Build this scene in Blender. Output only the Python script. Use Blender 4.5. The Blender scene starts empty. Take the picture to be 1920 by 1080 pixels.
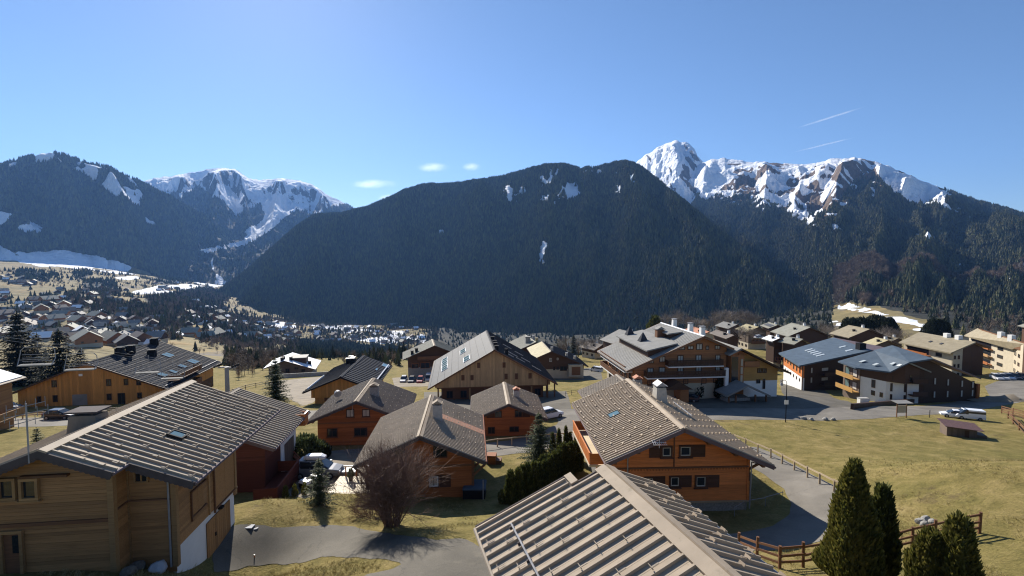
import bpy, bmesh, math, random
import numpy as np
from mathutils import Vector, Matrix, Euler
random.seed(7); rng = np.random.default_rng(7)
scene = bpy.context.scene
col = scene.collection
# ------------------------------------------------------------------ camera, sky, sun, exposure
F_PX = 900.0                                   # focal length in pixels of a 1920 wide frame
PIT = math.atan(50/900.0)
CP, SP = math.cos(PIT), math.sin(PIT)
cam_data = bpy.data.cameras.new('camera'); cam = bpy.data.objects.new('camera', cam_data); col.objects.link(cam)
cam_data.sensor_width = 36; cam_data.lens = 36*F_PX/1920; cam_data.clip_start = 0.3; cam_data.clip_end = 60000
cam.location = (0, 0, 0); cam.rotation_euler = (math.pi/2-PIT, 0, 0)
scene.camera = cam
SUN = Vector((-0.37287642, 0.76765194, 0.52122325))
SUN_EL = math.asin(SUN.z); SUN_AZ = math.atan2(SUN.x, SUN.y)
world = bpy.data.worlds.new('World'); scene.world = world; world.use_nodes = True
_n, _l = world.node_tree.nodes, world.node_tree.links
_n.clear()
_sky = _n.new('ShaderNodeTexSky'); _sky.sky_type = 'NISHITA'; _sky.sun_disc = False
_sky.sun_elevation = SUN_EL; _sky.sun_rotation = SUN_AZ; _sky.altitude = 1200
_sky.air_density = 1.0; _sky.dust_density = 0.25; _sky.ozone_density = 4.5
_bg = _n.new('ShaderNodeBackground'); _bg.inputs['Strength'].default_value = 0.069
_wo = _n.new('ShaderNodeOutputWorld')
_l.new(_sky.outputs[0], _bg.inputs[0]); _l.new(_bg.outputs[0], _wo.inputs[0])
sun_d = bpy.data.lights.new('sun', 'SUN'); sun_d.energy = 5.0; sun_d.angle = math.radians(0.5); sun_d.color = (1, .93, .82)
sun = bpy.data.objects.new('sun', sun_d); col.objects.link(sun); sun.rotation_euler = SUN.to_track_quat('Z', 'Y').to_euler()
scene.view_settings.view_transform = 'Standard'; scene.view_settings.look = 'None'
scene.view_settings.exposure = 0.88; scene.view_settings.gamma = 1; scene.view_settings.use_curve_mapping = False
scene.render.engine = 'CYCLES'
cy = scene.cycles
cy.max_bounces = 6; cy.diffuse_bounces = 3; cy.glossy_bounces = 2; cy.transparent_max_bounces = 8; cy.volume_bounces = 0
cy.use_denoising = True; cy.use_adaptive_sampling = True; cy.adaptive_threshold = 0.007; cy.filter_width = 1.15; cy.denoising_input_passes = 'RGB_ALBEDO_NORMAL'; cy.denoising_prefilter = 'ACCURATE'
# ------------------------------------------------------------------ pixel of the photograph -> ray, ground point
def ray(u, v):
    b = 540.0-v
    return np.array([u-960.0, F_PX*CP+b*SP, -F_PX*SP+b*CP])
def at_z(u, v, z):
    d = ray(u, v); return d*(z/d[2])
def at_y(u, v, y):
    d = ray(u, v); return d*(y/d[1])
# ------------------------------------------------------------------ helpers
class MB:
    """collects polygons, links them as one mesh object"""
    def __init__(s): s.v = []; s.f = []
    def poly(s, pts):
        b = len(s.v); s.v += [tuple(p) for p in pts]; s.f.append(tuple(range(b, b+len(pts)))); return s
    def box(s, x0, x1, y0, y1, z0, z1):
        return s.hexa([(x0,y0,z0),(x1,y0,z0),(x1,y1,z0),(x0,y1,z0)], [(x0,y0,z1),(x1,y0,z1),(x1,y1,z1),(x0,y1,z1)])
    def hexa(s, lo, hi):
        """solid between two polygons with the same number of corners (lo counter-clockwise seen from hi)"""
        n = len(lo); b = len(s.v); s.v += [tuple(p) for p in lo]+[tuple(p) for p in hi]
        s.f.append(tuple(range(b+n-1, b-1, -1))); s.f.append(tuple(range(b+n, b+2*n)))
        for i in range(n):
            j = (i+1) % n; s.f.append((b+i, b+j, b+n+j, b+n+i))
        return s
    def tube(s, a, b_, r0, r1=None, n=5, cap=True):
        r1 = r0 if r1 is None else r1
        a = Vector(a); c = Vector(b_); d = (c-a)
        if d.length < 1e-6: return s
        d.normalize(); u = d.orthogonal().normalized(); w = d.cross(u)
        lo = [a+(u*math.cos(2*math.pi*i/n)+w*math.sin(2*math.pi*i/n))*r0 for i in range(n)]
        hi = [c+(u*math.cos(2*math.pi*i/n)+w*math.sin(2*math.pi*i/n))*r1 for i in range(n)]
        if cap: return s.hexa(lo, hi)
        k = len(s.v); s.v += [tuple(p) for p in lo+hi]
        for i in range(n):
            j = (i+1) % n; s.f.append((k+i, k+j, k+n+j, k+n+i))
        return s
    def path(s, pts, r, n=5):
        for a, b in zip(pts[:-1], pts[1:]): s.tube(a, b, r, n=n)
        return s
    def bar(s, a, b, w, h):
        """square bar from a to b, width w level, height h"""
        a = Vector(a); b = Vector(b); d = (b-a).normalized()
        side = d.cross(Vector((0,0,1)))
        side = side.normalized()*w/2 if side.length > 1e-4 else Vector((w/2,0,0))
        up = side.cross(d).normalized()*h/2
        q = lambda c: [c-side-up, c+side-up, c+side+up, c-side+up]
        return s.hexa(q(b), q(a))
    def mesh(s, name):
        me = bpy.data.meshes.new(name); me.from_pydata(s.v, [], s.f); me.update(); return me
    def build(s, name, mat, parent=None, loc=(0,0,0), rot=(0,0,0), kind=None, smooth=False):
        return put(name, s.mesh(name), mat, parent, loc, rot, kind, smooth)
def put(name, me, mat, parent=None, loc=(0,0,0), rot=(0,0,0), kind=None, smooth=False):
    if mat and not len(me.materials): me.materials.append(mat)
    if smooth: me.polygons.foreach_set('use_smooth', [True]*len(me.polygons))
    o = bpy.data.objects.new(name, me); col.objects.link(o)
    o.location = loc; o.rotation_euler = rot
    if parent is not None: o.parent = parent
    if kind: o['kind'] = kind
    return o
def np_mesh(name, V, Fq):
    """mesh from numpy vertices and an (n x k) face array"""
    me = bpy.data.meshes.new(name); k = Fq.shape[1]
    me.vertices.add(len(V)); me.vertices.foreach_set('co', np.ascontiguousarray(V, np.float32).ravel())
    me.loops.add(Fq.size); me.loops.foreach_set('vertex_index', np.ascontiguousarray(Fq, np.int32).ravel())
    me.polygons.add(len(Fq)); me.polygons.foreach_set('loop_start', np.arange(0, Fq.size, k, dtype=np.int32))
    me.polygons.foreach_set('loop_total', np.full(len(Fq), k, np.int32))
    me.update(calc_edges=True); return me
def tag(o, label=None, cat=None, group=None, kind=None):
    if label: o['label'] = label
    if cat: o['category'] = cat
    if group: o['group'] = group
    if kind: o['kind'] = kind
    return o
def thing(name, label, cat, loc=(0,0,0), rz=0, group=None):
    o = bpy.data.objects.new(name, None); col.objects.link(o)
    o.location = loc; o.rotation_euler = (0,0,rz); o.empty_display_size = .3
    return tag(o, label, cat, group)
def dup(root, loc, rz, label, scale=None):
    """copy of a thing with its parts and sub-parts (mesh data shared)"""
    r = root.copy(); col.objects.link(r); r.location = loc; r.rotation_euler = (0,0,rz); r['label'] = label
    if scale: r.scale = scale if hasattr(scale, '__len__') else (scale,)*3
    for ch in list(root.children):
        c = ch.copy(); col.objects.link(c); c.parent = r
        for g in list(ch.children):
            e = g.copy(); col.objects.link(e); e.parent = c
    return r
# ------------------------------------------------------------------ materials
MATS = {}
def nmat(name):
    m = bpy.data.materials.new(name); m.use_nodes = True
    nt = m.node_tree; return m, nt, nt.nodes['Principled BSDF']
class NT:
    """short-hand for node trees"""
    def __init__(s, nt): s.t = nt
    def n(s, typ, **kw):
        x = s.t.nodes.new(typ)
        for k, v in kw.items(): setattr(x, k, v)
        return x
    def l(s, a, b): s.t.links.new(a, b)
    def coord(s, what='Object', scale=(1,1,1), rot=(0,0,0)):
        c = s.n('ShaderNodeTexCoord'); m = s.n('ShaderNodeMapping'); m.inputs['Scale'].default_value = scale
        m.inputs['Rotation'].default_value = rot
        s.l(c.outputs[what], m.inputs[0]); return m.outputs[0]
    def noise(s, vec, scale, detail=4, rough=.55, out='Fac', dist=0):
        x = s.n('ShaderNodeTexNoise'); x.inputs['Scale'].default_value = scale; x.inputs['Detail'].default_value = detail
        x.inputs['Roughness'].default_value = rough; x.inputs['Distortion'].default_value = dist
        if vec is not None: s.l(vec, x.inputs['Vector'])
        return x.outputs[out]
    def ramp(s, fac, stops, interp='LINEAR'):
        r = s.n('ShaderNodeValToRGB'); r.color_ramp.interpolation = interp
        e = r.color_ramp.elements
        while len(e) < len(stops): e.new(.5)
        for q, (p, c) in zip(e, stops):
            q.position = p; q.color = (c[0], c[1], c[2], 1) if hasattr(c, '__len__') else (c, c, c, 1)
        s.l(fac, r.inputs[0]); return r.outputs[0]
    def mix(s, fac, a, b, mode='MIX'):
        x = s.n('ShaderNodeMix', data_type='RGBA', blend_type=mode)
        for sock, val in ((x.inputs[0], fac), (x.inputs[6], a), (x.inputs[7], b)):
            if hasattr(val, 'links'): s.l(val, sock)
            elif hasattr(val, '__len__'): sock.default_value = (*val[:3], 1)
            else: sock.default_value = val
        return x.outputs[2]
    def math(s, op, a, b=0, c=None, clamp=False):
        x = s.n('ShaderNodeMath', operation=op, use_clamp=clamp)
        for sock, val in zip(x.inputs, (a, b) if c is None else (a, b, c)):
            if hasattr(val, 'links'): s.l(val, sock)
            else: sock.default_value = val
        return x.outputs[0]
    def attr(s, name):
        x = s.n('ShaderNodeAttribute'); x.attribute_name = name; return x.outputs['Fac']
    def bump(s, h, strength=.3, dist=.05):
        x = s.n('ShaderNodeBump'); x.inputs['Strength'].default_value = strength; x.inputs['Distance'].default_value = dist
        s.l(h, x.inputs['Height']); return x.outputs[0]
def sc(c, k): return tuple(min(1, x*k) for x in c)
def plain(name, c, rough=.6, metal=0, var=.15, scale=3.0, bump=0, bscale=40, spec=.5):
    """one colour with soft irregular wear"""
    m, nt, b = nmat(name); t = NT(nt)
    v = t.coord('Object'); f = t.noise(v, scale, 5, .6)
    t.l(t.ramp(f, [(.3, sc(c, 1-var)), (.7, sc(c, 1+var))]), b.inputs['Base Color'])
    b.inputs['Roughness'].default_value = rough; b.inputs['Metallic'].default_value = metal
    b.inputs['Specular IOR Level'].default_value = spec
    if bump: t.l(t.bump(t.noise(v, bscale, 3), bump, .02), b.inputs['Normal'])
    return m
def wood(name, c, grain=(.6, 9, 9), var=.35, rough=.62, island=True, weather=None):
    """boards: grain stretched along the board, each board its own tone"""
    m, nt, b = nmat(name); t = NT(nt)
    v = t.coord('Object', grain); g = t.noise(v, 1.6, 5, .65, dist=.6)
    base = t.ramp(g, [(.25, sc(c, 1-var)), (.55, c), (.8, sc(c, 1+var*.6))])
    gi = t.n('ShaderNodeNewGeometry'); oi = t.n('ShaderNodeObjectInfo')
    r = t.math('FRACT', t.math('ADD', gi.outputs['Random Per Island'], oi.outputs['Random']))
    tone = t.ramp(r, [(0, .78), (.5, 1.0), (1, 1.18)])
    base = t.mix(1, base, tone, 'MULTIPLY')
    big = t.noise(t.coord('Object'), .35, 3)
    w = weather or sc(c, .72)
    base = t.mix(t.ramp(big, [(.45, 0), (.75, .55)]), base, w)
    t.l(base, b.inputs['Base Color']); b.inputs['Roughness'].default_value = rough; b.inputs['Specular IOR Level'].default_value = .3
    t.l(t.bump(g, .25, .01), b.inputs['Normal'])
    return m
def sheet_metal(name, c, rough=.45, var=.12, metal=.0, spec=.08):
    m, nt, b = nmat(name); t = NT(nt)
    oi = t.n('ShaderNodeObjectInfo'); off = t.math('MULTIPLY', oi.outputs['Random'], 60.0)
    def sh(vec):
        q = t.n('ShaderNodeVectorMath', operation='ADD'); t.l(vec, q.inputs[0]); t.l(off, q.inputs[1]); return q.outputs[0]
    f = t.noise(sh(t.coord('Object')), .7, 5, .6); f2 = t.noise(sh(t.coord('Object', (.25, 4, 4))), 2.2, 4)
    a = t.ramp(f, [(.28, sc(c, 1-var*1.5)), (.72, sc(c, 1+var*1.2))])
    a = t.mix(1, a, t.ramp(oi.outputs['Random'], [(0, .90), (.5, 1.0), (1, 1.08)]), 'MULTIPLY')
    li = t.noise(sh(t.coord('Object')), 2.6, 6, .75); a = t.mix(t.ramp(li, [(.58, 0), (.68, .5)]), a, (c[0]*.55, c[1]*.58, c[2]*.55))
    a = t.mix(t.ramp(f2, [(.52, 0), (.8, .35)]), a, sc(c, .72))
    t.l(a, b.inputs['Base Color']); b.inputs['Roughness'].default_value = max(rough, .62); b.inputs['Metallic'].default_value = metal
    b.inputs['Specular IOR Level'].default_value = spec
    return m
def glass(name, c=(.02, .025, .03), rough=.06):
    m, nt, b = nmat(name)
    b.inputs['Base Color'].default_value = (*c, 1); b.inputs['Roughness'].default_value = rough
    b.inputs['Specular IOR Level'].default_value = .8
    return m
M = dict(
    pale_wood=wood('pale_wood', (.36, .185, .070)), orange_wood=wood('orange_wood', (.62, .205, .056)),
    rust_wood=wood('rust_wood', (.37, .125, .036)), barn_wood=wood('barn_wood', (.55, .35, .17), (9, 9, .6), var=.3),
    amber_wood=wood('amber_wood', (.56, .26, .068), (9, 9, .6), var=.3), dark_wood=wood('dark_wood', (.075, .038, .022)),
    hotel_wood=wood('hotel_wood', (.34, .145, .055)), brown_wood=wood('brown_wood', (.18, .085, .042)), red_wood=wood('red_wood', (.125, .032, .018)),
    grey_wood=wood('grey_wood', (.14, .105, .08), weather=(.085, .07, .06)), deck_wood=wood('deck_wood', (.66, .56, .40), var=.2),
    rail_wood=wood('rail_wood', (.42, .33, .22)), trim_wood=wood('trim_wood', (.36, .21, .09)), ochre_wood=wood('ochre_wood', (.48, .27, .08)),
    white_plaster=plain('white_plaster', (.74, .73, .70), .85, var=.05, scale=1.2, bump=.1), cream_plaster=plain('cream_plaster', (.47, .41, .305), .85, var=.08, scale=1, bump=.1),
    beige_metal=sheet_metal('beige_metal', (.37, .30, .225), .5), beige_metal2=sheet_metal('beige_metal_fine', (.31, .26, .205), .5),
    grey_metal=sheet_metal('grey_metal', (.19, .162, .14), .5), dark_metal=sheet_metal('dark_metal', (.055, .058, .068), .7, spec=.04),
    slate_metal=sheet_metal('slate_metal', (.24, .235, .22), .6), blue_metal=sheet_metal('blue_metal', (.085, .115, .15), .5),
    green_metal=sheet_metal('green_grey_metal', (.27, .265, .22), .6), sand_metal=sheet_metal('sand_metal', (.30, .258, .18), .6),
    yellow_metal=sheet_metal('yellow_metal', (.40, .35, .215), .6), plum_metal=sheet_metal('plum_metal', (.16, .12, .125), .5),
    solar_dark=sheet_metal('dark_solar_slate', (.040, .044, .054), .8, spec=.02), brown_render=plain('brown_render', (.17, .145, .12), .9, bump=.2),
    solar=sheet_metal('solar_slate', (.075, .08, .09), .35), edge_metal=plain('edge_metal', (.085, .072, .072), .8, spec=.12),
    zinc=plain('zinc', (.30, .30, .31), .6, .2, spec=.25), black=plain('black_paint', (.02, .02, .022), .7, spec=.06), snow=plain('roof_snow', (.82, .84, .87), .7, var=.04, bump=.3, bscale=3),
    glass=glass('window_glass'), sky_glass=glass('skylight_glass', (.10, .17, .18), .05), curtain=plain('net_curtain', (.50, .48, .42), .9),
    render_grey=plain('grey_render', (.40, .37, .32), .85, bump=.15), concrete=plain('concrete', (.36, .345, .32), .9, bump=.2), white=plain('white_paint', (.80, .80, .80), .35, var=.03),
    shutter=wood('shutter_wood', (.085, .040, .026)), stone=plain('rubble_stone', (.26, .25, .23), .9, var=.35, scale=6, bump=.4, bscale=8),
    tile=plain('orange_tile', (.42, .17, .09), .8, var=.3, scale=8), rust=plain('rusty_sheet', (.10, .05, .045), .7, var=.4), tyre=plain('tyre_rubber', (.018, .018, .018), .85),
)
# ------------------------------------------------------------------ ground height
def smooth(a, b, x):
    t = np.clip((x-a)/(b-a), 0, 1); return t*t*(3-2*t)
def vnoise(x, y, seed=0):
    """vectorised value noise 0..1"""
    x = np.asarray(x, float); y = np.asarray(y, float)
    xi = np.floor(x).astype(np.int64); yi = np.floor(y).astype(np.int64); fx = x-xi; fy = y-yi
    fx = fx*fx*fx*(fx*(fx*6-15)+10); fy = fy*fy*fy*(fy*(fy*6-15)+10)
    def h(i, j):
        n = (i*374761393+j*668265263+seed*974634777) & 0x7fffffff
        n = ((n ^ (n >> 13))*1274126177) & 0x7fffffff
        n = ((n ^ (n >> 16))*60493) & 0x7fffffff
        return (n & 0xffff)/65535.0
    return (h(xi,yi)*(1-fx)+h(xi+1,yi)*fx)*(1-fy)+(h(xi,yi+1)*(1-fx)+h(xi+1,yi+1)*fx)*fy
def fbm(x, y, oct=5, seed=0, gain=.5, ridged=False):
    s = 0; a = 1; n = 0
    for o in range(oct):
        v = vnoise(x, y, seed+o*17)
        if ridged: v = 1-abs(2*v-1)
        s = s+a*v; n += a; a *= gain; x = x*2.03+3.1; y = y*2.03+1.7
    return s/n
PROF = np.array([(-40,-7),(0,-9.5),(10,-11.8),(20,-14.2),(23,-14.8),(28,-16),(31,-17),(34,-18.1),(38,-19.6),(42,-20.6),(50,-21.3),(60,-22.7),(70,-24.2),
    (87,-26.4),(100,-28.7),(118,-32),(140,-35.2),(160,-38.3),(200,-44),(230,-47),(260,-50),(350,-62)], float)
_py = np.arange(-40, 351, 1.0); _pz = np.interp(_py, PROF[:,0], PROF[:,1])
_k = np.exp(-np.linspace(-2,2,9)**2); _k /= _k.sum(); _pz = np.convolve(np.pad(_pz, 4, mode='edge'), _k, 'valid')
BUMPS = [(36,37,7,2.6),(46,30,9,2.0),(135,245,42,7.0),(-3,36,4,-.5),(-14.9,26.3,2.4,-1.9),(-11,26,4,-.8),(-17.2,33.5,2.3,.9),(14.5,30,6,-1.0),(20,32,6,-1.2),(42,90,20,1.9),(74,98,13,-1.4)]
FARPTS = []   # (u, v, forward distance) on the valley ground
for u, rows in {-300:[(720,590),(560,900),(500,2000),(485,3200),(470,4800)], 60:[(640,430),(584,720),(552,1150),(499,2000),(489,2500),(470,4500)],
                230:[(640,440),(590,760),(553,1200),(515,2000),(510,2600),(500,4500)],
                300:[(650,440),(610,700),(560,1200),(535,2000),(528,3000),(520,4800)], 420:[(650,520),(600,1000),(560,1800),(533,3000),(520,4800)],
                560:[(640,1120),(610,1450),(580,2000),(560,2600)], 800:[(650,1100),(615,1450),(590,1900),(570,2500)],
                1100:[(650,900),(620,1200),(600,1600),(570,2500)], 1400:[(635,500),(620,700),(600,1100),(560,2500)],
                1640:[(620,420),(592,560),(575,800),(540,2000)], 1900:[(630,380),(612,520),(590,800),(540,2000)], 2300:[(650,380),(610,700),(560,1500),(540,2500)]}.items():
    for v, y in rows:
        p = at_y(u, v, y); FARPTS.append(p)
for u in (-500, -100, 60, 230, 420, 700, 960, 1200, 1450, 1700, 2000, 2500):
    for r in (235, 330 if u > 1300 else 290):
        d = ray(u, 490); d = d/math.hypot(d[0], d[1])
        FARPTS.append(np.array([d[0]*r, d[1]*r, -50. if u > 1300 and r > 300 else np.interp(max(d[1]*r, 60), _py, _pz)*(.9 if u > 1300 else 1.0 if r < 250 else 1.12)]))
FARPTS = np.array(FARPTS)
def _lp(x, y): return np.stack([np.arctan2(x, y)/.35, np.log(np.maximum(np.hypot(x, y), 1))/.5], -1)
_cp = _lp(FARPTS[:,0], FARPTS[:,1])
def _tps(r2): return np.where(r2 > 1e-12, .5*r2*np.log(np.maximum(r2, 1e-12)), 0)
_K = _tps(((_cp[:,None]-_cp[None])**2).sum(-1))+np.eye(len(_cp))*.02
_P = np.hstack([np.ones((len(_cp),1)), _cp]); _A = np.block([[_K, _P],[_P.T, np.zeros((3,3))]])
_W = np.linalg.solve(_A, np.concatenate([FARPTS[:,2], np.zeros(3)]))
def G_far(x, y):
    sh = np.shape(x); q = _lp(np.ravel(x), np.ravel(y)); out = np.zeros(len(q))
    for i in range(0, len(q), 20000):
        k = q[i:i+20000]; out[i:i+20000] = _tps(((k[:,None]-_cp[None])**2).sum(-1))@_W[:-3]+_W[-3]+k@_W[-2:]
    return out.reshape(sh)
def G(x, y):
    x = np.asarray(x, float); y = np.asarray(y, float)
    z = np.interp(y, _py, _pz)
    for bx, by, s, h in BUMPS: z = z+h*np.exp(-((x-bx)**2+(y-by)**2)/(2*s*s))
    z = z+(fbm(x*.22, y*.22, 3, 5)-.5)*.22*smooth(8, 20, y)+(fbm(x*.03, y*.03, 2, 9)-.5)*1.0*smooth(60, 110, y)
    r = np.hypot(x, y)
    w = smooth(235, 300, r)
    if np.any(w > 0): z = z*(1-w)+G_far(x, y)*w+w*(fbm(x*.012, y*.012, 4, 3)-.5)*np.minimum(r*.012, 14)
    return z
_ts = np.geomspace(8, 5200, 900)
def gp(u, v):
    """point of the ground seen at pixel (u, v) of the photograph"""
    d = ray(u, v); d = d/d[1]
    P = d[None]*_ts[:,None]; g = G(P[:,0], P[:,1]); below = np.nonzero(P[:,2] <= g)[0]
    if not len(below): i = len(_ts)-1; return P[i]
    i = below[0]
    if i == 0: return P[0]
    a, b = _ts[i-1], _ts[i]
    for _ in range(22):
        m = (a+b)/2; p = d*m
        if p[2] <= float(G(p[0], p[1])): b = m
        else: a = m
    p = d*b; p[2] = float(G(p[0], p[1])); return p
def gz(x, y): return float(G(x, y))
# ------------------------------------------------------------------ mountains, valley, forests
def px_of(P):
    """pixel coordinates of world points (for laying out snow and forest on the slopes once)"""
    x, y, z = P[...,0], P[...,1], P[...,2]
    w = y*CP-z*SP; b = y*SP+z*CP; w = np.where(w < 1, 1, w)
    return 960+F_PX*x/w, 540-F_PX*b/w
def in_poly(u, v, poly):
    inside = np.zeros(np.shape(u), bool); n = len(poly)
    for i in range(n):
        x1, y1 = poly[i]; x2, y2 = poly[(i+1) % n]
        c = ((y1 > v) != (y2 > v)) & (u < (x2-x1)*(v-y1)/((y2-y1) if y2 != y1 else 1e-9)+x1)
        inside ^= c
    return inside
def az_u(u): return math.atan2(u-960.0, F_PX*CP+SP*50)
def patch(name, sky, R, rf, prof, cols, rows, relief, lam, seed, back=.25, rugged=1.0, du=0, sig=.5, spurs=()):
    us = np.linspace(sky[0][0], sky[-1][0], cols); sv = np.interp(us, [p[0] for p in sky], [p[1] for p in sky])
    sv = sv+(fbm(us*.09, us*0, 4, seed)-.5)*5*rugged
    Rr = np.interp(us, [p[0] for p in R], [p[1] for p in R]); Rf = np.interp(us, [p[0] for p in rf], [p[1] for p in rf])
    D = np.array([ray(u, v) for u, v in zip(us, sv)]); hh = np.hypot(D[:,0], D[:,1]); D /= hh[:,None]
    zr = D[:,2]*Rr
    k = np.exp(-np.linspace(-2.5,2.5,61)**2/(2*sig*sig*4)); k /= k.sum(); zs = np.convolve(np.pad(zr, 30, mode='edge'), k, 'valid')
    nb = max(6, rows//8); f = np.concatenate([-np.linspace(1, 1/nb, nb)*back, np.linspace(0, 1, rows)**1.15])
    f2, a2 = np.meshgrid(f, np.arange(cols), indexing='ij')
    RR = Rr[None]; RF = Rf[None]
    r = np.where(f2 < 0, RR*(1-f2), RR-(RR-RF)*f2)
    x = D[:,0][None]*r; y = D[:,1][None]*r
    zb = G(D[:,0]*Rf, D[:,1]*Rf)-relief*.35-6
    fr = np.clip(f2, 0, 1)
    det = np.exp(-np.abs(f2)/.05)
    body = zs[None]*(1-det)+zr[None]*det
    z = zb[None]+(body-zb[None])*np.interp(1-fr, [p[0] for p in prof], [p[1] for p in prof])
    z = np.where(f2 < 0, body-(-f2)*RR*.55, z)
    ca = D[:,0][None]/D[:,1][None]*RR.mean()
    wx = (fbm(ca/lam*.5, r/lam*.5, 3, seed+5)-.5)*1.4
    g1 = fbm(ca/lam+wx, r/(lam*2.6)+wx*.5, 5, seed+9, .52, True)-.55
    g2 = fbm(x/lam*2.3, y/lam*2.3, 5, seed+3, .55)-.5
    for ut, ub, sa, sw in spurs:          # ribs running down from the crest
        line = ut+(ub-ut)*fr+(fbm(fr*4, fr*0+ut, 3, seed)-.5)*sw*1.6
        q = np.abs(us[None]-line)/(sw*(.5+.9*fr)); z = z+sa*(r/RR)**2*np.maximum(0, 1-q)**1.2*np.clip(fr*7, 0, 1)*np.clip((1-fr)*2.2, 0, 1)
    amp = relief*np.clip(r/RR*1.15, .15, 1)*np.clip(np.abs(f2)*6, .03, 1)*np.clip((1.02-fr)*5, 0, 1)
    z = z+amp*(g1*1.5+g2*.7)
    lim = r/RR*zr[None]-np.abs(f2)*RR*.02
    z = np.where((f2 > 0) & (z > lim), lim, z)
    V = np.stack([x, y, z], -1)
    i = np.arange((len(f)-1)*cols).reshape(len(f)-1, cols)[:, :-1]
    Q = np.stack([i, i+1, i+cols+1, i+cols], -1).reshape(-1, 4)
    return V, Q, f2, g1
def slope_mat(name, snow_c=(.82, .85, .90), forest_c=(.040, .046, .034), rock_c=(.13, .115, .10), grass_c=(.15, .125, .055), bscale=.03, bdist=10, edge=.012):
    m, nt, b = nmat(name); t = NT(nt)
    v = t.coord('Object')
    fine = t.noise(v, edge, 6, .7); fine2 = t.noise(v, edge*5, 4, .7)
    e = t.math('ADD', t.math('MULTIPLY', t.math('SUBTRACT', fine, .5), .9), t.math('MULTIPLY', t.math('SUBTRACT', fine2, .5), .5))
    def mask(nm): return t.ramp(t.math('ADD', t.attr(nm), e), [(.46, 0), (.54, 1)])
    patchy = t.noise(v, .004, 5, .6)
    gr = t.ramp(t.noise(v, .02, 5, .65), [(.3, sc(grass_c, .62)), (.5, grass_c), (.72, (grass_c[0]*1.25, grass_c[1]*1.05, grass_c[2]*.9))])
    fo = t.ramp(t.noise(v, .05, 4, .7), [(.3, sc(forest_c, .6)), (.6, forest_c), (.8, (forest_c[0]*1.9, forest_c[1]*1.6, forest_c[2]*1.5))])
    ro = t.ramp(t.noise(v, .015, 6, .7), [(.3, sc(rock_c, .55)), (.55, rock_c), (.75, sc(rock_c, 1.5))])
    c = t.mix(mask('rock'), gr, ro); c = t.mix(mask('forest'), c, fo)
    sn = t.ramp(t.noise(v, .01, 4), [(.3, sc(snow_c, .93)), (.7, snow_c)])
    c = t.mix(mask('snow'), c, sn)
    t.l(c, b.inputs['Base Color']); b.inputs['Roughness'].default_value = .9; b.inputs['Specular IOR Level'].default_value = .15
    h = t.math('ADD', t.noise(v, bscale, 5, .7), t.math('MULTIPLY', t.noise(v, bscale*.25, 4, .6), 2.5))
    t.l(t.bump(h, .85, bdist), b.inputs['Normal'])
    return m
def add_attr(me, name, arr):
    a = me.attributes.new(name, 'FLOAT', 'POINT'); a.data.foreach_set('value', np.ascontiguousarray(arr, np.float32).ravel())
def build_slope(name, V, Q, masks, mat):
    me = np_mesh(name, V.reshape(-1, 3), Q)
    for k in ('snow', 'forest', 'rock'): add_attr(me, k, masks.get(k, np.zeros(V.shape[:2])))
    return put(name, me, mat, kind='structure', smooth=True)
def soft(mask):
    """blur a 0/1 grid a little so that its edge can be broken up by noise"""
    m = mask.astype(float)
    for _ in range(2):
        p = np.pad(m, 1, mode='edge'); m = (p[1:-1,1:-1]*2+p[:-2,1:-1]+p[2:,1:-1]+p[1:-1,:-2]+p[1:-1,2:])/6
    return m
def polys(u, v, ps):
    o = np.zeros(np.shape(u), bool)
    for p in ps: o |= in_poly(u, v, p)
    return o
def nrm(V):
    du = np.gradient(V, axis=1); dv = np.gradient(V, axis=0); n = np.cross(du, dv); n /= np.linalg.norm(n, axis=-1, keepdims=True)+1e-9
    return np.where(n[...,2:3] < 0, -n, n)
FOREST = []     # (points, scale, sort) collected for the tree instances
def sow(V, mask, count, size, sort=0, minr=0, zjit=0):
    """random points on a slope grid where mask is true, about evenly per ground area"""
    A = V[:-1,:-1]; B = V[:-1,1:]; C = V[1:,:-1]
    area = np.linalg.norm(np.cross(B-A, C-A), axis=-1)
    r = np.hypot(A[...,0], A[...,1])
    p = area*mask[:-1,:-1]*(r > minr)
    cs = np.cumsum(p.ravel())
    if cs[-1] <= 0: return
    idx = np.searchsorted(cs, rng.random(count)*cs[-1]); i, j = np.unravel_index(np.minimum(idx, cs.size-1), p.shape)
    s, t = rng.random(count)[:,None], rng.random(count)[:,None]
    P = A[i,j]+(B[i,j]-A[i,j])*s+(C[i,j]-A[i,j])*t
    rp = np.hypot(P[:,0], P[:,1]); cl = fbm(P[:,0]*.008, P[:,1]*.008, 3, 7)
    FOREST.append((P, np.minimum(size, rp*.017)*(.45+.6*rng.random(count)+.55*cl), np.full(count, sort)))
# --- left mountain (dark forest, thin snow on top)
LMs = [(-420,372),(-250,345),(-120,322),(0,314),(30,303),(62,292),(95,285),(120,291),(150,304),(180,309),(205,316),(240,331),(280,351),(330,376),(380,405),(420,430),(450,452),(480,474),(520,500),(560,525)]
V, Q, f, g = patch('left_mountain', LMs, [(-420,4600),(200,4300),(560,4700)], [(-420,3300),(200,3300),(260,3100),(420,3600),(560,4300)], [(0,0),(.25,.20),(.6,.52),(1,1)], 620, 190, 150, 620, 21, spurs=((30,40,130,45),(95,150,170,50),(180,270,150,45),(300,360,140,45),(400,430,120,40)))
u, v = px_of(V); n = nrm(V)
jit = (fbm(u*.03, v*.03, 4, 2)-.5)*40
thin = fbm(V[...,0]*.012, V[...,1]*.012, 4, 61)
snow = polys(u, v, [[(55,280),(100,280),(104,296),(90,304),(66,304)],[(18,296),(34,300),(30,312),(14,312)]])*1.0
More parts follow.
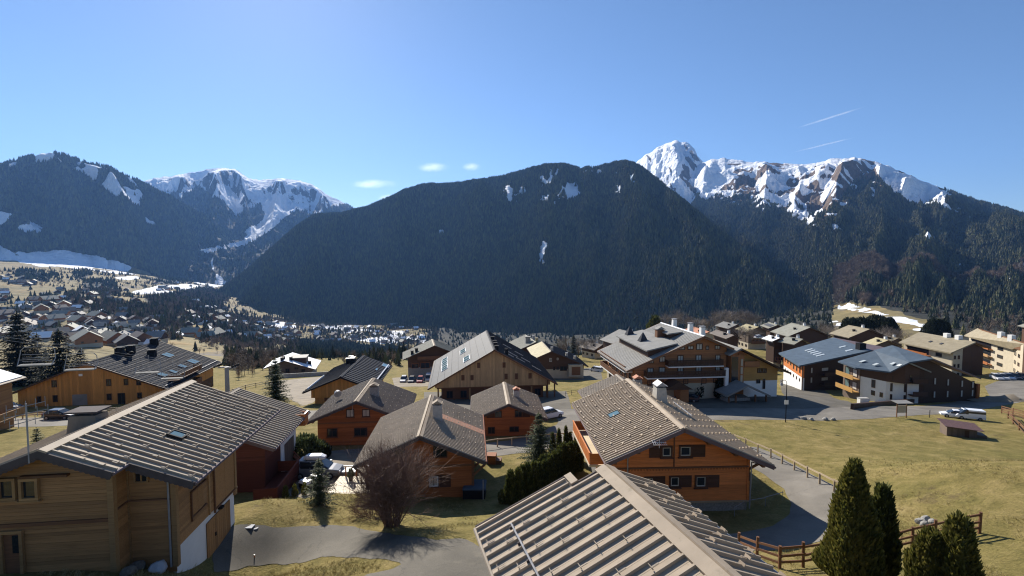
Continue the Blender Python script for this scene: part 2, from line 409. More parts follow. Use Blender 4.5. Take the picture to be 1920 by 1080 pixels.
snow = np.maximum(snow, polys(u+jit*.4, v+jit*.4, [[(100,290),(150,300),(200,312),(245,332),(272,368),(262,386),(225,378),(185,346),(150,322),(112,310)]])*np.clip((thin-.42)*6, 0, .75))
snow = np.maximum(snow, polys(u+jit*.3, v+jit*.3, [[(-30,392),(40,405),(85,428),(70,440),(20,428),(-30,415)],[(268,405),(300,412),(302,428),(280,424)],[(165,392),(200,398),(198,404),(170,400)]])*np.clip((thin-.4)*6, 0, .8))
fld = polys(u+(fbm(u*.06,v*.2,3,71)-.5)*18, v+(fbm(u*.06,v*.2,3,72)-.5)*7, [[(-200,452),(0,462),(30,473),(130,470),(185,481),(232,493),(262,505),(288,514),(280,524),(150,516),(60,506),(-200,500)]])
snow = np.maximum(snow, fld*np.clip((fbm(V[...,0]*.008, V[...,1]*.008, 4, 44)-.30)*6, 0, 1))
LM = build_slope('left_mountain', V, Q, dict(snow=soft(snow), forest=soft(1.0-fld)), slope_mat('left_mountain_forest', forest_c=(.048,.050,.036), bscale=.035, bdist=14))
sow(V, (snow < .3)*(~fld)*(f < .97)*(f > -.03), 28000, 24)
sow(V, (snow < .3)*(np.abs(f) < .03), 5000, 22)
# --- snow mountains between
SMs = [(150,372),(230,352),(275,338),(300,334),(345,325),(385,318),(420,316),(440,318),(455,327),(475,338),(500,335),(530,335),(560,339),(585,345),(610,362),(640,378),(665,392),(700,402),(760,430)]
V, Q, f, g = patch('snow_mountain', SMs, [(150,6800),(760,6400)], [(150,3600),(430,2900),(760,2900)], [(0,0),(.3,.24),(.62,.52),(1,1)], 560, 240, 270, 520, 44, rugged=1.1, spurs=((345,330,200,22),(420,385,330,26),(440,478,260,18),(530,500,260,22),(600,610,240,26)))
u, v = px_of(V); n = nrm(V)
ln = np.interp(u, [240,300,345,375,410,440,465,490,515,545,580,615,650,680,720], [350,362,368,352,372,402,392,372,398,402,400,392,385,392,410])+(fbm(u*.06, v*.06, 4, 8)-.5)*26
snow = (v < ln)*np.clip(1.25-np.clip((.80-n[...,2])*4, 0, .9)*(fbm(V[...,0]*.006, V[...,1]*.006, 4, 5) > .44), 0, 1)
snow = np.maximum(snow, polys(u+(fbm(u*.1,v*.1,3,4)-.5)*8, v, [[(487,366),(540,366),(552,395),(528,414),(506,432),(490,444),(470,454),(458,446),(482,425),(497,402)],[(366,469),(410,461),(440,455),(470,446),(466,457),(430,465),(390,473)],
    [(408,345),(432,352),(455,394),(447,404),(430,390),(415,370)],[(535,452),(560,440),(552,460),(535,470)],[(404,512),(418,520),(430,533),(404,534)],[(455,440),(472,424),(510,418),(504,424),(474,436)],[(395,486),(402,480),(400,508),(396,505)]])*1.0)
forest = (v > ln)*1.0
SM = build_slope('snow_mountain', V, Q, dict(snow=soft(snow), forest=soft(forest), rock=np.ones(u.shape)), slope_mat('snow_mountain_rock', forest_c=(.042,.044,.034), rock_c=(.10,.095,.09), bscale=.02, bdist=22))
sow(V, (snow < .3)*(f < .97)*(v > 345), 22000, 24)
# --- peak far right of centre
PKs = [(1040,395),(1120,350),(1180,312),(1195,302),(1210,291),(1230,279),(1250,269),(1266,264),(1278,266),(1290,269),(1302,278),(1308,293),(1320,305),(1345,322),(1400,352),(1460,395)]
V, Q, f, g = patch('snow_peak', PKs, [(1040,6600),(1460,6200)], [(1040,1900),(1460,1900)], [(0,0),(.35,.33),(.7,.68),(1,1)], 420, 190, 200, 330, 71, rugged=1.2, spurs=((1268,1284,230,44),(1302,1330,170,24),(1230,1222,70,16)))
u, v = px_of(V); n = nrm(V)
streak = fbm((u-v*.9)*.10, (u+v*.9)*.028, 5, 12, .6)
rk = (streak > np.interp(u, [1190,1240,1262,1300,1330], [.70,.66,.60,.53,.64]))*(f > .004)
PK = build_slope('snow_peak', V, Q, dict(snow=soft(1-rk*1.0), rock=np.ones(u.shape)), slope_mat('snow_peak_rock', rock_c=(.14,.125,.115), bscale=.02, bdist=25, edge=.008))
# --- right massif
RMs = [(1130,452),(1180,420),(1225,375),(1255,350),(1285,326),(1312,307),(1336,298),(1360,296),(1400,303),(1440,305),(1500,309),(1530,305),(1558,298),(1590,296),(1620,298),(1650,305),(1680,317),(1720,335),(1760,352),(1790,365),(1830,380),(1870,392),(1920,405),(2000,428),(2120,458),(2300,490)]
V, Q, f, g = patch('right_massif', RMs, [(1130,5200),(1340,4700),(1600,4300),(1900,3600),(2300,2600)], [(1130,1500),(1450,1000),(1640,620),(1900,560),(2300,420)], [(0,0),(.30,.17),(.62,.46),(.80,.67),(1,1)], 940, 320, 190, 460, 97, rugged=1.0, spurs=((1336,1285,110,30),(1440,1400,90,24),(1500,1485,50,20),(1600,1540,170,40),(1650,1655,70,30),(1760,1800,120,40),(1900,1900,120,50)))
u, v = px_of(V); n = nrm(V)
ln = np.interp(u, [1150,1230,1265,1300,1340,1380,1420,1450,1480,1520,1545,1570,1610,1650,1690,1740,1800,1830,1900], [330,345,352,360,374,386,392,388,404,420,425,400,352,368,362,376,400,408,360])+(fbm(u*.05, v*.05, 4, 31)-.5)*34
vert = fbm(u*.05+(v-300)*.006, v*.017, 5, 15, .6, True)
ju = (fbm(u*.09, v*.09, 4, 35)-.5)*22; jv = (fbm(u*.08, v*.11, 4, 36)-.5)*22
cliff = polys(u+ju, v+jv, [[(1555,318),(1590,300),(1640,300),(1650,330),(1640,362),(1612,372),(1600,400),(1560,432),(1530,425),(1545,385),(1568,352)]])
rk = np.where(cliff, fbm(V[...,0]*.011, V[...,1]*.011+V[...,2]*.006, 5, 84) > .40, 0)
r3 = fbm(V[...,0]*.007, V[...,1]*.007+V[...,2]*.004, 5, 83, .62)
rk = np.maximum(rk, ((r3 > np.interp(v, [296,315,345,380], [.78,.68,.60,.54])) & (u > 1340)))
rk = np.maximum(rk, polys(u+ju, v+jv, [[(1380,318),(1410,318),(1420,372),(1395,388),(1372,370)],[(1425,308),(1480,312),(1470,322),(1430,320)],[(1510,335),(1535,330),(1540,392),(1515,400)],[(1535,315),(1568,312),(1566,336),(1545,336)],[(1480,330),(1500,330),(1500,372),(1484,370)]])*(r3 > .45))
snow = (v < ln)*(1-rk)*(u < 1760)
snow = np.where((u > 1660) & (v < np.interp(u, [1660,1720,1780,1830], [306,338,366,392])), 0, snow)
snow = np.where((u > 1640) & (u < 1860), polys(u+(fbm(u*.08,v*.08,3,4)-.5)*14, v+(fbm(u*.06,v*.06,3,6)-.5)*14, [[(1625,296),(1655,305),(1690,322),(1760,352),(1790,366),(1772,374),(1775,386),(1840,410),(1800,402),(1760,386),(1720,384),(1690,372),(1655,342)]]), snow)
spots = [[(1705,446),(1718,436),(1735,428),(1742,436),(1758,448),(1752,456),(1730,452)],[(1556,420),(1575,416),(1578,432),(1562,430)],[(1600,432),(1620,428),(1622,436)],[(1650,436),(1674,436),(1670,442)],[(1785,492),(1812,490),(1810,500),(1790,499)],[(1858,512),(1890,520),(1925,530),(1980,545),(1925,534),(1870,520)],[(1900,495),(1930,492),(1930,505)],
    [(1565,572),(1590,568),(1640,585),(1700,598),(1735,610),(1790,628),(1830,640),(1760,632),(1690,612),(1620,600),(1580,588)],[(1540,592),(1580,590),(1600,604),(1560,606)]]
jx = (fbm(u*.09,v*.09,3,14)-.5)*14; jy = (fbm(u*.09,v*.14,3,18)-.5)*10
sp = polys(u+jx, v+jy, spots)
snow = np.maximum(snow, sp*np.clip((fbm(V[...,0]*.03, V[...,1]*.03, 3, 33)-.32)*6, 0, 1))
grass = polys(u+jx, v+jy, [[(1560,575),(1600,565),(1700,590),(1830,630),(1900,660),(1700,660),(1560,620)]])
bare = fbm(V[...,0]*.0035, V[...,1]*.0035, 4, 77)
barez = (v > 470) & (u > 1560) & (bare > np.interp(v, [470,520,600], [.66,.52,.46]))
forest = (v > ln-4)*(~grass)*1.0
forest = np.maximum(forest, (u > 1770)*(snow < .5)*(~grass))
RM = build_slope('right_massif', V, Q, dict(snow=soft(snow), forest=soft(forest*(1-.0*barez)), rock=soft(1.0*(~grass))), slope_mat('right_massif_rock', forest_c=(.056,.052,.034), rock_c=(.15,.105,.070), bscale=.03, bdist=16))
sow(V, (forest > .5)*(snow < .4)*(~barez)*(f < 1)*(f > -.02)*(V[...,1] < 2300), 52000, 17)
sow(V, (forest > .5)*(snow < .4)*(~barez)*(f < 1)*(f > -.02)*(V[...,1] >= 2300), 46000, 21)
sow(V, barez*(forest > .5)*(snow < .4)*(V[...,1] < 3000), 26000, 13, 1)
sow(V, (forest > .5)*(np.abs(f) < .02)*(u > 1760), 3500, 20)
sow(V, (v < ln)*(v > ln-26)*(u < 1700)*(snow < .9), 2500, 18)
# --- forested mountain in the middle
CMs = [(372,588),(395,562),(420,545),(470,505),(520,460),(550,431),(590,406),(640,403),(690,391),(730,373),(760,359),(800,348),(850,347),(900,341),(950,331),(1000,317),(1035,310),(1060,311),(1090,319),(1130,315),(1170,307),(1190,310),(1220,331),(1260,363),(1300,396),(1350,441),(1400,480),(1450,520),(1500,558),(1540,588),(1570,606),(1600,618)]
V, Q, f, g = patch('forest_mountain', CMs, [(372,2600),(600,3000),(1000,2800),(1200,2500),(1400,1750),(1600,1250)], [(372,1950),(480,1700),(640,1520),(800,1380),(1000,1150),(1300,950),(1600,900)], [(0,0),(.12,.07),(.5,.46),(.85,.88),(1,1)], 1000, 230, 105, 380, 131, rugged=.9, spurs=((640,560,80,45),(780,700,95,50),(900,860,85,45),(1035,1000,100,55),(1100,1120,80,40),(1175,1230,100,55),(1260,1330,80,45)))
u, v = px_of(V); n = nrm(V)
ch = fbm(u*.05, v*.028, 4, 52)
snow = polys(u, v, [[(930,345),(1000,322),(1060,312),(1120,318),(1190,312),(1205,350),(1150,368),(1080,372),(1020,392),(950,380)]])*np.clip((ch+.55*(fbm(u*.22, v*.16, 3, 19)-.5)-.60)*7, 0, .72)*(f > .006)
snow = np.maximum(snow, polys(u+(fbm(u*.2,v*.05,3,4)-.5)*16, v, [[(1008,455),(1022,450),(1030,485),(1016,502),(1005,480)],[(1310,446),(1330,452),(1328,462),(1316,460)],[(936,350),(985,350),(985,365),(945,372)],[(1160,345),(1190,322),(1195,350),(1168,358)],[(820,420),(832,418),(830,440),(822,440)]])*np.clip((fbm(u*.12,v*.12,3,9)-.42)*8, 0, .8))
CM = build_slope('forest_mountain', V, Q, dict(snow=soft(snow), forest=np.ones(u.shape), rock=np.ones(u.shape)), slope_mat('forest_mountain_ground', forest_c=(.044,.044,.030), bscale=.06, bdist=8))
vis = (snow < .35)*(f > -.04)*(f < 1)
sow(V, vis*(f > .6), 62000, 17.5)
sow(V, vis*(f <= .6), 62000, 19)
sow(V, (np.abs(f) < .025)*(snow < .6), 6000, 17)
sow(V, (f > .80)*(fbm(V[...,0]*.01, V[...,1]*.01, 3, 8) > .56), 4000, 13, 1)
# --- valley ground
az = np.linspace(az_u(-520), az_u(2450), 760); rr = np.geomspace(236, 5200, 300)
A2, R2 = np.meshgrid(az, rr); X = np.sin(A2)*R2; Y = np.cos(A2)*R2
Z = G(X, Y)-np.clip((262-R2)*.12, 0, 4)
V = np.stack([X, Y, Z], -1); u, v = px_of(V)
i = np.arange((len(rr)-1)*len(az)).reshape(len(rr)-1, len(az))[:, :-1]; Q = np.stack([i, i+1, i+len(az)+1, i+len(az)], -1).reshape(-1, 4)
jx = (fbm(u*.08,v*.08,3,24)-.5)*16; jy = (fbm(u*.07,v*.2,3,28)-.5)*9
snow = polys(u+jx, v+jy*.6, [[(-200,455),(0,463),(30,474),(130,471),(185,482),(232,494),(262,506),(288,514),(230,514),(150,504),(70,498),(0,482),(-200,475)],[(250,546),(300,536),(360,530),(400,522),(432,526),(420,536),(385,544),(330,547),(262,552)],[(404,508),(416,520),(432,530),(404,534)],
    [(395,606),(410,598),(428,596),(436,604),(425,614),(405,618)],[(470,608),(510,603),(560,606),(552,618),(520,622),(476,616)],[(560,606),(640,600),(640,612),(600,616)],[(600,604),(640,608),(700,616),(800,622),(800,644),(740,648),(690,642),(630,630)],[(120,592),(150,590),(150,596),(124,597)],[(175,594),(262,590),(262,596),(200,598)],[(215,520),(260,516),(262,522),(225,526)]])
snow = snow*np.clip((fbm(X*.010, Y*.010, 4, 41)-.26)*6, 0, 1)
snow = np.where((v > 598) & (u < 1000), snow*np.clip((fbm(X*.018, Y*.018, 4, 43)-.44)*9, 0, 1), snow)
dense = polys(u+jx, v+jy, [[(20,508),(60,505),(95,518),(92,530),(40,524)],[(82,470),(108,468),(125,486),(100,492),(84,486)],[(60,520),(92,516),(92,530),(66,528)],[(140,508),(165,508),(168,522),(142,524)],[(155,528),(215,524),(222,548),(195,560),(158,544)],[(270,560),(390,540),(430,560),(400,600),(345,612),(285,590)],[(120,552),(150,545),(152,562),(122,564)],
    [(130,560),(285,585),(345,615),(330,625),(250,600),(140,580)],[(395,618),(440,612),(470,628),(452,650),(412,648)],[(555,640),(640,646),(700,650),(760,654),(800,650),(800,672),(720,690),(640,690),(560,690),(500,668),(540,655)],[(470,600),(445,612),(436,596)],[(600,596),(650,604),(610,612)],[(285,520),(400,512),(400,524),(290,536)]])
dense2 = polys(u, v, [[(800,560),(1560,560),(1560,640),(1100,690),(800,690)]]) & (np.hypot(X, Y) > 300)
dense3 = polys(u+jx, v+jy, [[(1735,540),(2460,500),(2460,652),(1900,648),(1800,636),(1745,606)],[(1560,540),(1740,540),(1740,600),(1700,590),(1640,572),(1590,562)]]) & (R2 > 290)
snow = np.maximum(snow, polys(u+jx*1.4, v+jy*.9, [[(1562,570),(1600,568),(1668,590),(1655,594),(1600,582),(1570,580)],[(1628,584),(1690,592),(1750,612),(1735,616),(1690,604)],[(1552,600),(1600,604),(1596,611),(1550,608)],[(1700,612),(1745,620),(1790,632),(1750,630)]])*np.clip((fbm(X*.035, Y*.09, 4, 47)-.43)*9, 0, 1))
fo = np.maximum(np.maximum(dense*1.0, dense2*1.0), dense3*1.0)
VG = build_slope('valley_ground', V, Q, dict(snow=soft(snow), forest=soft(fo*.9), rock=soft((fbm(X*.01, Y*.01, 3, 4) > .62)*.5)), slope_mat('valley_meadow', grass_c=(.215,.175,.08), forest_c=(.04,.04,.03), bscale=.08, bdist=2, edge=.03))
sow(V, dense*(u < 560), 2900, 14); sow(V, dense*(u < 560)*(v > 545), 3000, 9, 1)
sow(V, dense*(u >= 480)*(v > 600), 5200, 8.5)
sow(V, dense2, 9000, 9); sow(V, dense3, 9000, 12); sow(V, dense3, 5000, 9, 1)
mid = polys(u+jx, v+jy, [[(380,585),(470,596),(560,602),(560,652),(380,655)],[(160,560),(300,575),(340,640),(200,640)]])*(snow < .3)*(R2 > 300)
sow(V, mid*(fbm(X*.012, Y*.012, 3, 15) > .42), 1500, 9); sow(V, mid, 3000, 7, 1)
strip = polys(u, v, [[(560,600),(820,606),(820,650),(560,648)]])
sow(V, strip*(fbm(X*.02, Y*.02, 3, 16) > .48), 900, 10); sow(V, strip, 1300, 7, 1)
scat = (fbm(X*.006, Y*.006, 3, 91) > .5)*(u > -200)*(u < 820)*(snow < .3)*(R2 > 320)*(v > 505)
sow(V, scat, 3400, 9); sow(V, scat, 7000, 7, 1)
sow(V, (fbm(X*.009, Y*.009, 3, 92) > .56)*(u > -200)*(u < 820)*(snow < .3)*(R2 > 320)*(v > 505)*(v < 650), 5000, 11)
# --- the trees themselves: a few shapes, set out as instances
def conifer_low(seed, dens=4):
    r = random.Random(seed); m = MB(); n = 7; tiers = 5
    for k in range(tiers):
        z0 = .10+.80*k/tiers; z1 = min(1, z0+.36-.02*k); rad = (.21*(1-k/tiers)+.03)*(.85+.3*r.random())
        b = len(m.v); off = r.random()*6
        for i in range(2*n):
            a = off+math.pi*i/n; q = rad*(1.15 if i % 2 == 0 else .62)*(.8+.4*r.random())
            m.v.append((q*math.cos(a), q*math.sin(a), z0-(.05 if i % 2 == 0 else 0)*(1+r.random())))
        m.v.append(((r.random()-.5)*.02, (r.random()-.5)*.02, z1))
        for i in range(2*n): m.f.append((b+i, b+(i+1) % (2*n), b+2*n))
    m.tube((0,0,-.06), (0,0,.3), .02, .012, 4, cap=False)
    return m
def bare_low(seed):
    r = random.Random(seed); m = MB()
    m.tube((0,0,-.05), (0,0,.5), .022, .012, 4, cap=False)
    for k in range(46):
        a = r.random()*6.28; z = .25+.4*r.random(); L = .22+.25*r.random(); up = .35+.6*r.random()
        p = Vector((0,0,z)); q = p+Vector((math.cos(a)*L*(1-up*.5), math.sin(a)*L*(1-up*.5), L*up)); s = Vector((-math.sin(a), math.cos(a), 0))*.012
        m.poly([p-s, p+s, q+s*.5, q-s*.5])
        for _ in range(4):
            w = p.lerp(q, .4+.6*r.random()); e = w+Vector((r.gauss(0,.07), r.gauss(0,.07), abs(r.gauss(.08,.05)))); t2 = Vector((r.gauss(0,1), r.gauss(0,1), 0)).normalized()*.009
            m.poly([w-t2, w+t2, e])
    return m
def needle_mat(name, c):
    m, nt, b = nmat(name); t = NT(nt); oi = t.n('ShaderNodeObjectInfo')
    t.l(t.ramp(oi.outputs['Random'], [(0, sc(c, .45)), (.45, c), (.75, (c[0]*1.5, c[1]*1.5, c[2]*1.2)), (1, (c[0]*2.6, c[1]*2.1, c[2]*1.5))]), b.inputs['Base Color'])
    b.inputs['Roughness'].default_value = .8; b.inputs['Specular IOR Level'].default_value = .2
    return m
def twig_mat(name, c):
    m, nt, b = nmat(name); t = NT(nt); oi = t.n('ShaderNodeObjectInfo')
    t.l(t.ramp(oi.outputs['Random'], [(0, sc(c, .6)), (.5, c), (1, (c[0]*1.4, c[1]*1.2, c[2]))]), b.inputs['Base Color'])
    b.inputs['Roughness'].default_value = .9; return m
M['needles_far'] = needle_mat('far_needles', (.062, .068, .036)); M['twigs_far'] = twig_mat('far_twigs', (.15, .115, .085))
def instancer(name, pts, scl, sort, protos):
    """one object: a point cloud whose points carry a tree each (geometry nodes)"""
    me = bpy.data.meshes.new(name); me.vertices.add(len(pts)); me.vertices.foreach_set('co', np.ascontiguousarray(pts, np.float32).ravel())
    add_attr(me, 'scl', scl); add_attr(me, 'rot', rng.random(len(pts))*6.28)
    a = me.attributes.new('idx', 'INT', 'POINT'); a.data.foreach_set('value', np.ascontiguousarray(sort, np.int32))
    o = put(name, me, None, kind='stuff')
    ng = bpy.data.node_groups.new(name+'_nodes', 'GeometryNodeTree')
    ng.interface.new_socket('Geometry', in_out='INPUT', socket_type='NodeSocketGeometry'); ng.interface.new_socket('Geometry', in_out='OUTPUT', socket_type='NodeSocketGeometry')
    N = ng.nodes; gi = N.new('NodeGroupInput'); go = N.new('NodeGroupOutput')
    ip = N.new('GeometryNodeInstanceOnPoints'); ng.links.new(gi.outputs[0], ip.inputs['Points'])
    cn = N.new('GeometryNodeCollectionInfo'); cn.inputs['Collection'].default_value = protos
    cn.inputs['Separate Children'].default_value = True; cn.inputs['Reset Children'].default_value = True
    ng.links.new(cn.outputs[0], ip.inputs['Instance']); ip.inputs['Pick Instance'].default_value = True
    def at(nm, ty):
        q = N.new('GeometryNodeInputNamedAttribute'); q.data_type = ty; q.inputs[0].default_value = nm; return q.outputs[0]
    ng.links.new(at('idx', 'INT'), ip.inputs['Instance Index'])
    cx = N.new('ShaderNodeCombineXYZ'); ng.links.new(at('rot', 'FLOAT'), cx.inputs[2]); ng.links.new(cx.outputs[0], ip.inputs['Rotation'])
    ng.links.new(at('scl', 'FLOAT'), ip.inputs['Scale'])
    ng.links.new(ip.outputs[0], go.inputs[0])
    md = o.modifiers.new('instances', 'NODES'); md.node_group = ng
    return o
proto_col = bpy.data.collections.new('tree_shapes')
for k in range(4):
    me = conifer_low(k+3).mesh('a_conifer_shape'); me.materials.append(M['needles_far']); proto_col.objects.link(bpy.data.objects.new('a_conifer_shape_%d' % k, me))
for k in range(3):
    me = bare_low(k+30).mesh('b_bare_shape'); me.materials.append(M['twigs_far']); proto_col.objects.link(bpy.data.objects.new('b_bare_shape_%d' % k, me))
P = np.concatenate([f_[0] for f_ in FOREST]); S = np.concatenate([f_[1] for f_ in FOREST]); T = np.concatenate([f_[2] for f_ in FOREST])
idx = np.where(T == 0, rng.integers(0, 4, len(T)), 4+rng.integers(0, 3, len(T)))
instancer('forest', P, S, idx, proto_col)
# ------------------------------------------------------------------ the hillside near the camera
def axis(segs):
    o = []
    for a, b, d in segs: o += list(np.arange(a, b-1e-6, d))
    return np.array(o+[segs[-1][1]])
gx = axis([(-300,-100,5),(-100,-42,1.6),(-42,56,.5),(56,150,1.6),(150,320,5)]); gy = axis([(-30,6,2),(6,48,.45),(48,110,.8),(110,272,2.5)])
GX, GY = np.meshgrid(gx, gy); GZ = G(GX, GY)
NV = np.stack([GX, GY, GZ], -1)
def grass_mat():
    m, nt, b = nmat('dry_spring_grass'); t = NT(nt); v = t.coord('Object')
    big = t.noise(v, .09, 5, .6); mid = t.noise(v, .55, 6, .7, dist=.4); fin = t.noise(t.coord('Object', (1, 2.2, 1)), 5.5, 5, .75)
    c = t.ramp(mid, [(.25, (.115,.098,.034)), (.45, (.20,.16,.055)), (.6, (.27,.21,.083)), (.8, (.36,.275,.13))])
    green = t.ramp(mid, [(.25, (.075,.082,.024)), (.55, (.16,.145,.042)), (.8, (.24,.20,.07))])
    c = t.mix(t.ramp(big, [(.46, 0), (.70, .65)]), c, green)
    c = t.mix(1, c, t.ramp(fin, [(.25, .58), (.5, 1.0), (.75, 1.38)]), 'MULTIPLY')
    soil = t.noise(v, .33, 5, .7)
    c = t.mix(t.ramp(soil, [(.61, 0), (.70, .6)]), c, (.105,.075,.045))
    t.l(c, b.inputs['Base Color']); b.inputs['Roughness'].default_value = .95; b.inputs['Specular IOR Level'].default_value = .1
    t.l(t.bump(t.math('ADD', fin, t.math('MULTIPLY', mid, 2.0)), 1.0, .12), b.inputs['Normal'])
    return m
M['grass'] = grass_mat()
def asphalt_mat(name, c):
    m, nt, b = nmat(name); t = NT(nt); v = t.coord('Object')
    a = t.noise(v, .28, 6, .62, dist=.5); f = t.noise(v, 14, 4, .8)
    k = t.ramp(a, [(.3, sc(c, .72)), (.5, c), (.75, sc(c, 1.35))]); k = t.mix(1, k, t.ramp(f, [(.3, .78), (.7, 1.2)]), 'MULTIPLY')
    vo = t.n('ShaderNodeTexVoronoi', feature='DISTANCE_TO_EDGE'); vo.inputs['Scale'].default_value = .16
    wv = t.n('ShaderNodeVectorMath', operation='ADD'); ns = t.noise(v, .7, 4, .6, 'Color'); t.l(v, wv.inputs[0]); t.l(ns, wv.inputs[1]); t.l(wv.outputs[0], vo.inputs['Vector'])
    k = t.mix(t.ramp(vo.outputs['Distance'], [(.0, .35), (.0025, 0)]), k, (.02,.02,.02))
    dust = t.noise(v, .9, 5, .7)
    k = t.mix(t.ramp(dust, [(.58, 0), (.8, .45)]), k, (.22,.19,.14))
    t.l(k, b.inputs['Base Color']); b.inputs['Roughness'].default_value = .85; b.inputs['Specular IOR Level'].default_value = .25
    t.l(t.bump(f, .35, .02), b.inputs['Normal'])
    return m
M['asphalt'] = asphalt_mat('old_asphalt', (.108, .097, .078)); M['asphalt_pale'] = asphalt_mat('pale_asphalt', (.165, .150, .128)); M['gravel'] = asphalt_mat('gravel_dirt', (.20, .165, .12))
ny, nx = GX.shape
i = np.arange((ny-1)*nx).reshape(ny-1, nx)[:, :-1]
NQ = np.stack([i, i+1, i+nx+1, i+nx], -1).reshape(-1, 4)
put('hillside', np_mesh('hillside', NV.reshape(-1, 3), NQ), M['grass'], kind='structure', smooth=True)
def sd_poly(P):
    """signed distance (inside positive) of the hillside grid to polygon P"""
    d = np.full(GX.shape, 1e9); ins = in_poly(GX, GY, [tuple(p) for p in P])
    for a, b in zip(P, np.roll(P, -1, 0)):
        e = b-a; t = np.clip(((GX-a[0])*e[0]+(GY-a[1])*e[1])/(e@e+1e-9), 0, 1)
        d = np.minimum(d, np.hypot(GX-a[0]-t*e[0], GY-a[1]-t*e[1]))
    return np.where(ins, d, -d)
def sd_line(P, w):
    d = np.full(GX.shape, 1e9)
    for a, b in zip(P[:-1], P[1:]):
        e = b-a; t = np.clip(((GX-a[0])*e[0]+(GY-a[1])*e[1])/(e@e+1e-9), 0, 1)
        d = np.minimum(d, np.hypot(GX-a[0]-t*e[0], GY-a[1]-t*e[1]))
    return w/2-d
def spline(P, n=8):
    P = np.array(P, float); o = []
    for i in range(len(P)-1):
        p0, p1, p2, p3 = P[max(i-1,0)], P[i], P[i+1], P[min(i+2,len(P)-1)]
        for t in np.linspace(0, 1, n, endpoint=False):
            o.append(.5*((2*p1)+(-p0+p2)*t+(2*p0-5*p1+4*p2-p3)*t*t+(-p0+3*p1-3*p2+p3)*t**3))
    o.append(P[-1]); return np.array(o)
def ground_px(px): return np.array([gp(*p)[:2] for p in px])
ROADS = []
def sheet(name, sd, lift, mat, rag=.25):
    """a sheet of road laid on the hillside, its edge cut along sd = 0"""
    ROADS.append(sd > -.15)
    sd = sd+(fbm(GX*1.3, GY*1.3, 3, 77)-.5)*rag
    vals = sd.ravel(); P = NV.reshape(-1, 3)+np.array([0,0,lift*.4]); T = np.concatenate([NQ[:, [0,1,2]], NQ[:, [0,2,3]]])
    s = vals[T]; full = (s > 0).all(1); part = (s > 0).any(1) & ~full
    verts = []; faces = []; lut = {}
    def vid(k):
        if k not in lut: lut[k] = len(verts); verts.append(tuple(P[k]))
        return lut[k]
    def cut(a, b):
        key = (min(a, b), max(a, b))
        if key not in lut:
            t = vals[key[0]]/(vals[key[0]]-vals[key[1]]); lut[key] = len(verts); verts.append(tuple(P[key[0]]*(1-t)+P[key[1]]*t))
        return lut[key]
    for t in T[full]: faces.append(tuple(vid(int(k)) for k in t))
    for t in T[part]:
        poly = []
        for a, b in ((0,1),(1,2),(2,0)):
            a, b = int(t[a]), int(t[b])
            if vals[a] > 0: poly.append(vid(a))
            if (vals[a] > 0) != (vals[b] > 0): poly.append(cut(a, b))
        if len(poly) > 2: faces.append(tuple(poly))
    if not faces: print('empty sheet', name); return
    me = bpy.data.meshes.new(name); me.from_pydata(verts, [], faces); me.update()
    return put(name, me, mat, kind='structure', smooth=True)
def road(name, px, w, lift, mat): return sheet(name, sd_line(spline(ground_px(px)), w), lift, mat)
def area(name, px, lift, mat, rag=.25): return sheet(name, sd_poly(ground_px(px)), lift, mat, rag)
road('main_road', [(-300,800),(-60,793),(100,790),(300,784),(560,778),(760,775),(1050,776),(1300,776),(1480,776),(1600,774),(1740,768),(1860,752),(1960,738),(2100,715)], 7.5, .05, M['asphalt_pale'])
road('village_street', [(1080,800),(1010,828),(940,840),(840,848),(720,852),(640,856),(590,864),(545,885)], 6.2, .058, M['asphalt_pale'])
road('side_road', [(1075,778),(1085,790),(1080,800)], 6, .066, M['asphalt_pale'])
area('parking_yard', [(530,850),(700,850),(705,905),(640,912),(575,935),(540,930),(528,900)], .074, M['gravel'])
area('driveway', [(400,1030),(430,984),(470,986),(520,989),(600,986),(660,986),(700,996),(760,1004),(820,1012),(870,1008),(915,1035),(960,1090),(960,1300),(600,1300),(660,1085),(735,1068),(762,1058),(720,1050),(690,1047),(600,1047),(520,1057),(455,1062),(400,1075)], .05, M['asphalt'], .5)
area('curving_lane', [(1383,838),(1418,838),(1450,850),(1490,872),(1540,898),(1590,925),(1610,965),(1580,1003),(1510,1022),(1420,1032),(1340,1030),(1345,1003),(1400,997),(1450,986),(1480,965),(1484,945),(1470,917),(1432,889),(1392,868)], .05, M['asphalt_pale'], .12)
area('hotel_yard', [(1215,740),(1470,742),(1462,712),(1500,706),(1545,730),(1600,758),(1600,772),(1215,776)], .042, M['asphalt'])
area('barn_yard', [(795,735),(1062,733),(1072,772),(795,774)], .042, M['asphalt'])
area('chalet_yard', [(1005,700),(1125,688),(1130,712),(1010,712)], .05, M['asphalt'])
area('car_park', [(1846,724),(1905,702),(2100,680),(2100,722),(1960,734),(1860,750)], .042, M['asphalt_pale'])
area('snowy_car_park', [(735,708),(840,704),(840,722),(740,726)], .05, M['gravel'])
area('lower_yard', [(505,716),(600,706),(645,712),(610,745),(570,762),(520,740)], .05, M['gravel'], 1.5)
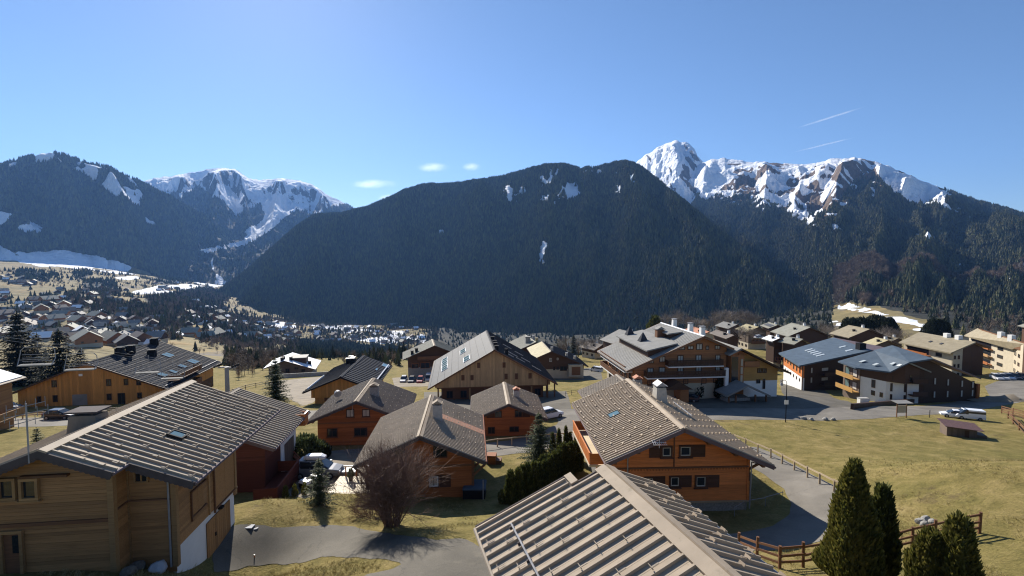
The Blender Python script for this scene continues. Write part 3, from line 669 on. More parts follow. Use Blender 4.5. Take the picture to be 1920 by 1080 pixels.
# ------------------------------------------------------------------ chalets
def clip(poly, a, b, c):
    """part of the 2-D polygon where a*x+b*y <= c"""
    o = []
    for i in range(len(poly)):
        p, q = poly[i], poly[(i+1) % len(poly)]; dp = a*p[0]+b*p[1]-c; dq = a*q[0]+b*q[1]-c
        if dp <= 0: o.append(p)
        if (dp < 0) != (dq < 0) and abs(dp-dq) > 1e-9:
            t = dp/(dp-dq); o.append((p[0]+(q[0]-p[0])*t, p[1]+(q[1]-p[1])*t))
    return o
class House:
    def __init__(s, name, label, cat, Rn, Rf, zr, left=None, right=None, tan=.42, base=None, wl=None, wr=None, L=None, group=None, dirpx=None, y0=None, d=None):
        """Rn, Rf: near and far ridge end (pixels of the photograph), zr: ridge height against the camera,
        left / right: near eave ends (pixels); all become a real position, width and length"""
        n = at_z(*Rn, zr) if len(Rn) == 2 else np.array(Rn, float)
        if d is not None: d = np.array([d[0], d[1], 0.]); d /= np.linalg.norm(d)
        else: d = at_z(*Rf, zr)-n; L = L or float(np.hypot(d[0], d[1])); d /= np.linalg.norm(d)
        p = np.array([d[1], -d[0], 0])
        def width(px, sg):
            r = ray(*px); A = np.array([r, -sg*p+np.array([0,0,tan])]).T
            return float(np.linalg.lstsq(A, n, rcond=None)[0][1])
        s.wl = wl or width(left, -1); s.wr = wr or (width(right, 1) if right else s.wl)
        s.L = L; s.tan = tan; s.n = n; s.d = d; s.p = p; s.zr = zr
        c = n+d*L/2
        s.base = base if base is not None else min(gz(c[0], c[1]), gz(n[0], n[1]))
        s.H = zr-s.base                       # ridge height over the base
        s.rz = math.atan2(p[1], p[0])
        s.root = thing(name, label, cat, (n[0], n[1], s.base), s.rz, group)
        s.cphi = 1/math.hypot(1, tan); s.sphi = tan*s.cphi
        s.Mi = np.array([p, d, [0,0,1.]])
    # local frame: x right, y away along the ridge (0 at the near end), z up from the base
    def loc(s, P): return s.Mi@(np.asarray(P)-np.array([s.n[0], s.n[1], s.base]))
    def wor(s, q): return s.Mi.T@np.asarray(q, float)+np.array([s.n[0], s.n[1], s.base])
    def on_y(s, u, v, y):
        o = s.loc((0,0,0)); r = s.Mi@ray(u, v); t = (y-o[1])/r[1]; q = o+r*t; return q[0], q[2]
    def on_x(s, u, v, x):
        o = s.loc((0,0,0)); r = s.Mi@ray(u, v); t = (x-o[0])/r[0]; q = o+r*t; return q[1], q[2]
    def on_slope(s, u, v, side):
        o = s.loc((0,0,0)); r = s.Mi@ray(u, v); nrm_ = np.array([side*s.sphi, 0, s.cphi]); t = ((np.array([0,0,s.H])-o)@nrm_)/(r@nrm_); q = o+r*t
        return abs(q[0])/s.cphi, q[1]
    def sp(s, side, a, y, h=0):
        """point on a slope: a metres down from the ridge, h above it"""
        return (side*(a*s.cphi+h*s.sphi), y, s.H-a*s.sphi+h*s.cphi)
    def S(s, side): return (s.wl if side < 0 else s.wr)/s.cphi
    def roof(s, mat, th=.16, ribs=None, cap=.22, capmat=None, edge=None, guards=None, y0=0, y1=None, sides=(-1,1), panels=False, fascia=True, gmat=None, ribh=.05, ribw=.06, gsize=1):
        y1 = s.L if y1 is None else y1
        m = MB()
        for sd in sides:
            a = [s.sp(sd, 0, y0, 0), s.sp(sd, s.S(sd), y0, 0), s.sp(sd, s.S(sd), y1, 0), s.sp(sd, 0, y1, 0)]
            b = [(q[0], q[1], q[2]-th) for q in a]
            m.hexa(b, a) if sd > 0 else m.hexa(b[::-1], a[::-1])
        s.rf = m.build('roof', mat, s.root)
        em = edge or M['edge_metal']
        if fascia:
            for sd in sides:
                f = MB()
                for y in (y0, y1):
                    f.bar(s.sp(sd, .0, y, -.13), s.sp(sd, s.S(sd), y, -.13), .07, .30)
                f.build('bargeboard', em, s.rf)
                g = MB().tube(s.sp(sd, s.S(sd)+.06, y0, -.08), s.sp(sd, s.S(sd)+.06, y1, -.08), .075, n=6)
                g.build('gutter', em, s.rf)
        if cap:
            k = MB()
            for sd in sides:
                k.hexa([s.sp(sd, 0, y0-.02, .01), s.sp(sd, cap, y0-.02, .01), s.sp(sd, cap, y1+.02, .01), s.sp(sd, 0, y1+.02, .01)],
                       [s.sp(sd, 0, y0-.02, ribh+.035), s.sp(sd, cap, y0-.02, ribh+.02), s.sp(sd, cap, y1+.02, ribh+.02), s.sp(sd, 0, y1+.02, ribh+.035)])
            k.build('ridge_cap', capmat or mat, s.rf)
        if ribs and not panels:
            for sd in sides:
                r = MB(); y = y0+ribs*.5
                while y < y1-.03:
                    a0 = cap*.9; a1 = s.S(sd)
                    lo = [s.sp(sd, a0, y-ribw, 0), s.sp(sd, a1, y-ribw, 0), s.sp(sd, a1, y+ribw, 0), s.sp(sd, a0, y+ribw, 0)]
                    hi = [s.sp(sd, a0, y-ribw*.6, ribh), s.sp(sd, a1, y-ribw*.6, ribh), s.sp(sd, a1, y+ribw*.6, ribh), s.sp(sd, a0, y+ribw*.6, ribh)]
                    b = len(r.v); r.v += lo+hi; q = [(b+4,b+5,b+6,b+7),(b,b+1,b+5,b+4),(b+1,b+2,b+6,b+5),(b+2,b+3,b+7,b+6)]
                    r.f += q if sd > 0 else [t[::-1] for t in q]
                    y += ribs
                r.build('roof_ribs', mat, s.rf, kind='stuff')
        if guards:
            rows, step = guards
            for sd in sides:
                g = MB()
                for i in range(rows):
                    a = s.S(sd)*(i+.75)/rows-.25; y = y0+.4+(step/2 if i % 2 else 0)
                    while y < y1-.2:
                        w = .10*gsize
                        g.hexa([s.sp(sd, a-.05, y-w, .0), s.sp(sd, a+.05, y-w, .0), s.sp(sd, a+.05, y+w, .0), s.sp(sd, a-.05, y+w, .0)][::sd], [s.sp(sd, a, y-w, .12*gsize), s.sp(sd, a+.05, y-w, .10*gsize), s.sp(sd, a+.05, y+w, .10*gsize), s.sp(sd, a, y+w, .12*gsize)][::sd]); y += step
                g.build('snow_guards', gmat or M['beige_metal'], s.rf, kind='stuff')
        return s.rf
    def body(s, mat, fy=1.0, by=None, ox=.9, ox_r=None, low=None, split=None, board=None, vertical=False, sill_z=-2.5, x0=None, x1=None, proud=.03):
        """gabled walls under the roof; low: material of the ground floor up to height split; board: cladding board height"""
        by = fy if by is None else by
        x0 = -s.wl+ox if x0 is None else x0; x1 = s.wr-(ox if ox_r is None else ox_r) if x1 is None else x1
        s.x0, s.x1, s.fy, s.by = x0, x1, fy, s.L-by
        top = lambda x: s.H-abs(x)*s.tan-.17
        zs = split if split is not None else sill_z
        prof = [(x0, zs), (x1, zs), (x1, top(x1)), (0, top(0)), (x0, top(x0))] if x0 < 0 < x1 else [(x0, zs), (x1, zs), (x1, top(x1)), (x0, top(x0))]
        s.prof = prof
        w = MB().hexa([(x, s.fy, z) for x, z in prof], [(x, s.by, z) for x, z in prof]); s.wall = w.build('wall', mat, s.root)
        if split is not None:
            MB().box(x0+proud, x1-proud, s.fy+proud, s.by-proud, sill_z, split-.002).build('ground_floor', low or mat, s.root)
        if board:
            c = MB(); s._boards(c, prof, board, vertical, lambda a, z, o: (a, s.fy-o, z))
            for sd, x in ((-1, x0), (1, x1)):
                rect = [(s.fy, zs), (s.by, zs), (s.by, top(x)), (s.fy, top(x))]
                s._boards(c, rect if sd > 0 else rect, board, vertical, (lambda a, z, o, x=x, sd=sd: (x+sd*o, a, z)), flip=sd < 0)
            c.build('cladding', mat, s.wall, kind='stuff')
    def _boards(s, m, poly, h, vertical, f, flip=False, single=None):
        lo = min(p[0 if vertical else 1] for p in poly); hi = max(p[0 if vertical else 1] for p in poly); k = 0; z = lo
        while z < hi-.02:
            q = clip(clip(poly, -1, 0, -z), 1, 0, z+h-.018) if vertical else clip(clip(poly, 0, -1, -z), 0, 1, z+h-.018)
            if len(q) > 2:
                r = random.Random(k*7+int(lo*100)); j = r.random()*.008
                if vertical: out = [f(a, b, .022+j) for a, b in q]
                else: out = [f(a, b, .040+j-.030*(b-z)/h) for a, b in q]
                inn = [f(a, b, .0) for a, b in q]
                if single: single(inn, out, flip)
                else: m.hexa(inn, out) if not flip else m.hexa(inn[::-1], out[::-1])
            z += h; k += 1
    def fmap(s, face, at=None):
        if face == 'front': y = s.fy if at is None else at; return lambda a, z, o: (a, y-o, z)
        if face == 'back': y = s.by if at is None else at; return lambda a, z, o: (a, y+o, z)
        if face == 'right': x = s.x1 if at is None else at; return lambda a, z, o: (x+o, a, z)
        x = s.x0 if at is None else at; return lambda a, z, o: (x-o, a, z)
    def fbox(s, m, f, a0, a1, z0, z1, o0, o1):
        c = lambda o: [f(a0,z0,o), f(a1,z0,o), f(a1,z1,o), f(a0,z1,o)]
        A, B = c(o0), c(o1)
        n = (Vector(A[1])-Vector(A[0])).cross(Vector(A[2])-Vector(A[1])); dirv = Vector(B[0])-Vector(A[0])
        m.hexa(A, B) if n.dot(dirv) > 0 else m.hexa(A[::-1], B[::-1]); return m
    def rect(s, face, px, at=None):
        u0, v0, u1, v1 = px
        if face in ('front', 'back'):
            y = at if at is not None else (s.fy if face == 'front' else s.by)
            a0, z1 = s.on_y(u0, v0, y); a1, z0 = s.on_y(u1, v1, y)
        else:
            x = at if at is not None else (s.x1 if face == 'right' else s.x0)
            a0, z1 = s.on_x(u0, v0, x); a1, z0 = s.on_x(u1, v1, x)
        return min(a0,a1), max(a0,a1), min(z0,z1), max(z0,z1)
    def window(s, face, px=None, r=None, at=None, frame=None, pane=None, shut='', shmat=None, fw=.09, out=.07, mull=1, door=False, sill=None, name=None, off=.035, sash=None):
        a0, a1, z0, z1 = r if r else s.rect(face, px, at)
        f = s.fmap(face, at); m = MB(); fm = frame or M['shutter']
        for q in ((a0,a1,z1-fw,z1),(a0,a1,z0,z0+fw),(a0,a0+fw,z0+fw,z1-fw),(a1-fw,a1,z0+fw,z1-fw)): s.fbox(m, f, *q, off*.5, off+out)
        if mull: s.fbox(m, f, (a0+a1)/2-.03, (a0+a1)/2+.03, z0+fw, z1-fw, off*.5, off+out*.7)
        o = m.build(name or ('door' if door else 'window'), fm, s.root)
        p = MB().poly([f(a0+fw,z0+fw,off+.012), f(a1-fw,z0+fw,off+.012), f(a1-fw,z1-fw,off+.012), f(a0+fw,z1-fw,off+.012)])
        p.build('pane', pane or M['glass'], o)
        if sash:
            q = MB(); b = fw+.075
            for r4 in ((a0+fw,a1-fw,z1-b,z1-fw),(a0+fw,a1-fw,z0+fw,z0+b),(a0+fw,a0+b,z0+b,z1-b),(a1-b,a1-fw,z0+b,z1-b)): s.fbox(q, f, *r4, off+.013, off+.05)
            q.build('sash', sash, o)
        if sill: s.fbox(MB(), f, a0-.08, a1+.08, z0-.07, z0-.004, off*.5, off+.16).build('sill', sill, o)
        w = (a1-a0)
        for ch in shut:
            b0, b1 = (a0-w-.03, a0-.03) if ch == 'l' else (a1+.03, a1+w+.03)
            sm = MB(); s.fbox(sm, f, b0, b1, z0, z1, off*.5, off+.05); s.fbox(sm, f, b0+.08, b1-.08, z0+.18, z0+.28, off+.05, off+.075); s.fbox(sm, f, b0+.08, b1-.08, z1-.28, z1-.18, off+.05, off+.075)
            sm.build('shutter', shmat or M['shutter'], s.root)
        return o
    def beam(s, a, b, w, h, mat, name='beam'): return MB().bar(a, b, w, h).build(name, mat, s.root)
    def balcony(s, face, a0, a1, z, depth=1.2, rail=1.0, mat=None, floor=None, at=None, posts=0, slats=0, solid=True, name='balcony', edge=None):
        f = s.fmap(face, at); mt = mat or M['brown_wood']
        m = MB(); s.fbox(m, f, a0, a1, z-.18, z, .002, depth); o = m.build(name, floor or mt, s.root)
        if solid:
            k = max(1, int((a1-a0)/.16)) if slats else 1
            r = MB()
            for i in range(k):
                b0 = a0+(a1-a0)*i/k; b1 = a0+(a1-a0)*(i+1)/k-(.03 if k > 1 else 0)
                s.fbox(r, f, b0, b1, z+.05, z+rail-.08, depth-.06, depth-.02)
            s.fbox(r, f, a0, a0+.04, z+.05, z+rail-.08, .05, depth-.08); s.fbox(r, f, a1-.04, a1, z+.05, z+rail-.08, .05, depth-.08)
            r.build('balustrade', mt, o)
        h = MB(); s.fbox(h, f, a0-.03, a1+.03, z+rail-.08, z+rail, depth-.10, depth+.02); h.build('handrail', edge or mt, o)
        return o
    def chimney(s, side, a, y, w=.7, dpt=.7, h=1.2, mat=None, capmat=None, taper=.8, gable=False, label=None):
        """block standing on a slope; h above the upper side"""
        x, yy, z = s.sp(side, a, y); m = MB()
        lo = [(x-w/2, yy-dpt/2, z-w*s.tan-.3), (x+w/2, yy-dpt/2, z-w*s.tan-.3), (x+w/2, yy+dpt/2, z-w*s.tan-.3), (x-w/2, yy+dpt/2, z-w*s.tan-.3)]
        hi = [(x+(q[0]-x)*taper, yy+(q[1]-yy)*taper, z+h) for q in lo]
        m.hexa(lo, hi); o = m.build('chimney', mat or M['render_grey'], s.root)
        c = MB(); k = taper*.62
        for i in (-1, 1):
            for j in (-1, 1): c.box(x+i*w*.3*taper-.05, x+i*w*.3*taper+.05, yy+j*dpt*.3*taper-.05, yy+j*dpt*.3*taper+.05, z+h-.01, z+h+.16)
        if gable:
            e = [(x-w*k, yy-dpt*k, z+h+.16), (x+w*k, yy-dpt*k, z+h+.16), (x+w*k, yy+dpt*k, z+h+.16), (x-w*k, yy+dpt*k, z+h+.16)]
            c.hexa(e, [(q[0], q[1], q[2]+.05) for q in e]); ap = z+h+.16+w*.34
            c.poly([e[0], e[3], (x, yy+dpt*k, ap), (x, yy-dpt*k, ap)]); c.poly([e[2], e[1], (x, yy-dpt*k, ap), (x, yy+dpt*k, ap)]); c.poly([e[0], (x, yy-dpt*k, ap), e[1]]); c.poly([e[2], (x, yy+dpt*k, ap), e[3]])
        else: c.box(x-w*k, x+w*k, yy-dpt*k, yy+dpt*k, z+h+.16, z+h+.24)
        c.build('chimney_cap', capmat or M['zinc'], o)
        return o
    def skylight(s, side, px=None, r=None, frame=None, pane=None, hgt=.14, split=0):
        """roof window given by the pixels of its corners or (a0, a1, y0, y1) on the slope"""
        if px:
            q = [s.on_slope(*c, side) for c in px]; a0 = min(c[0] for c in q); a1 = max(c[0] for c in q); y0 = min(c[1] for c in q); y1 = max(c[1] for c in q)
            a0, a1 = (sorted(c[0] for c in q)[0]+sorted(c[0] for c in q)[1])/2, (sorted(c[0] for c in q)[2]+sorted(c[0] for c in q)[3])/2
            y0, y1 = (sorted(c[1] for c in q)[0]+sorted(c[1] for c in q)[1])/2, (sorted(c[1] for c in q)[2]+sorted(c[1] for c in q)[3])/2
        else: a0, a1, y0, y1 = r
        m = MB(); fw = min(.09, (a1-a0)*.14)
        def bx(b0, b1, c0, c1, h0, h1): m.hexa([s.sp(side,b0,c0,h0), s.sp(side,b1,c0,h0), s.sp(side,b1,c1,h0), s.sp(side,b0,c1,h0)][::side], [s.sp(side,b0,c0,h1), s.sp(side,b1,c0,h1), s.sp(side,b1,c1,h1), s.sp(side,b0,c1,h1)][::side])
        bx(a0,a1,y0,y0+fw,.0,hgt); bx(a0,a1,y1-fw,y1,.0,hgt); bx(a0,a0+fw,y0+fw,y1-fw,.0,hgt); bx(a1-fw,a1,y0+fw,y1-fw,.0,hgt)
        for i in range(split):
            yy = y0+(y1-y0)*(i+1)/(split+1); bx(a0+fw,a1-fw,yy-fw*.5,yy+fw*.5,.0,hgt*.95)
        o = m.build('skylight', frame or M['black'], s.root)
        q = [s.sp(side,a0+fw,y0+fw,hgt*.8), s.sp(side,a1-fw,y0+fw,hgt*.8), s.sp(side,a1-fw,y1-fw,hgt*.8), s.sp(side,a0+fw,y1-fw,hgt*.8)]
        MB().poly(q if side > 0 else q[::-1]).build('pane', pane or M['sky_glass'], o)
        return o
    def vent(s, side, a, y, w=.5, h=.5, mat=None, name='roof_vent'):
        x, yy, z = s.sp(side, a, y); m = MB(); m.box(x-w/2, x+w/2, yy-w/2, yy+w/2, z-w*s.tan, z+h); m.box(x-w*.65, x+w*.65, yy-w*.65, yy+w*.65, z+h+.002, z+h+.07)
        return m.build(name, mat or M['black'], s.root)
    def purlins(s, mat, n=3, out=.9, sz=.2, back=False):
        for sd in (-1, 1):
            for i in range(1, n+1):
                a = s.S(sd)*i/(n+.35); q = s.sp(sd, a, .06, -.20-sz/2); MB().bar(q, (q[0], s.fy+.02, q[2]), sz, sz).build('purlin', mat, s.root)
    def downpipe(s, pts, mat=None, r=.05): return MB().path(pts, r, 6).build('downpipe', mat or M['zinc'], s.root)
def slope_hex(h, m, side, a0, a1, y0, y1, h0, h1):
    lo = [h.sp(side,a0,y0,h0), h.sp(side,a1,y0,h0), h.sp(side,a1,y1,h0), h.sp(side,a0,y1,h0)]; hi = [h.sp(side,a0,y0,h1), h.sp(side,a1,y0,h1), h.sp(side,a1,y1,h1), h.sp(side,a0,y1,h1)]
    m.hexa(lo, hi) if side > 0 else m.hexa(lo[::-1], hi[::-1]); return m
def panel_roof(h, side, a0, a1, y0, y1, pitch, mat, ribw=.05, ribh=.075, a0f=None, inset=None):
    """each ribbed sheet of a slope is a piece of its own under the roof (mesh shared by length)"""
    n = max(1, round((y1-y0)/pitch)); pt = (y1-y0)/n; cache = {}
    for i in range(n):
        y = y0+i*pt; b1 = a1 if inset is None else inset(y+pt/2, a1); b0 = a0 if a0f is None else a0f(y+pt/2, a0)
        key = (round(b0,3), round(b1,3))
        if key not in cache:
            m = MB(); L = b1-b0
            def q(x, yy, z): return (x*side, yy, z)
            m.f_ = 0
            prof = [(.004, .006), (pt*.5-ribw, .006), (pt*.5-ribw*.92, ribh), (pt*.5+ribw*.72, ribh), (pt*.5+ribw, .006), (pt-.004, .006)]
            for (ya, za), (yb, zb) in zip(prof[:-1], prof[1:]):
                f = [q(0,ya,za), q(L,ya,za), q(L,yb,zb), q(0,yb,zb)]; m.poly(f if side > 0 else f[::-1])
            m.poly([q(L, ya, za) for ya, za in prof][::side]); cache[key] = m.mesh('roof_panel')
        p0 = h.sp(side, b0, y, 0)
        put('roof_panel', cache[key], mat, h.rf, p0, (0, side*math.atan(h.tan), 0))
def guard_pieces(h, side, pts, mat, w=.16, hg=.13):
    """single snow guards, a bracket each"""
    m = MB(); m.hexa([(-.16*side,-.025,.07),(.10*side,-.025,.07),(.10*side,.025,.07),(-.16*side,.025,.07)][::side], [(-.16*side,-.025,.085),(.10*side,-.025,.085),(.10*side,.025,.085),(-.16*side,.025,.085)][::side])
    m.hexa([(.07*side,-w,.07),(.10*side,-w,.07),(.10*side,w,.07),(.07*side,w,.07)][::side], [(.08*side,-w,.07+hg),(.10*side,-w,.07+hg),(.10*side,w,.07+hg),(.08*side,w,.07+hg)][::side])
    me = m.mesh('snow_guard')
    for a, y in pts: put('snow_guard', me, mat, h.rf, h.sp(side, a, y, .055), (0, side*math.atan(h.tan), 0))
def lace(h, m, side, a0, a1, y, drop, n):
    """scalloped edge under a bargeboard"""
    for i in range(n):
        b0 = a0+(a1-a0)*i/n; b1 = a0+(a1-a0)*(i+1)/n; c = (b0+b1)/2
        A = [h.sp(side,b0,y,-.28), h.sp(side,b1,y,-.28), h.sp(side,b1,y,-.28-drop*.5), h.sp(side,c,y,-.28-drop), h.sp(side,b0,y,-.28-drop*.5)]
        m.hexa(A if side < 0 else A[::-1], [(q[0], q[1]-.03, q[2]) for q in (A if side < 0 else A[::-1])])
# ------------------------------------------------------------------ nearest houses
def planks(h, name, poly, height, f, mat, parent, vertical=False, flip=False):
    def one(inn, out, fl):
        m = MB(); m.hexa(inn, out) if not fl else m.hexa(inn[::-1], out[::-1]); m.build(name, mat, parent)
    h._boards(None, poly, height, vertical, f, flip, single=one)
# --- large pale wooden house, lower left
LH = House('chalet', 'large pale wooden house, ribbed beige roof, closed shutters above a white garage', 'house', (77,844), (358,715), -8.5, wl=6.2, wr=5.93, tan=.38, base=-14.9)
h = LH; h.roof(M['edge_metal'], th=.2, cap=0, fascia=False, y0=.9, sides=(1,)); rfm = h.rf
e = MB(); slope_hex(h, e, 1, 0, 3.0/h.cphi, -.15, .898, -.2, 0); slope_hex(h, e, -1, 0, h.S(-1), -.15, h.L, -.2, 0); e.build('bay_roof', M['edge_metal'], h.rf)
panel_roof(h, 1, .30, h.S(1), .9, h.L, .47, M['beige_metal'], ribw=.042, ribh=.105)
panel_roof(h, 1, .30, 3.0/h.cphi, -.15, .9, .5, M['beige_metal'], ribw=.042, ribh=.105)
panel_roof(h, -1, .30, h.S(-1), -.15, h.L, .47, M['beige_metal'], ribw=.042, ribh=.105)
c = MB()
for sd in (-1, 1):
    c.hexa([h.sp(sd,0,-.2,.0), h.sp(sd,.36,-.2,.0), h.sp(sd,.36,h.L+.03,.0), h.sp(sd,0,h.L+.03,.0)][::sd], [h.sp(sd,0,-.2,.13), h.sp(sd,.36,-.2,.115), h.sp(sd,.36,h.L+.03,.115), h.sp(sd,0,h.L+.03,.13)][::sd])
c.build('ridge_cap', M['beige_metal'], h.rf)
for a0, a1, y in ((0, 3.0/h.cphi, -.17), (3.0/h.cphi-.05, h.S(1), .87)):
    MB().bar(h.sp(1,a0,y,-.12), h.sp(1,a1,y,-.12), .07, .30).build('bargeboard', M['edge_metal'], h.rf)
    l = MB(); lace(h, l, 1, a0, a1, y+.02, .10, int((a1-a0)/.22)); l.build('scalloped_trim', M['edge_metal'], h.rf)
MB().bar(h.sp(-1,0,-.17,-.12), h.sp(-1,h.S(-1),-.17,-.12), .07, .30).build('bargeboard', M['edge_metal'], h.rf)
l = MB(); lace(h, l, -1, 0, h.S(-1), -.15, .10, 28); l.build('scalloped_trim', M['edge_metal'], h.rf)
MB().tube(h.sp(1,h.S(1)+.06,.9,-.05), h.sp(1,h.S(1)+.06,h.L,-.05), .08, n=8).build('gutter', M['plum_metal'], h.rf)
MB().tube(h.sp(1,3.0/h.cphi+.04,-.15,-.05), h.sp(1,3.0/h.cphi+.04,.9,-.05), .08, n=8).build('gutter', M['plum_metal'], h.rf)
pts = []
for i, a in enumerate((1.15,2.05,2.95,3.85,4.7,5.55,6.0)):
    y = 1.2+(.72 if i % 2 else 0)
    while y < h.L-.3: pts.append((a, y)); y += 1.42 if a < 5.8 else .94
pts += [(1.6,.3),(2.6,-.0),(2.9,.45)]
guard_pieces(h, 1, pts, M['beige_metal2'], w=.11, hg=.075)
# walls: bay in front, main block behind it
h.x0, h.x1, h.fy, h.by = -5.2, 4.5, .75, 8.3
top = lambda x: h.H-abs(x)*h.tan-.22
bx = 2.35; zw = h.zr*0+(-14.5-h.base)
bay = MB().hexa([(x, .75, z) for x, z in ((-5.2,-1),(bx,-1),(bx,top(bx)),(0,top(0)),(-5.2,top(5.2)))], [(x, 1.75, z) for x, z in ((-5.2,-1),(bx,-1),(bx,top(bx)),(0,top(0)),(-5.2,top(5.2)))]).build('bay_wall', M['pale_wood'], h.root)
wall = MB().hexa([(x, 1.8, z) for x, z in ((-5.1,zw),(4.5,zw),(4.5,top(4.5)),(0,top(0)),(-5.1,top(5.1)))], [(x, 8.3, z) for x, z in ((-5.1,zw),(4.5,zw),(4.5,top(4.5)),(0,top(0)),(-5.1,top(5.1)))]).build('wall', M['pale_wood'], h.root)
MB().box(-5.1, 4.47, 1.83, 8.27, -3.5, zw-.002).build('ground_floor', M['white_plaster'], h.root)
planks(h, 'plank', [(-5.2,-.6),(bx,-.6),(bx,top(bx)),(0,top(0)),(-5.2,top(5.2))], .175, lambda a, z, o: (a, .75-o, z), M['pale_wood'], bay)
planks(h, 'plank', [(.75,-.6),(1.8,-.6),(1.8,top(bx)),(.75,top(bx))], .175, lambda a, z, o: (bx+o, a, z), M['pale_wood'], bay)
planks(h, 'plank', [(bx,zw-1.2),(4.5,zw-1.2),(4.5,top(4.5)),(bx,top(bx))], .175, lambda a, z, o: (a, 1.8-o, z), M['pale_wood'], wall)
planks(h, 'plank', [(1.8,zw),(8.3,zw),(8.3,top(4.5)),(1.8,top(4.5))], .175, lambda a, z, o: (4.5+o, a, z), M['pale_wood'], wall)
post = lambda x, y, z0, z1, w=.2: MB().box(x-w/2, x+w/2, y-w/2, y+w/2, z0, z1).build('corner_post', M['trim_wood'], h.root)
post(bx-.02, .75, -.6, top(bx)-.02, .26); post(bx+.03, 1.78, -.6, top(bx)-.02, .16); post(4.5, 1.8, zw-.9, top(4.5)-.02, .24); post(4.5, 8.3, zw-.4, top(4.5)-.02, .24); post(4.53, 5.05, zw, top(4.5)-.02, .14)
for (y, a0, a1, v) in ((.71, -5.2, bx, 977),):
    _, z = h.on_y(100, v, y); MB().box(a0, a1, y-.08, y-.005, z-.16, z).build('ledge', M['brown_wood'], h.root)
_, z = h.on_y(280, 936, 1.76); MB().box(bx+.1, 4.4, 1.68, 1.755, z-.06, z+.02).build('ledge', M['brown_wood'], h.root)
MB().box(bx+.031, bx+.10, .9, 1.7, z-.06, z+.02).build('ledge', M['brown_wood'], h.root)
for px in ((-3,896,35,935), (39,896,77,935)): h.window('front', px, at=.72, frame=M['trim_wood'], fw=.12, out=.14, mull=0, sill=M['trim_wood'])
MB().box(*sum([list(q) for q in ((h.on_y(-10,0,.7)[0], h.on_y(84,0,.7)[0]), (.50,.74))], []), h.on_y(40,893,.7)[1]-.06, h.on_y(40,893,.7)[1]+.05).build('ledge', M['brown_wood'], h.root)
o = h.window('front', (1,995,51,1092), at=.72, frame=M['trim_wood'], pane=M['brown_wood'], fw=.14, out=.12, mull=0, door=True)
r_ = h.rect('front', (24,1003,46,1035), at=.72); MB().poly([(r_[0],.66,r_[2]),(r_[1],.66,r_[2]),(r_[1],.66,r_[3]),(r_[0],.66,r_[3])]).build('pane', M['glass'], o)
h.window('front', (252,882,280,903), at=1.77, frame=M['trim_wood'], fw=.07, mull=1)
for px in ((358,917,381,955), (400,868,439,922)):
    y0_, y1_, z0_, z1_ = h.rect('right', px, at=4.55)
    w0, w1, v0, v1 = y0_, y1_, z0_+.22, z1_-.22
    f = h.fmap('right', 4.5); m = MB(); h.fbox(m, f, w0, (w0+w1)/2-.008, v0, v1, .03, .08); h.fbox(m, f, (w0+w1)/2+.008, w1, v0, v1, .03, .08)
    o = m.build('shutter', M['pale_wood'], h.root)
    t_ = MB(); h.fbox(t_, f, w0-.08, w0-.005, v0-.25, v1+.1, .03, .13); h.fbox(t_, f, w0-.02, w1+.35, v1+.02, v1+.10, .03, .15); h.fbox(t_, f, w0-.02, w1+.35, v0-.10, v0-.02, .03, .13); t_.build('frame', M['brown_wood'], o)
r_ = h.rect('right', (385,938,434,1045), at=4.5)
f = h.fmap('right', 4.47); ga = MB().poly([f(r_[0],-2.3,.02), f(r_[1],-2.3,.02), f(r_[1],zw-.38,.02), f(r_[0],zw-.38,.02)]).build('garage_door', M['dark_wood'], h.root)
k = 12
for i in range(k):
    m = MB(); h.fbox(m, f, r_[0]+(r_[1]-r_[0])*i/k+.008, r_[0]+(r_[1]-r_[0])*(i+1)/k-.008, -2.3, zw-.40, .025, .055); m.build('plank', M['pale_wood'], ga)
m = MB(); h.fbox(m, f, r_[0]+.9, r_[0]+1.0, -1.2, -1.0, .06, .10); m.build('handle', M['black'], ga)
y_, z_ = h.on_x(411, 951, 4.5); MB().box(4.5, 4.72, y_-.16, y_+.16, z_-.07, z_+.07).build('wall_lamp', M['black'], h.root)
h.downpipe([(4.28, .95, top(4.5)-.05), (4.28, 1.68, top(4.5)-.5), (4.28, 1.70, -.5)], M['zinc'])
h.skylight(1, [(311.6,817.2),(323.9,809.1),(353.6,818),(338,828)], hgt=.17)
h.chimney(-1, 1.05, 4.3, 1.6, 1.15, .72, M['brown_render'], M['edge_metal'], taper=.80)
p = MB().tube((-.35,-.2,h.H-.5), (-.35,-.2,h.H+2.2), .035)
for zz, w_ in ((2.1,.7),(1.75,.8),(1.4,.6)):
    a = Vector((-.35,-.2,h.H+zz)); p.tube(a-Vector((w_,.1,.15)), a+Vector((w_,.1,.15)), .018)
    for q in range(5): b = a+Vector((w_,.1,.15))*(q/2-1); p.tube(b-Vector((0,.0,.22)), b+Vector((.0,.0,.22)), .012, n=4)
p.build('television_antenna', M['zinc'], h.root)
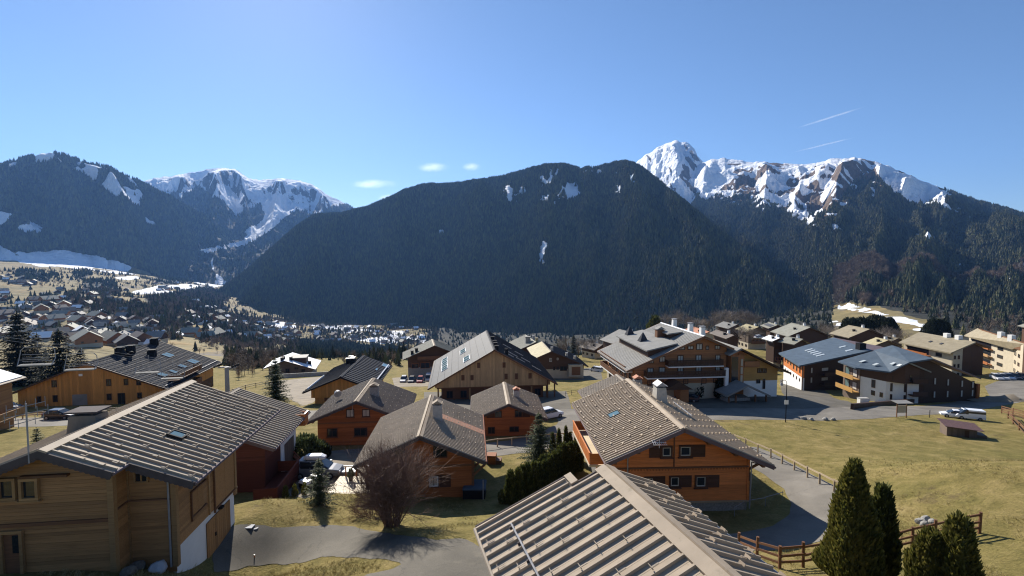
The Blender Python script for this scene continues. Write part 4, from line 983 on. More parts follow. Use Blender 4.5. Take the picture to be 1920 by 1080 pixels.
# --- second house behind it
f_ = at_z(447, 729, -13.5); n_ = f_-LH.d*10.4
h = House('chalet', 'dark red house with white garage, half hidden behind the large pale wooden house', 'house', n_, None, -13.5, wl=7.2, wr=7.2, tan=.38, d=LH.d, L=10.4, base=-20.3)
h.roof(M['beige_metal2'], ribs=.46, guards=(6, 1.6), ribh=.10, ribw=.075, gmat=M['grey_metal'], edge=M['plum_metal']); LH2 = h
h.body(M['red_wood'], fy=1.0, ox=1.2, low=M['red_wood'], split=2.7, board=.2); MB().box(h.x1-.35, h.x1+.0, 4.9, h.by+.02, -2.5, 2.69).build('plaster_wall', M['white_plaster'], h.root)
h.balcony('right', -1.8, 3.9, .35, 2.0, 1.1, M['red_wood'], slats=1, solid=True); m = MB(); h.fbox(m, h.fmap('right'), -1.8, 3.9, -1.8, .16, .1, 1.9); m.build('terrace_base', M['red_wood'], h.root)
b_ = h.balcony('right', 8.3, 9.5, 3.4, 1.3, 1.1, M['orange_wood'], edge=M['white'])
y0_, y1_ = 5.9, 8.6; f = h.fmap('right', h.x1); ga = MB().poly([f(y0_,-.6,.03), f(y1_,-.6,.03), f(y1_,2.2,.03), f(y0_,2.2,.03)]).build('garage_door', M['grey_wood'], h.root)
for i in range(9):
    m = MB(); h.fbox(m, f, y0_+(y1_-y0_)*i/9+.01, y0_+(y1_-y0_)*(i+1)/9-.01, -.6, 2.18, .035, .06); m.build('plank', M['grey_wood'], ga)
st = MB()
for i in range(11): st.box(h.x1+.3+.0, h.x1+1.3, 4.6+i*.25, 4.6+i*.25+.25, 1.0-i*.2-.05, 1.0-i*.2)
st.bar((h.x1+1.32,4.5,2.0), (h.x1+1.32,7.4,-.2), .06, .10); st.bar((h.x1+1.32,4.5,1.6), (h.x1+1.32,7.4,-.6), .04, .3)
st.build('staircase', M['red_wood'], h.root)
MB().bar((h.x1+1.36,4.5,.95), (h.x1+1.36,7.4,-1.2), .05, .14).build('stair_rail', M['rail_wood'], h.root)
for y in (2.6, 6.4): h.window('right', r=(y, y+1.1, 2.9, 3.6))
# --- chalet in the middle
h = House('chalet', 'orange chalet right behind the bare bush, with a rusty strip down its roof', 'house', (786.8,818.4), (810,740.6), -14.5, (661.3,873), (911.8,868), tan=.43, base=-21.0); CB = h
h.roof(M['beige_metal2'], ribs=.30, cap=.26, capmat=M['beige_metal'], guards=(10, 1.45), ribh=.08, ribw=.06, gsize=1.0)
h.body(M['rust_wood'], fy=1.3, ox=1.15, low=M['stone'], split=.55, board=.19)
f = h.fmap('front')
_, z = h.on_y(790, 874, h.fy); m = MB(); h.fbox(m, f, h.x0-.02, h.x1+.02, z-.12, z+.08, .05, .10); m.build('beam', M['brown_wood'], h.root)
h.balcony('front', h.x0+.3, h.x0+3.1, z-.2, .9, .95, M['rust_wood'], slats=1)
h.window('front', (803,891,824,913), frame=M['shutter'], pane=M['curtain'], shut='r', sash=M['white'])
h.window('front', (812,832,839,857), frame=M['dark_wood'], mull=1, shut='')
h.window('front', (712,893,738,915), shut='lr')
h.window('front', (737,838,760,857), shut='l')
for x in (h.x0, h.x1): MB().box(x-.11, x+.11, h.fy-.11, h.fy+.11, .5, h.H-abs(x)*h.tan-.25).build('corner_post', M['brown_wood'], h.root)
for sd in (-1, 1):
    x = h.x1 if sd > 0 else h.x0
    for yy in (.25, h.fy+.4): h.beam((x, yy+.0, h.H-abs(x)*h.tan-1.7), (x+sd*1.05, yy, h.H-(abs(x)+1.05)*h.tan-.3), .14, .16, M['brown_wood'], 'bracket')
h.purlins(M['brown_wood'], 3)
h.chimney(1, 1.15, *[h.on_slope(833,790,1)[1]], w=.95, dpt=.8, h=1.35, mat=M['concrete'], capmat=M['beige_metal'], taper=.82, gable=True)
m = MB(); yy = h.on_slope(880,800,1)[1]; slope_hex(h, m, 1, 1.5, h.S(1)-.02, yy-.75, yy+.45, .0, .068); m.build('rusty_strip', M['tile'], h.rf)
m = MB(); slope_hex(h, m, 1, h.S(1)-.07, h.S(1)+.01, .0, h.L, .01, .08); m.build('eave_strip', M['tile'], h.rf)
# --- chalet behind it to the left
h = House('chalet', 'orange chalet with a grey roof and satellite dish, two curtained windows below the gable', 'house', (667.4,752.8), (700.4,709.2), -16.6, (573,791.5), (762,791), tan=.41, base=-22.6); CA = h
h.roof(M['grey_metal'], ribs=.32, cap=.28, capmat=M['beige_metal'], guards=(9, 1.5), ribh=.075, ribw=.06)
h.body(M['rust_wood'], fy=1.2, ox=1.0, low=M['rust_wood'], split=.4, board=.2)
for px, p in (((649,767,664.5,782), M['curtain']), ((679,767,694,781), M['curtain']), ((613,803,633,819), M['glass']), ((664,802,689,817), M['glass'])): h.window('front', px, pane=p, sill=M['brown_wood'])
_, z = h.on_y(660, 792, h.fy); m = MB(); h.fbox(m, h.fmap('front'), h.x0, h.x1, z-.1, z+.08, .05, .1); m.build('beam', M['brown_wood'], h.root)
a, y = h.on_slope(702, 741, 1); h.chimney(1, a, y, 1.1, .95, 1.1, M['stone'], M['beige_metal'], .85, gable=True); h.purlins(M['brown_wood'], 3)
a, y = h.on_slope(634, 752, -1); x_, y_, z_ = h.sp(-1, a, y)
d_ = MB().tube((x_,y_,z_-.2), (x_,y_,z_+1.0), .03)
d_.tube((x_,y_,z_+.9), (x_-.18,y_+.30,z_+1.05), .48, .40, 12); d_.build('satellite_dish', M['zinc'], h.root)
MB().tube((h.on_slope(656,775,-1)[0]*-h.cphi, .1, h.H-1.5), (h.on_slope(656,775,-1)[0]*-h.cphi, .1, h.H+.9), .03).build('roof_pole', M['zinc'], h.root)
# --- small chalet to the right of the barn's foot
h = House('chalet', 'small red brown chalet with pink capped chimney, in front of the big barn', 'house', (953.75,758), (945.4,716.7), -18.4, (881,788), (1026.8,787), tan=.41, base=-23.4); CC = h
h.roof(M['beige_metal2'], ribs=.34, cap=.30, capmat=M['beige_metal'], guards=(9, 1.5), ribh=.075, ribw=.06)
h.body(M['rust_wood'], fy=1.1, ox=.9, low=M['rust_wood'], split=.3, board=.2)
for px in ((927,770,941,783), (965,769,979,782)): h.window('front', px, shut='l' if px[0] < 940 else 'r')
for px in ((914.5,800,928,813), (955,799.5,973,809.5)): h.window('front', px)
a, y = h.on_slope(968, 744, 1); h.chimney(1, a, y, .9, .8, .95, M['concrete'], M['tile'], .9, gable=True); h.purlins(M['brown_wood'], 3)
# --- orange house right of the middle
h = House('chalet', 'big orange house with dark shutters, a striped skylight roof and side balcony', 'house', (1283.5,804), (1176.7,711), -13, (1135.7,868), (1452.8,878), tan=.43, base=-19.9); CD = h
h.roof(M['beige_metal'], ribs=.36, cap=.30, guards=None, ribh=.105, ribw=.075, sides=(-1,1), edge=M['plum_metal'])
for sd, mt, rows in ((-1, M['beige_metal'], 8), (1, M['beige_metal'], 10)):
    g = MB()
    for i in range(rows):
        a = h.S(sd)*(i+.9)/rows-.25; y = .8+(.85 if i % 2 else 0)
        while y < h.L-.3:
            slope_hex(h, g, sd, a-.05, a+(.09 if sd < 0 else .05), y-(.13 if sd < 0 else .09), y+(.13 if sd < 0 else .09), .105, .20); y += 1.7
    g.build('snow_guards', mt, h.rf, kind='stuff')
sh = MB()
i = 0; y = .18
h.body(M['orange_wood'], fy=1.5, ox=1.1, ox_r=1.35, low=M['stone'], split=.28, board=.2)
f = h.fmap('front')
for px, s_ in (((1239,835.6,1259.7,857),'l'), ((1272.6,834.3,1296.5,856.3),'r'), ((1254.5,891.3,1274.7,912.9),'r'), ((1302.4,890.6,1324.5,913.4),'r'), ((1206.5,893,1226,913),'r')):
    h.window('front', px, shut=s_, fw=.12, out=.12, mull=0, sill=M['shutter'], sash=M['curtain'])
_, z = h.on_y(1280, 876, h.fy); m = MB(); h.fbox(m, f, h.x0, h.x1, z-.05, z+.06, .04, .12); m.build('beam', M['brown_wood'], h.root)
m = MB()
k = 44
for i in range(k):
    a0 = h.x0+(h.x1-h.x0)*i/k; a1 = h.x0+(h.x1-h.x0)*(i+1)/k; A = [f(a0,z-.06,.05), f((a0+a1)/2,z-.26,.05), f(a1,z-.06,.05)]
    m.hexa(A[::-1], [(q[0], q[1]-.03, q[2]) for q in A[::-1]])
m.build('scalloped_trim', M['rust_wood'], h.root)
xm, _ = h.on_y(1263.6, 850, h.fy); m = MB(); h.fbox(m, f, xm-.05, xm+.05, z+.08, h.H-abs(xm)*h.tan-.4, .04, .09); m.build('post', M['brown_wood'], h.root)
m = MB(); h.fbox(m, f, h.x0-.05, h.x1+.05, .24, .36, .04, .14); m.build('sill_beam', M['rail_wood'], h.root)
for x in (h.x0, h.x1): MB().box(x-.1, x+.1, h.fy-.1, h.fy+.1, .36, h.H-abs(x)*h.tan-.25).build('corner_post', M['orange_wood'], h.root)
h.downpipe([h.sp(1,h.S(1),.3,-.25), (h.x1+.2, h.fy-.15, h.H-h.x1*h.tan-.75), (h.x1+.12, h.fy-.15, -.3)], M['zinc'], .055)
h.downpipe([(h.x0+.9, .7, h.H-abs(h.x0)*h.tan-.35), (h.x0+1.0, h.fy-.14, h.H-abs(h.x0)*h.tan-.5), (h.x0+1.0, h.fy-.14, 2.6)], M['zinc'], .055)
h.purlins(M['brown_wood'], 3, sz=.24)
for yy in (.4, 5, 10): h.beam((h.x1, yy+1.2, h.H-h.x1*h.tan-1.5), (h.wr-.15, yy+1.2, h.H-h.wr*h.tan-.3), .14, .16, M['brown_wood'], 'bracket')
h.window('right', r=(2.4, 3.4, 2.0, 3.1), shut='l', shmat=M['red_wood']); h.window('right', r=(2.4,3.2,.7,2.0), pane=M['red_wood'], shmat=M['red_wood'])
h.skylight(-1, [(1139,778.5),(1159.8,769.5),(1163.7,777.2),(1143.5,786.3)], pane=M['sky_glass'])
a, y = h.on_slope(1240, 752, 1); h.chimney(1, max(a-.2,.9), y, 1.25, 1.5, 1.35, M['render_grey'], M['zinc'], .72, gable=True)
b_ = h.balcony('left', 3.2, 11.5, 2.75, 1.75, 1.05, M['orange_wood'], floor=M['deck_wood'], slats=1)
m = MB()
for i in range(9):
    a = .15+i*.18; h.fbox(m, h.fmap('back', 11.5), h.x0-1.7+a, h.x0-1.7+a+.05, 2.8, 3.75, -.03, .0)
m.build('fretwork_panel', M['brown_wood'], b_)
MB().box(h.x0-.02, h.x0+.03, 7.0, 7.9, 2.76, 4.8).build('door', M['brown_wood'], h.root)
x_, z_ = h.on_y(1236, 838, -.1); p = MB().tube((x_,-.1,z_-.1), (x_,-.1,z_+.5), .02)
for q in range(-3, 4):
    p.tube((x_+q*.16,-.35,z_+.25), (x_+q*.16,.15,z_+.45), .012, n=4)
for q in (-.25,.0,.25): p.tube((x_-.55,-.1+q,z_+.35+q*.4), (x_+.55,-.1+q,z_+.35+q*.4), .014, n=4)
p.build('television_antenna', M['white'], h.root)
pts_ = [h.on_slope(1262,756,1), h.on_slope(1296,782,1)]
m = MB(); m.bar(h.sp(1,pts_[0][0],pts_[0][1],.12), h.sp(1,pts_[1][0],pts_[1][1],.12), .12, .10); m.build('snow_rail', M['zinc'], h.rf)
# --- the house right behind the orange one
f_ = at_z(1156, 702, -14.6); dd = np.array([-.06, 1, 0]); n_ = f_-dd*9
h = House('chalet', 'house with a pale beige roof and tiled chimney, half hidden behind the big orange house', 'house', n_, None, -14.6, wl=5.0, wr=6.0, tan=.40, d=dd, L=9, base=-23); 
h.roof(M['beige_metal2'], ribs=.36, guards=(5, 1.6), ribh=.05, edge=M['plum_metal']); h.body(M['rust_wood'], board=.2)
h.chimney(1, 1.9, 6.0, 1.0, .9, .8, M['stone'], M['tile'], .9, gable=True); h.window('left', r=(3,4.2,3.2,4.3))
# --- ribbed roof in the foreground
FRd = np.array([-.2746, .9615, 0]); FRf = at_z(1135, 876, -8.0)
h = House('chalet', 'house seen as a close ribbed beige roof, cut by the bottom edge', 'house', FRf-FRd*11.5, None, -8.0, wl=4.99, wr=2.62, tan=.41, d=FRd, L=11.5, base=-14.6); FR = h
h.roof(M['edge_metal'], th=.22, cap=0, fascia=False)
e_ = MB(); slope_hex(h, e_, -1, 1.25, h.S(-1), h.L+.002, h.L+.75, -.22, 0); e_.build('roof_extension', M['edge_metal'], h.rf)
panel_roof(h, -1, .30, h.S(-1), 0, h.L, .47, M['beige_metal'], ribw=.042, ribh=.10)
panel_roof(h, -1, 1.55, h.S(-1), h.L, h.L+.75, .375, M['beige_metal'], ribw=.042, ribh=.10)
panel_roof(h, 1, .30, h.S(1), 0, h.L, .47, M['beige_metal'], ribw=.042, ribh=.105)
c = MB()
for sd in (-1, 1):
    c.hexa([h.sp(sd,0,-.05,.0), h.sp(sd,.42,-.05,.0), h.sp(sd,.42,h.L+.05,.0), h.sp(sd,0,h.L+.05,.0)][::sd], [h.sp(sd,0,-.05,.13), h.sp(sd,.42,-.05,.11), h.sp(sd,.42,h.L+.05,.11), h.sp(sd,0,h.L+.05,.13)][::sd])
slope_hex(h, c, -1, 1.2, 1.5, h.L+.052, h.L+.78, .0, .075)
c.build('ridge_cap', M['beige_metal'], h.rf)
MB().tube(h.sp(-1,h.S(-1)+.05,0,-.06), h.sp(-1,h.S(-1)+.05,h.L+.75,-.06), .08, n=8).build('gutter', M['beige_metal2'], h.rf)
MB().tube(h.sp(1,h.S(1)+.05,0,-.04), h.sp(1,h.S(1)+.05,h.L,-.04), .07, n=8).build('gutter', M['zinc'], h.rf)
for a0, a1, y, sd in ((1.2, h.S(-1), h.L+.78, -1), (0, 1.2, h.L+.03, -1), (0, h.S(1), h.L+.03, 1)):
    MB().bar(h.sp(sd,a0,y,-.08), h.sp(sd,a1,y,-.08), .06, .24).build('bargeboard', M['edge_metal'], h.rf)
pts = []
for i, a in enumerate((1.3,2.1,2.9,3.7,4.5,5.1)):
    y = .5+(.47 if i % 2 else 0)
    while y < h.L-.2: pts.append((a, y)); y += 1.41
guard_pieces(h, -1, pts, M['beige_metal2'], w=.11, hg=.075)
pts = []
for i, a in enumerate((.95,1.75,2.45)):
    y = .6+(.6 if i % 2 else 0)
    while y < h.L-.2: pts.append((a, y)); y += 1.2
guard_pieces(h, 1, pts, M['beige_metal'], w=.11, hg=.08)
q = [h.on_slope(962,990,-1), h.on_slope(1013,1078,-1)]
m = MB(); m.tube(h.sp(-1,q[0][0],q[0][1],.19), h.sp(-1,q[0][0],.2,.19), .035, n=6)
rl = m.build('snow_rail', M['zinc'], h.rf)
m = MB(); y = q[0][1]-.1
while y > .3: slope_hex(h, m, -1, q[0][0]-.06, q[0][0]+.12, y-.03, y+.03, .05, .17); y -= 1.0
m.build('snow_rail_brackets', M['edge_metal'], h.rf)
h.body(M['pale_wood'], fy=.9, ox=.8, board=.2, sill_z=-1)
# ------------------------------------------------------------------ the barn, the hotel and the other buildings of the hamlet
def grid_lines(h, side, mat, step, y0=0, y1=None, a0=.3):
    m = MB(); a = a0+step
    while a < h.S(side)-.1: slope_hex(h, m, side, a-.02, a+.02, y0, h.L if y1 is None else y1, .0, .03); a += step
    m.build('roof_seams', mat, h.rf, kind='stuff')
def light(h, side, u, v, da, dy, **k):
    a, y = h.on_slope(u, v, side); return h.skylight(side, r=(a-da/2, a+da/2, y-dy/2, y+dy/2), **k)
# --- big barn
h = House('barn', 'big pale timber barn with steep dark roof and rows of roof windows', 'barn', (927.5,655.5), (912.2,619.4), -17.5, (802,729.8), (1045.6,720), tan=.57, base=-28.3); BARN = h
h.roof(M['solar'], th=.25, cap=.3, capmat=M['dark_metal'], sides=(-1,), edge=M['brown_wood']); rl_ = h.rf; grid_lines(h, -1, M['dark_metal'], 1.6)
h.roof(M['dark_metal'], th=.25, ribs=1.0, cap=.3, ribh=.09, ribw=.05, sides=(1,), edge=M['brown_wood'])
h.body(M['barn_wood'], fy=.9, ox=1.4, split=3.2, low=M['brown_wood'], board=.34, vertical=True, sill_z=-2.0, proud=1.2)
MB().box(h.x0+.3, h.x1-.3, h.fy+.25, h.fy+1.2, 2.9, 3.195).build('lintel', M['brown_wood'], h.root)
for i in range(8):
    x = h.x0+.6+(h.x1-h.x0-1.2)*i/7; MB().box(x-.15, x+.15, h.fy+.3, h.fy+.6, -1.5, 2.9).build('post', M['trim_wood'] if i % 2 == 0 else M['brown_wood'], h.root)
for px in ((894.7,680,900.3,689.6),(942.2,679.3,947.9,688.9),(865,703,871,713),(882,703,888,712.6),(946,700.6,951.7,710.9),(965.4,700,971.3,710.7),(990.8,699.6,996.8,709.3)): h.window('front', px, frame=M['brown_wood'], pane=M['brown_wood'], fw=.12, out=.1, off=.04)
for a, z in ((h.x0+2.2,.3),(h.x0+5,.3),(h.x1-3,.3),(h.x1-6.5,.3)): h.window('front', r=(a, a+1.3, z+.4, z+1.9), at=h.fy+1.17, frame=M['dark_wood'], off=.03)
for u, v in ((868,659),(875,673),(834,676),(834,683),(834,690)): light(h, -1, u, v, 1.5, 4.6, frame=M['white'], split=1)
for a, y in ((.6, 1.5),(.6,5),(.7,8),(.6,13)): h.vent(1, a, y, .7, .8)
sl_ = MB()
for a0, y0_ in ((2.5,3),(4,7),(5.5,4.5),(7.5,9),(9.5,5),(6.5,14),(3.5,15)): slope_hex(h, sl_, 1, a0, a0+2.2, y0_, y0_+.25, .09, .2)
sl_.build('snow_bars', M['zinc'], h.rf); h.chimney(1, 3.0, 2.6, .7, .6, 1.0, M['black'], M['black'])
h.beam((h.x1+1.0, 1.2, .2), (h.x1+1.0, 1.2, h.H-(h.x1+1)*h.tan-.4), .25, .25, M['brown_wood'], 'post'); h.beam((h.x1-.6, .4, .2), (h.x1-.6, .4, h.H-(h.x1-.6)*h.tan-.4), .25, .25, M['brown_wood'], 'post')
# --- long amber building on the left
dd = np.array([-.19, 1, 0])
h = House('lodge', 'long amber timber lodge with a dark slate roof and many chimneys, far left', 'lodge', (161,680), None, -18.6, (6.7,743.3), (317,727), tan=.42, d=dd, L=25, base=-27.3); LODGE = h
h.roof(M['solar_dark'], th=.25, ribs=1.0, cap=.25, ribh=.05, ribw=.04, edge=M['dark_wood']); grid_lines(h, 1, M['grey_metal'], 1.1)
h.body(M['amber_wood'], fy=.9, ox=1.6, split=.1, low=M['dark_wood'], board=.36, vertical=True)
for px in ((96.7,713,107,726),(199,710.7,209,723.5),(232,710,241,722),(255.6,712,265,722),(69.3,743,78,754.5),(99,741,109,753.5),(200,738,210,750),(257.4,736,266.7,747)): h.window('front', px, frame=M['dark_wood'], fw=.12)
h.window('front', (220.7,737,235.6,758), frame=M['dark_wood'], door=True)
r_ = h.rect('front', (135.6,740,164.4,759)); g_ = MB(); h.fbox(g_, h.fmap('front'), *r_, .03, .08); g_.build('garage_door', M['slate_metal'], h.root)
r_ = h.rect('front', (148,701,155,705)); g_ = MB(); h.fbox(g_, h.fmap('front'), *r_, .03, .10); g_.build('sign_plate', M['white'], h.root)
for u, v, hh in ((219,662,1.2),(245,661,1.3),(276,641,1.2)):
    a, y = h.on_slope(u, v, 1); h.chimney(1, max(a,.5), min(y,24), 1.3, 1.3, hh, M['black'], M['black'], .95)
a, y = h.on_slope(285, 666, 1); h.chimney(1, a, y, 1.4, 1.2, 1.0, M['black'], M['black'], .95); h.vent(1, a-.2, y+1.4, .5, .6, M['zinc'])
for u, v, da, dy in ((315,666,2.0,2.6),(362,678,2.0,2.6),(342,687,1.6,1.7),(325,697,1.5,1.5),(305,703,1.7,1.9)): light(h, 1, u, v, da, dy, frame=M['edge_metal'], split=1 if dy > 2.2 else 0)
sl_ = MB(); slope_hex(h, sl_, 1, h.S(1)-1.0, h.S(1)-.9, .8, h.L-.4, .05, .2); sl_.build('snow_rail', M['zinc'], h.rf)
for u, v in ((240,675),(247,670)):
    a, y = h.on_slope(u, v, 1); x_, y_, z_ = h.sp(1, a, y); MB().tube((x_,y_,z_), (x_,y_-.1,z_+.9), .04).tube((x_,y_-.1,z_+.8), (x_-.1,y_+.15,z_+.95), .5, .42, 10).build('satellite_dish', M['black'], h.root)
for z_ in (1.2, 4.0): h.balcony('right', 3.5, 14, z_, 1.8, 1.0, M['brown_wood'], slats=1)
h.beam((h.x0-1.2, 1.0, -.5), (h.x0-1.2, 1.0, h.H-(abs(h.x0)+1.2)*h.tan-.3), .25, .25, M['brown_wood'], 'post')
# --- snow covered roof at the left edge
pE = at_z(49, 707, -16.9); dd2 = dd/np.linalg.norm(dd); pp = np.array([dd2[1], -dd2[0], 0]); n_ = pE-pp*6.5-dd2*13; n_[2] = -16.9+6.5*.4
h = House('chalet', 'house corner under a thin sheet of bright snow at the left edge', 'house', n_, None, n_[2], wl=6, wr=6.5, tan=.4, d=dd2, L=13, base=-24.6)
h.roof(M['beige_metal'], edge=M['dark_wood']); h.body(M['pale_wood'], fy=.9, ox=1.2, board=.22)
m = MB(); slope_hex(h, m, 1, .2, h.S(1)-.35, .2, h.L-.2, .0, .12); m.build('snow_layer', M['snow'], h.rf)
h.window('right', r=(8, 9.4, 1.6, 3.0)); h.balcony('right', 6, 12.5, 2.6, 1.3, 1.0, M['trim_wood'], slats=1)
# --- black roofed building in the middle left
h = House('chalet', 'amber timber building with a black seamed roof, beyond the tall spruce', 'house', (638.5,706.7), (683,666.5), -21.3, (564.4,731), (706,723.5), tan=.40, base=-28.4)
h.roof(M['dark_metal'], ribs=1.15, cap=.25, ribh=.10, ribw=.05, edge=M['black']); h.body(M['amber_wood'], fy=1.0, ox=1.3, split=3.0, low=M['amber_wood'], board=.34, vertical=True, proud=.5)
h.window('front', (658,728,670,737), frame=M['dark_wood']); r_ = h.rect('front', (608,729,622,752), at=h.fy+.5); g_ = MB(); h.fbox(g_, h.fmap('front', h.fy+.5), *r_, .02, .06); g_.build('garage_door', M['brown_wood'], h.root)
for u, v in ((653,676),(660,670),(684,665),(680,668)):
    a, y = h.on_slope(u, v+6, -1); h.chimney(-1, max(a,.4), min(max(y,1),h.L-1), .9, .9, 1.0, M['black'], M['zinc'], .95)
light(h, 1, 723, 686, 1.6, 2.6, frame=M['zinc'], pane=M['sky_glass']); light(h, 1, 706, 693, .5, 2.0, frame=M['edge_metal']); 
m = MB(); slope_hex(h, m, 1, h.S(1)-.9, h.S(1)-.7, 1, h.L-1, .06, .3); slope_hex(h, m, -1, h.S(-1)-.9, h.S(-1)-.7, 1, h.L*.55, .06, .3); m.build('snow_rail', M['white'], h.rf)
# --- white roofed house
h = House('chalet', 'stone and timber chalet with a snow white roof and dark dormer, down the slope', 'house', (532.5,676.3), (548.8,660.7), -32.5, (493,691), (592,690.5), tan=.36, base=-39.6)
h.roof(M['snow'], th=.3, cap=0, edge=M['dark_wood']); h.body(M['grey_wood'], fy=1.2, ox=1.4, split=2.4, low=M['stone'])
for px in ((535,691,543,698.5),(552,688,560,692.5),(565,692,572,697)): h.window('front', px, frame=M['dark_wood'])
m = MB(); x0_, y0_ = h.sp(1, 4.0, 4)[0], 4; zt = h.sp(1, 2.2, 5)[2]; m.box(x0_-2.6, x0_+2.2, y0_, y0_+5, zt-3, zt+.6); m.build('dormer', M['dark_wood'], h.root); MB().box(x0_-2.9, x0_+2.5, y0_-.4, y0_+5.4, zt+.602, zt+.8).build('dormer_roof', M['slate_metal'], h.root)
for sd, a, y in ((-1,1.0,4),(-1,1.0,1.8),(1,1.6,3.2),(1,7.5,5)): h.vent(sd, a, y, .9, 1.0)
w_ = thing('wall', 'long concrete retaining wall below the snow white roof', 'wall', tuple(gp(560,712)))
a_, b_ = gp(528,709), gp(632,703); m = MB()
for i in range(8):
    p0 = a_+(b_-a_)*i/8; p1 = a_+(b_-a_)*((i+1)/8-.004); m.bar(p0-np.array(w_.location)+np.array([0,0,.2]), p1-np.array(w_.location)+np.array([0,0,.2]), .35, 2.2)
m.build('wall_body', M['concrete'], w_)
# --- chalets behind the barn
h = House('chalet', 'brown chalet with a grey green roof and pale ridge, left of the barn', 'house', (814.8,647.8), (810.5,635.8), -26.5, (754.7,674), (866,668), tan=.42, base=-36.5)
h.roof(M['green_metal'], ribs=.6, cap=.35, capmat=M['beige_metal'], edge=M['dark_wood']); h.body(M['dark_wood'], fy=1.5, ox=1.6, split=3.0, low=M['stone'])
for px in ((771,682,785,690),(788,680,806,690),(812,682,826,690),(800,668,812,675)): h.window('front', px, frame=M['rust_wood'])
h.balcony('front', h.x0+3, h.x1-3, 5.6, 1.3, 1.0, M['brown_wood']); 
for a, y in ((6.0,3),(7.5,2)): h.vent(-1, a, y, .9, 1.1)
h = House('chalet', 'chalet with a pale yellow left roof slope and dark seamed right slope', 'house', (1033.6,658.8), (1016,640), -27.5, (1001.9,673), (1102.5,689.5), tan=.42, base=-37.2)
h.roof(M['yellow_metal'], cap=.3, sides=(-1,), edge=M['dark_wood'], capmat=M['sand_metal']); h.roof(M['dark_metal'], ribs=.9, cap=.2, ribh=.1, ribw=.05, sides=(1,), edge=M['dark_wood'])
h.body(M['dark_wood'], fy=1.2, ox=1.2, split=3.9, low=M['cream_plaster'])
for px in ((1030,671.5,1034.5,678),(1044,671,1047,675)): h.window('front', px, frame=M['white'], fw=.06)
for px in ((1037,687,1041,694),(1043,687,1048,693),(1050,686.5,1063,695)): h.window('front', px, frame=M['dark_wood'], at=h.fy+.03)
r_ = h.rect('front', (1071,687,1087,702), at=h.fy-1.0); MB().box(r_[0]-.8, r_[1]+.8, h.fy-1.8, h.fy-.01, r_[2]-.5, r_[3]+.6).build('garage', M['cream_plaster'], h.root); g_ = MB(); h.fbox(g_, h.fmap('front', h.fy-1.8), *r_, .01, .05); g_.build('garage_door', M['brown_wood'], h.root)
for a, y in ((.8,3),(6,3.5),(9,4)): h.chimney(1, a, y, .8, .8, .9, M['render_grey'], M['zinc'])
h = House('chalet', 'chalet with a low grey green roof and stone chimney behind the barn ridge', 'house', (1005,641.5), (985,627.5), -28, (966,650.5), (1046,648), tan=.42, base=-40)
h.roof(M['green_metal'], ribs=.6, cap=.3, edge=M['dark_wood']); h.body(M['dark_wood'], fy=1.0, ox=1.2, split=3, low=M['cream_plaster'])
h.chimney(-1, 2.0, 5, 2.0, 1.8, 1.8, M['stone'], M['stone']); h.vent(1, 1.0, 8, .8, 1.5, M['zinc']); h.vent(1, .8, 2, .8, 1.4, M['yellow_metal'])
# --- hotel
h = House('hotel', 'large brown timber hotel with balconies, cream ground floor and a broad grey roof', 'hotel', (1321.3,629.9), None, -12.95, (1174.6,692.5), wr=5.5, tan=.42, d=(-.10,1), L=18.5, base=-24.3); K = h
h.roof(M['slate_metal'], th=.35, ribs=.7, cap=.3, ribh=.03, ribw=.02, capmat=M['white'], edge=M['brown_wood'])
h.body(M['hotel_wood'], fy=1.3, ox=1.7, ox_r=.7, split=2.75, low=M['cream_plaster'], board=.24)
x_, y_, z_ = h.sp(-1, 1.2, 0); e_ = MB()
def dorm(a0, a1, y0, y1, lift, mat, nm):
    lo = [h.sp(-1,a0,y0,0), h.sp(-1,a1,y0,0), h.sp(-1,a1,y1,0), h.sp(-1,a0,y1,0)]
    hi = [(lo[0][0],y0,lo[0][2]+.15), (lo[1][0],y0,lo[1][2]+lift), (lo[2][0],y1,lo[2][2]+lift), (lo[3][0],y1,lo[3][2]+.15)]
    m = MB(); m.hexa(lo[::-1], hi[::-1]); m.build(nm, M['dark_wood'], h.root)
    t0 = [(q[0]-(.5 if i in (1,2) else 0), q[1]+(-.5 if i < 2 else .5), q[2]+.004) for i, q in enumerate(hi)]
    m = MB(); m.hexa(t0[::-1], [(q[0], q[1], q[2]+.22) for q in t0[::-1]]); m.build(nm+'_roof', mat, h.root)
dorm(4.6, 10.2, 1.8, 17.6, 1.1, M['slate_metal'], 'dormer'); dorm(1.2, 3.8, 6.5, 12.8, .8, M['slate_metal'], 'dormer')
for u, v in ((1184,638),(1209,651)):
    a, y = h.on_slope(u, v-4, -1); x_, y_, z_ = h.sp(-1, a, y, 1.0); m = MB(); m.hexa([(x_-1,y_-1,z_-.6),(x_+1,y_-1,z_-.6),(x_+1,y_+1,z_-.6),(x_-1,y_+1,z_-.6)], [(x_-.08,y_-.08,z_+1.5),(x_+.08,y_-.08,z_+1.5),(x_+.08,y_+.08,z_+1.5),(x_-.08,y_+.08,z_+1.5)]); m.build('roof_vent', M['dark_metal'], h.root)
a, y = h.on_slope(1237, 634, -1); h.chimney(-1, a, y, 1.6, 1.3, 1.6, M['brown_wood'], M['slate_metal'], .9, gable=True)
for y in (2.5, 7, 14): h.chimney(1, .9, y, .9, .9, 1.5, M['white_plaster'], M['zinc'])
fr = M['cream_plaster']; dk = M['dark_wood']
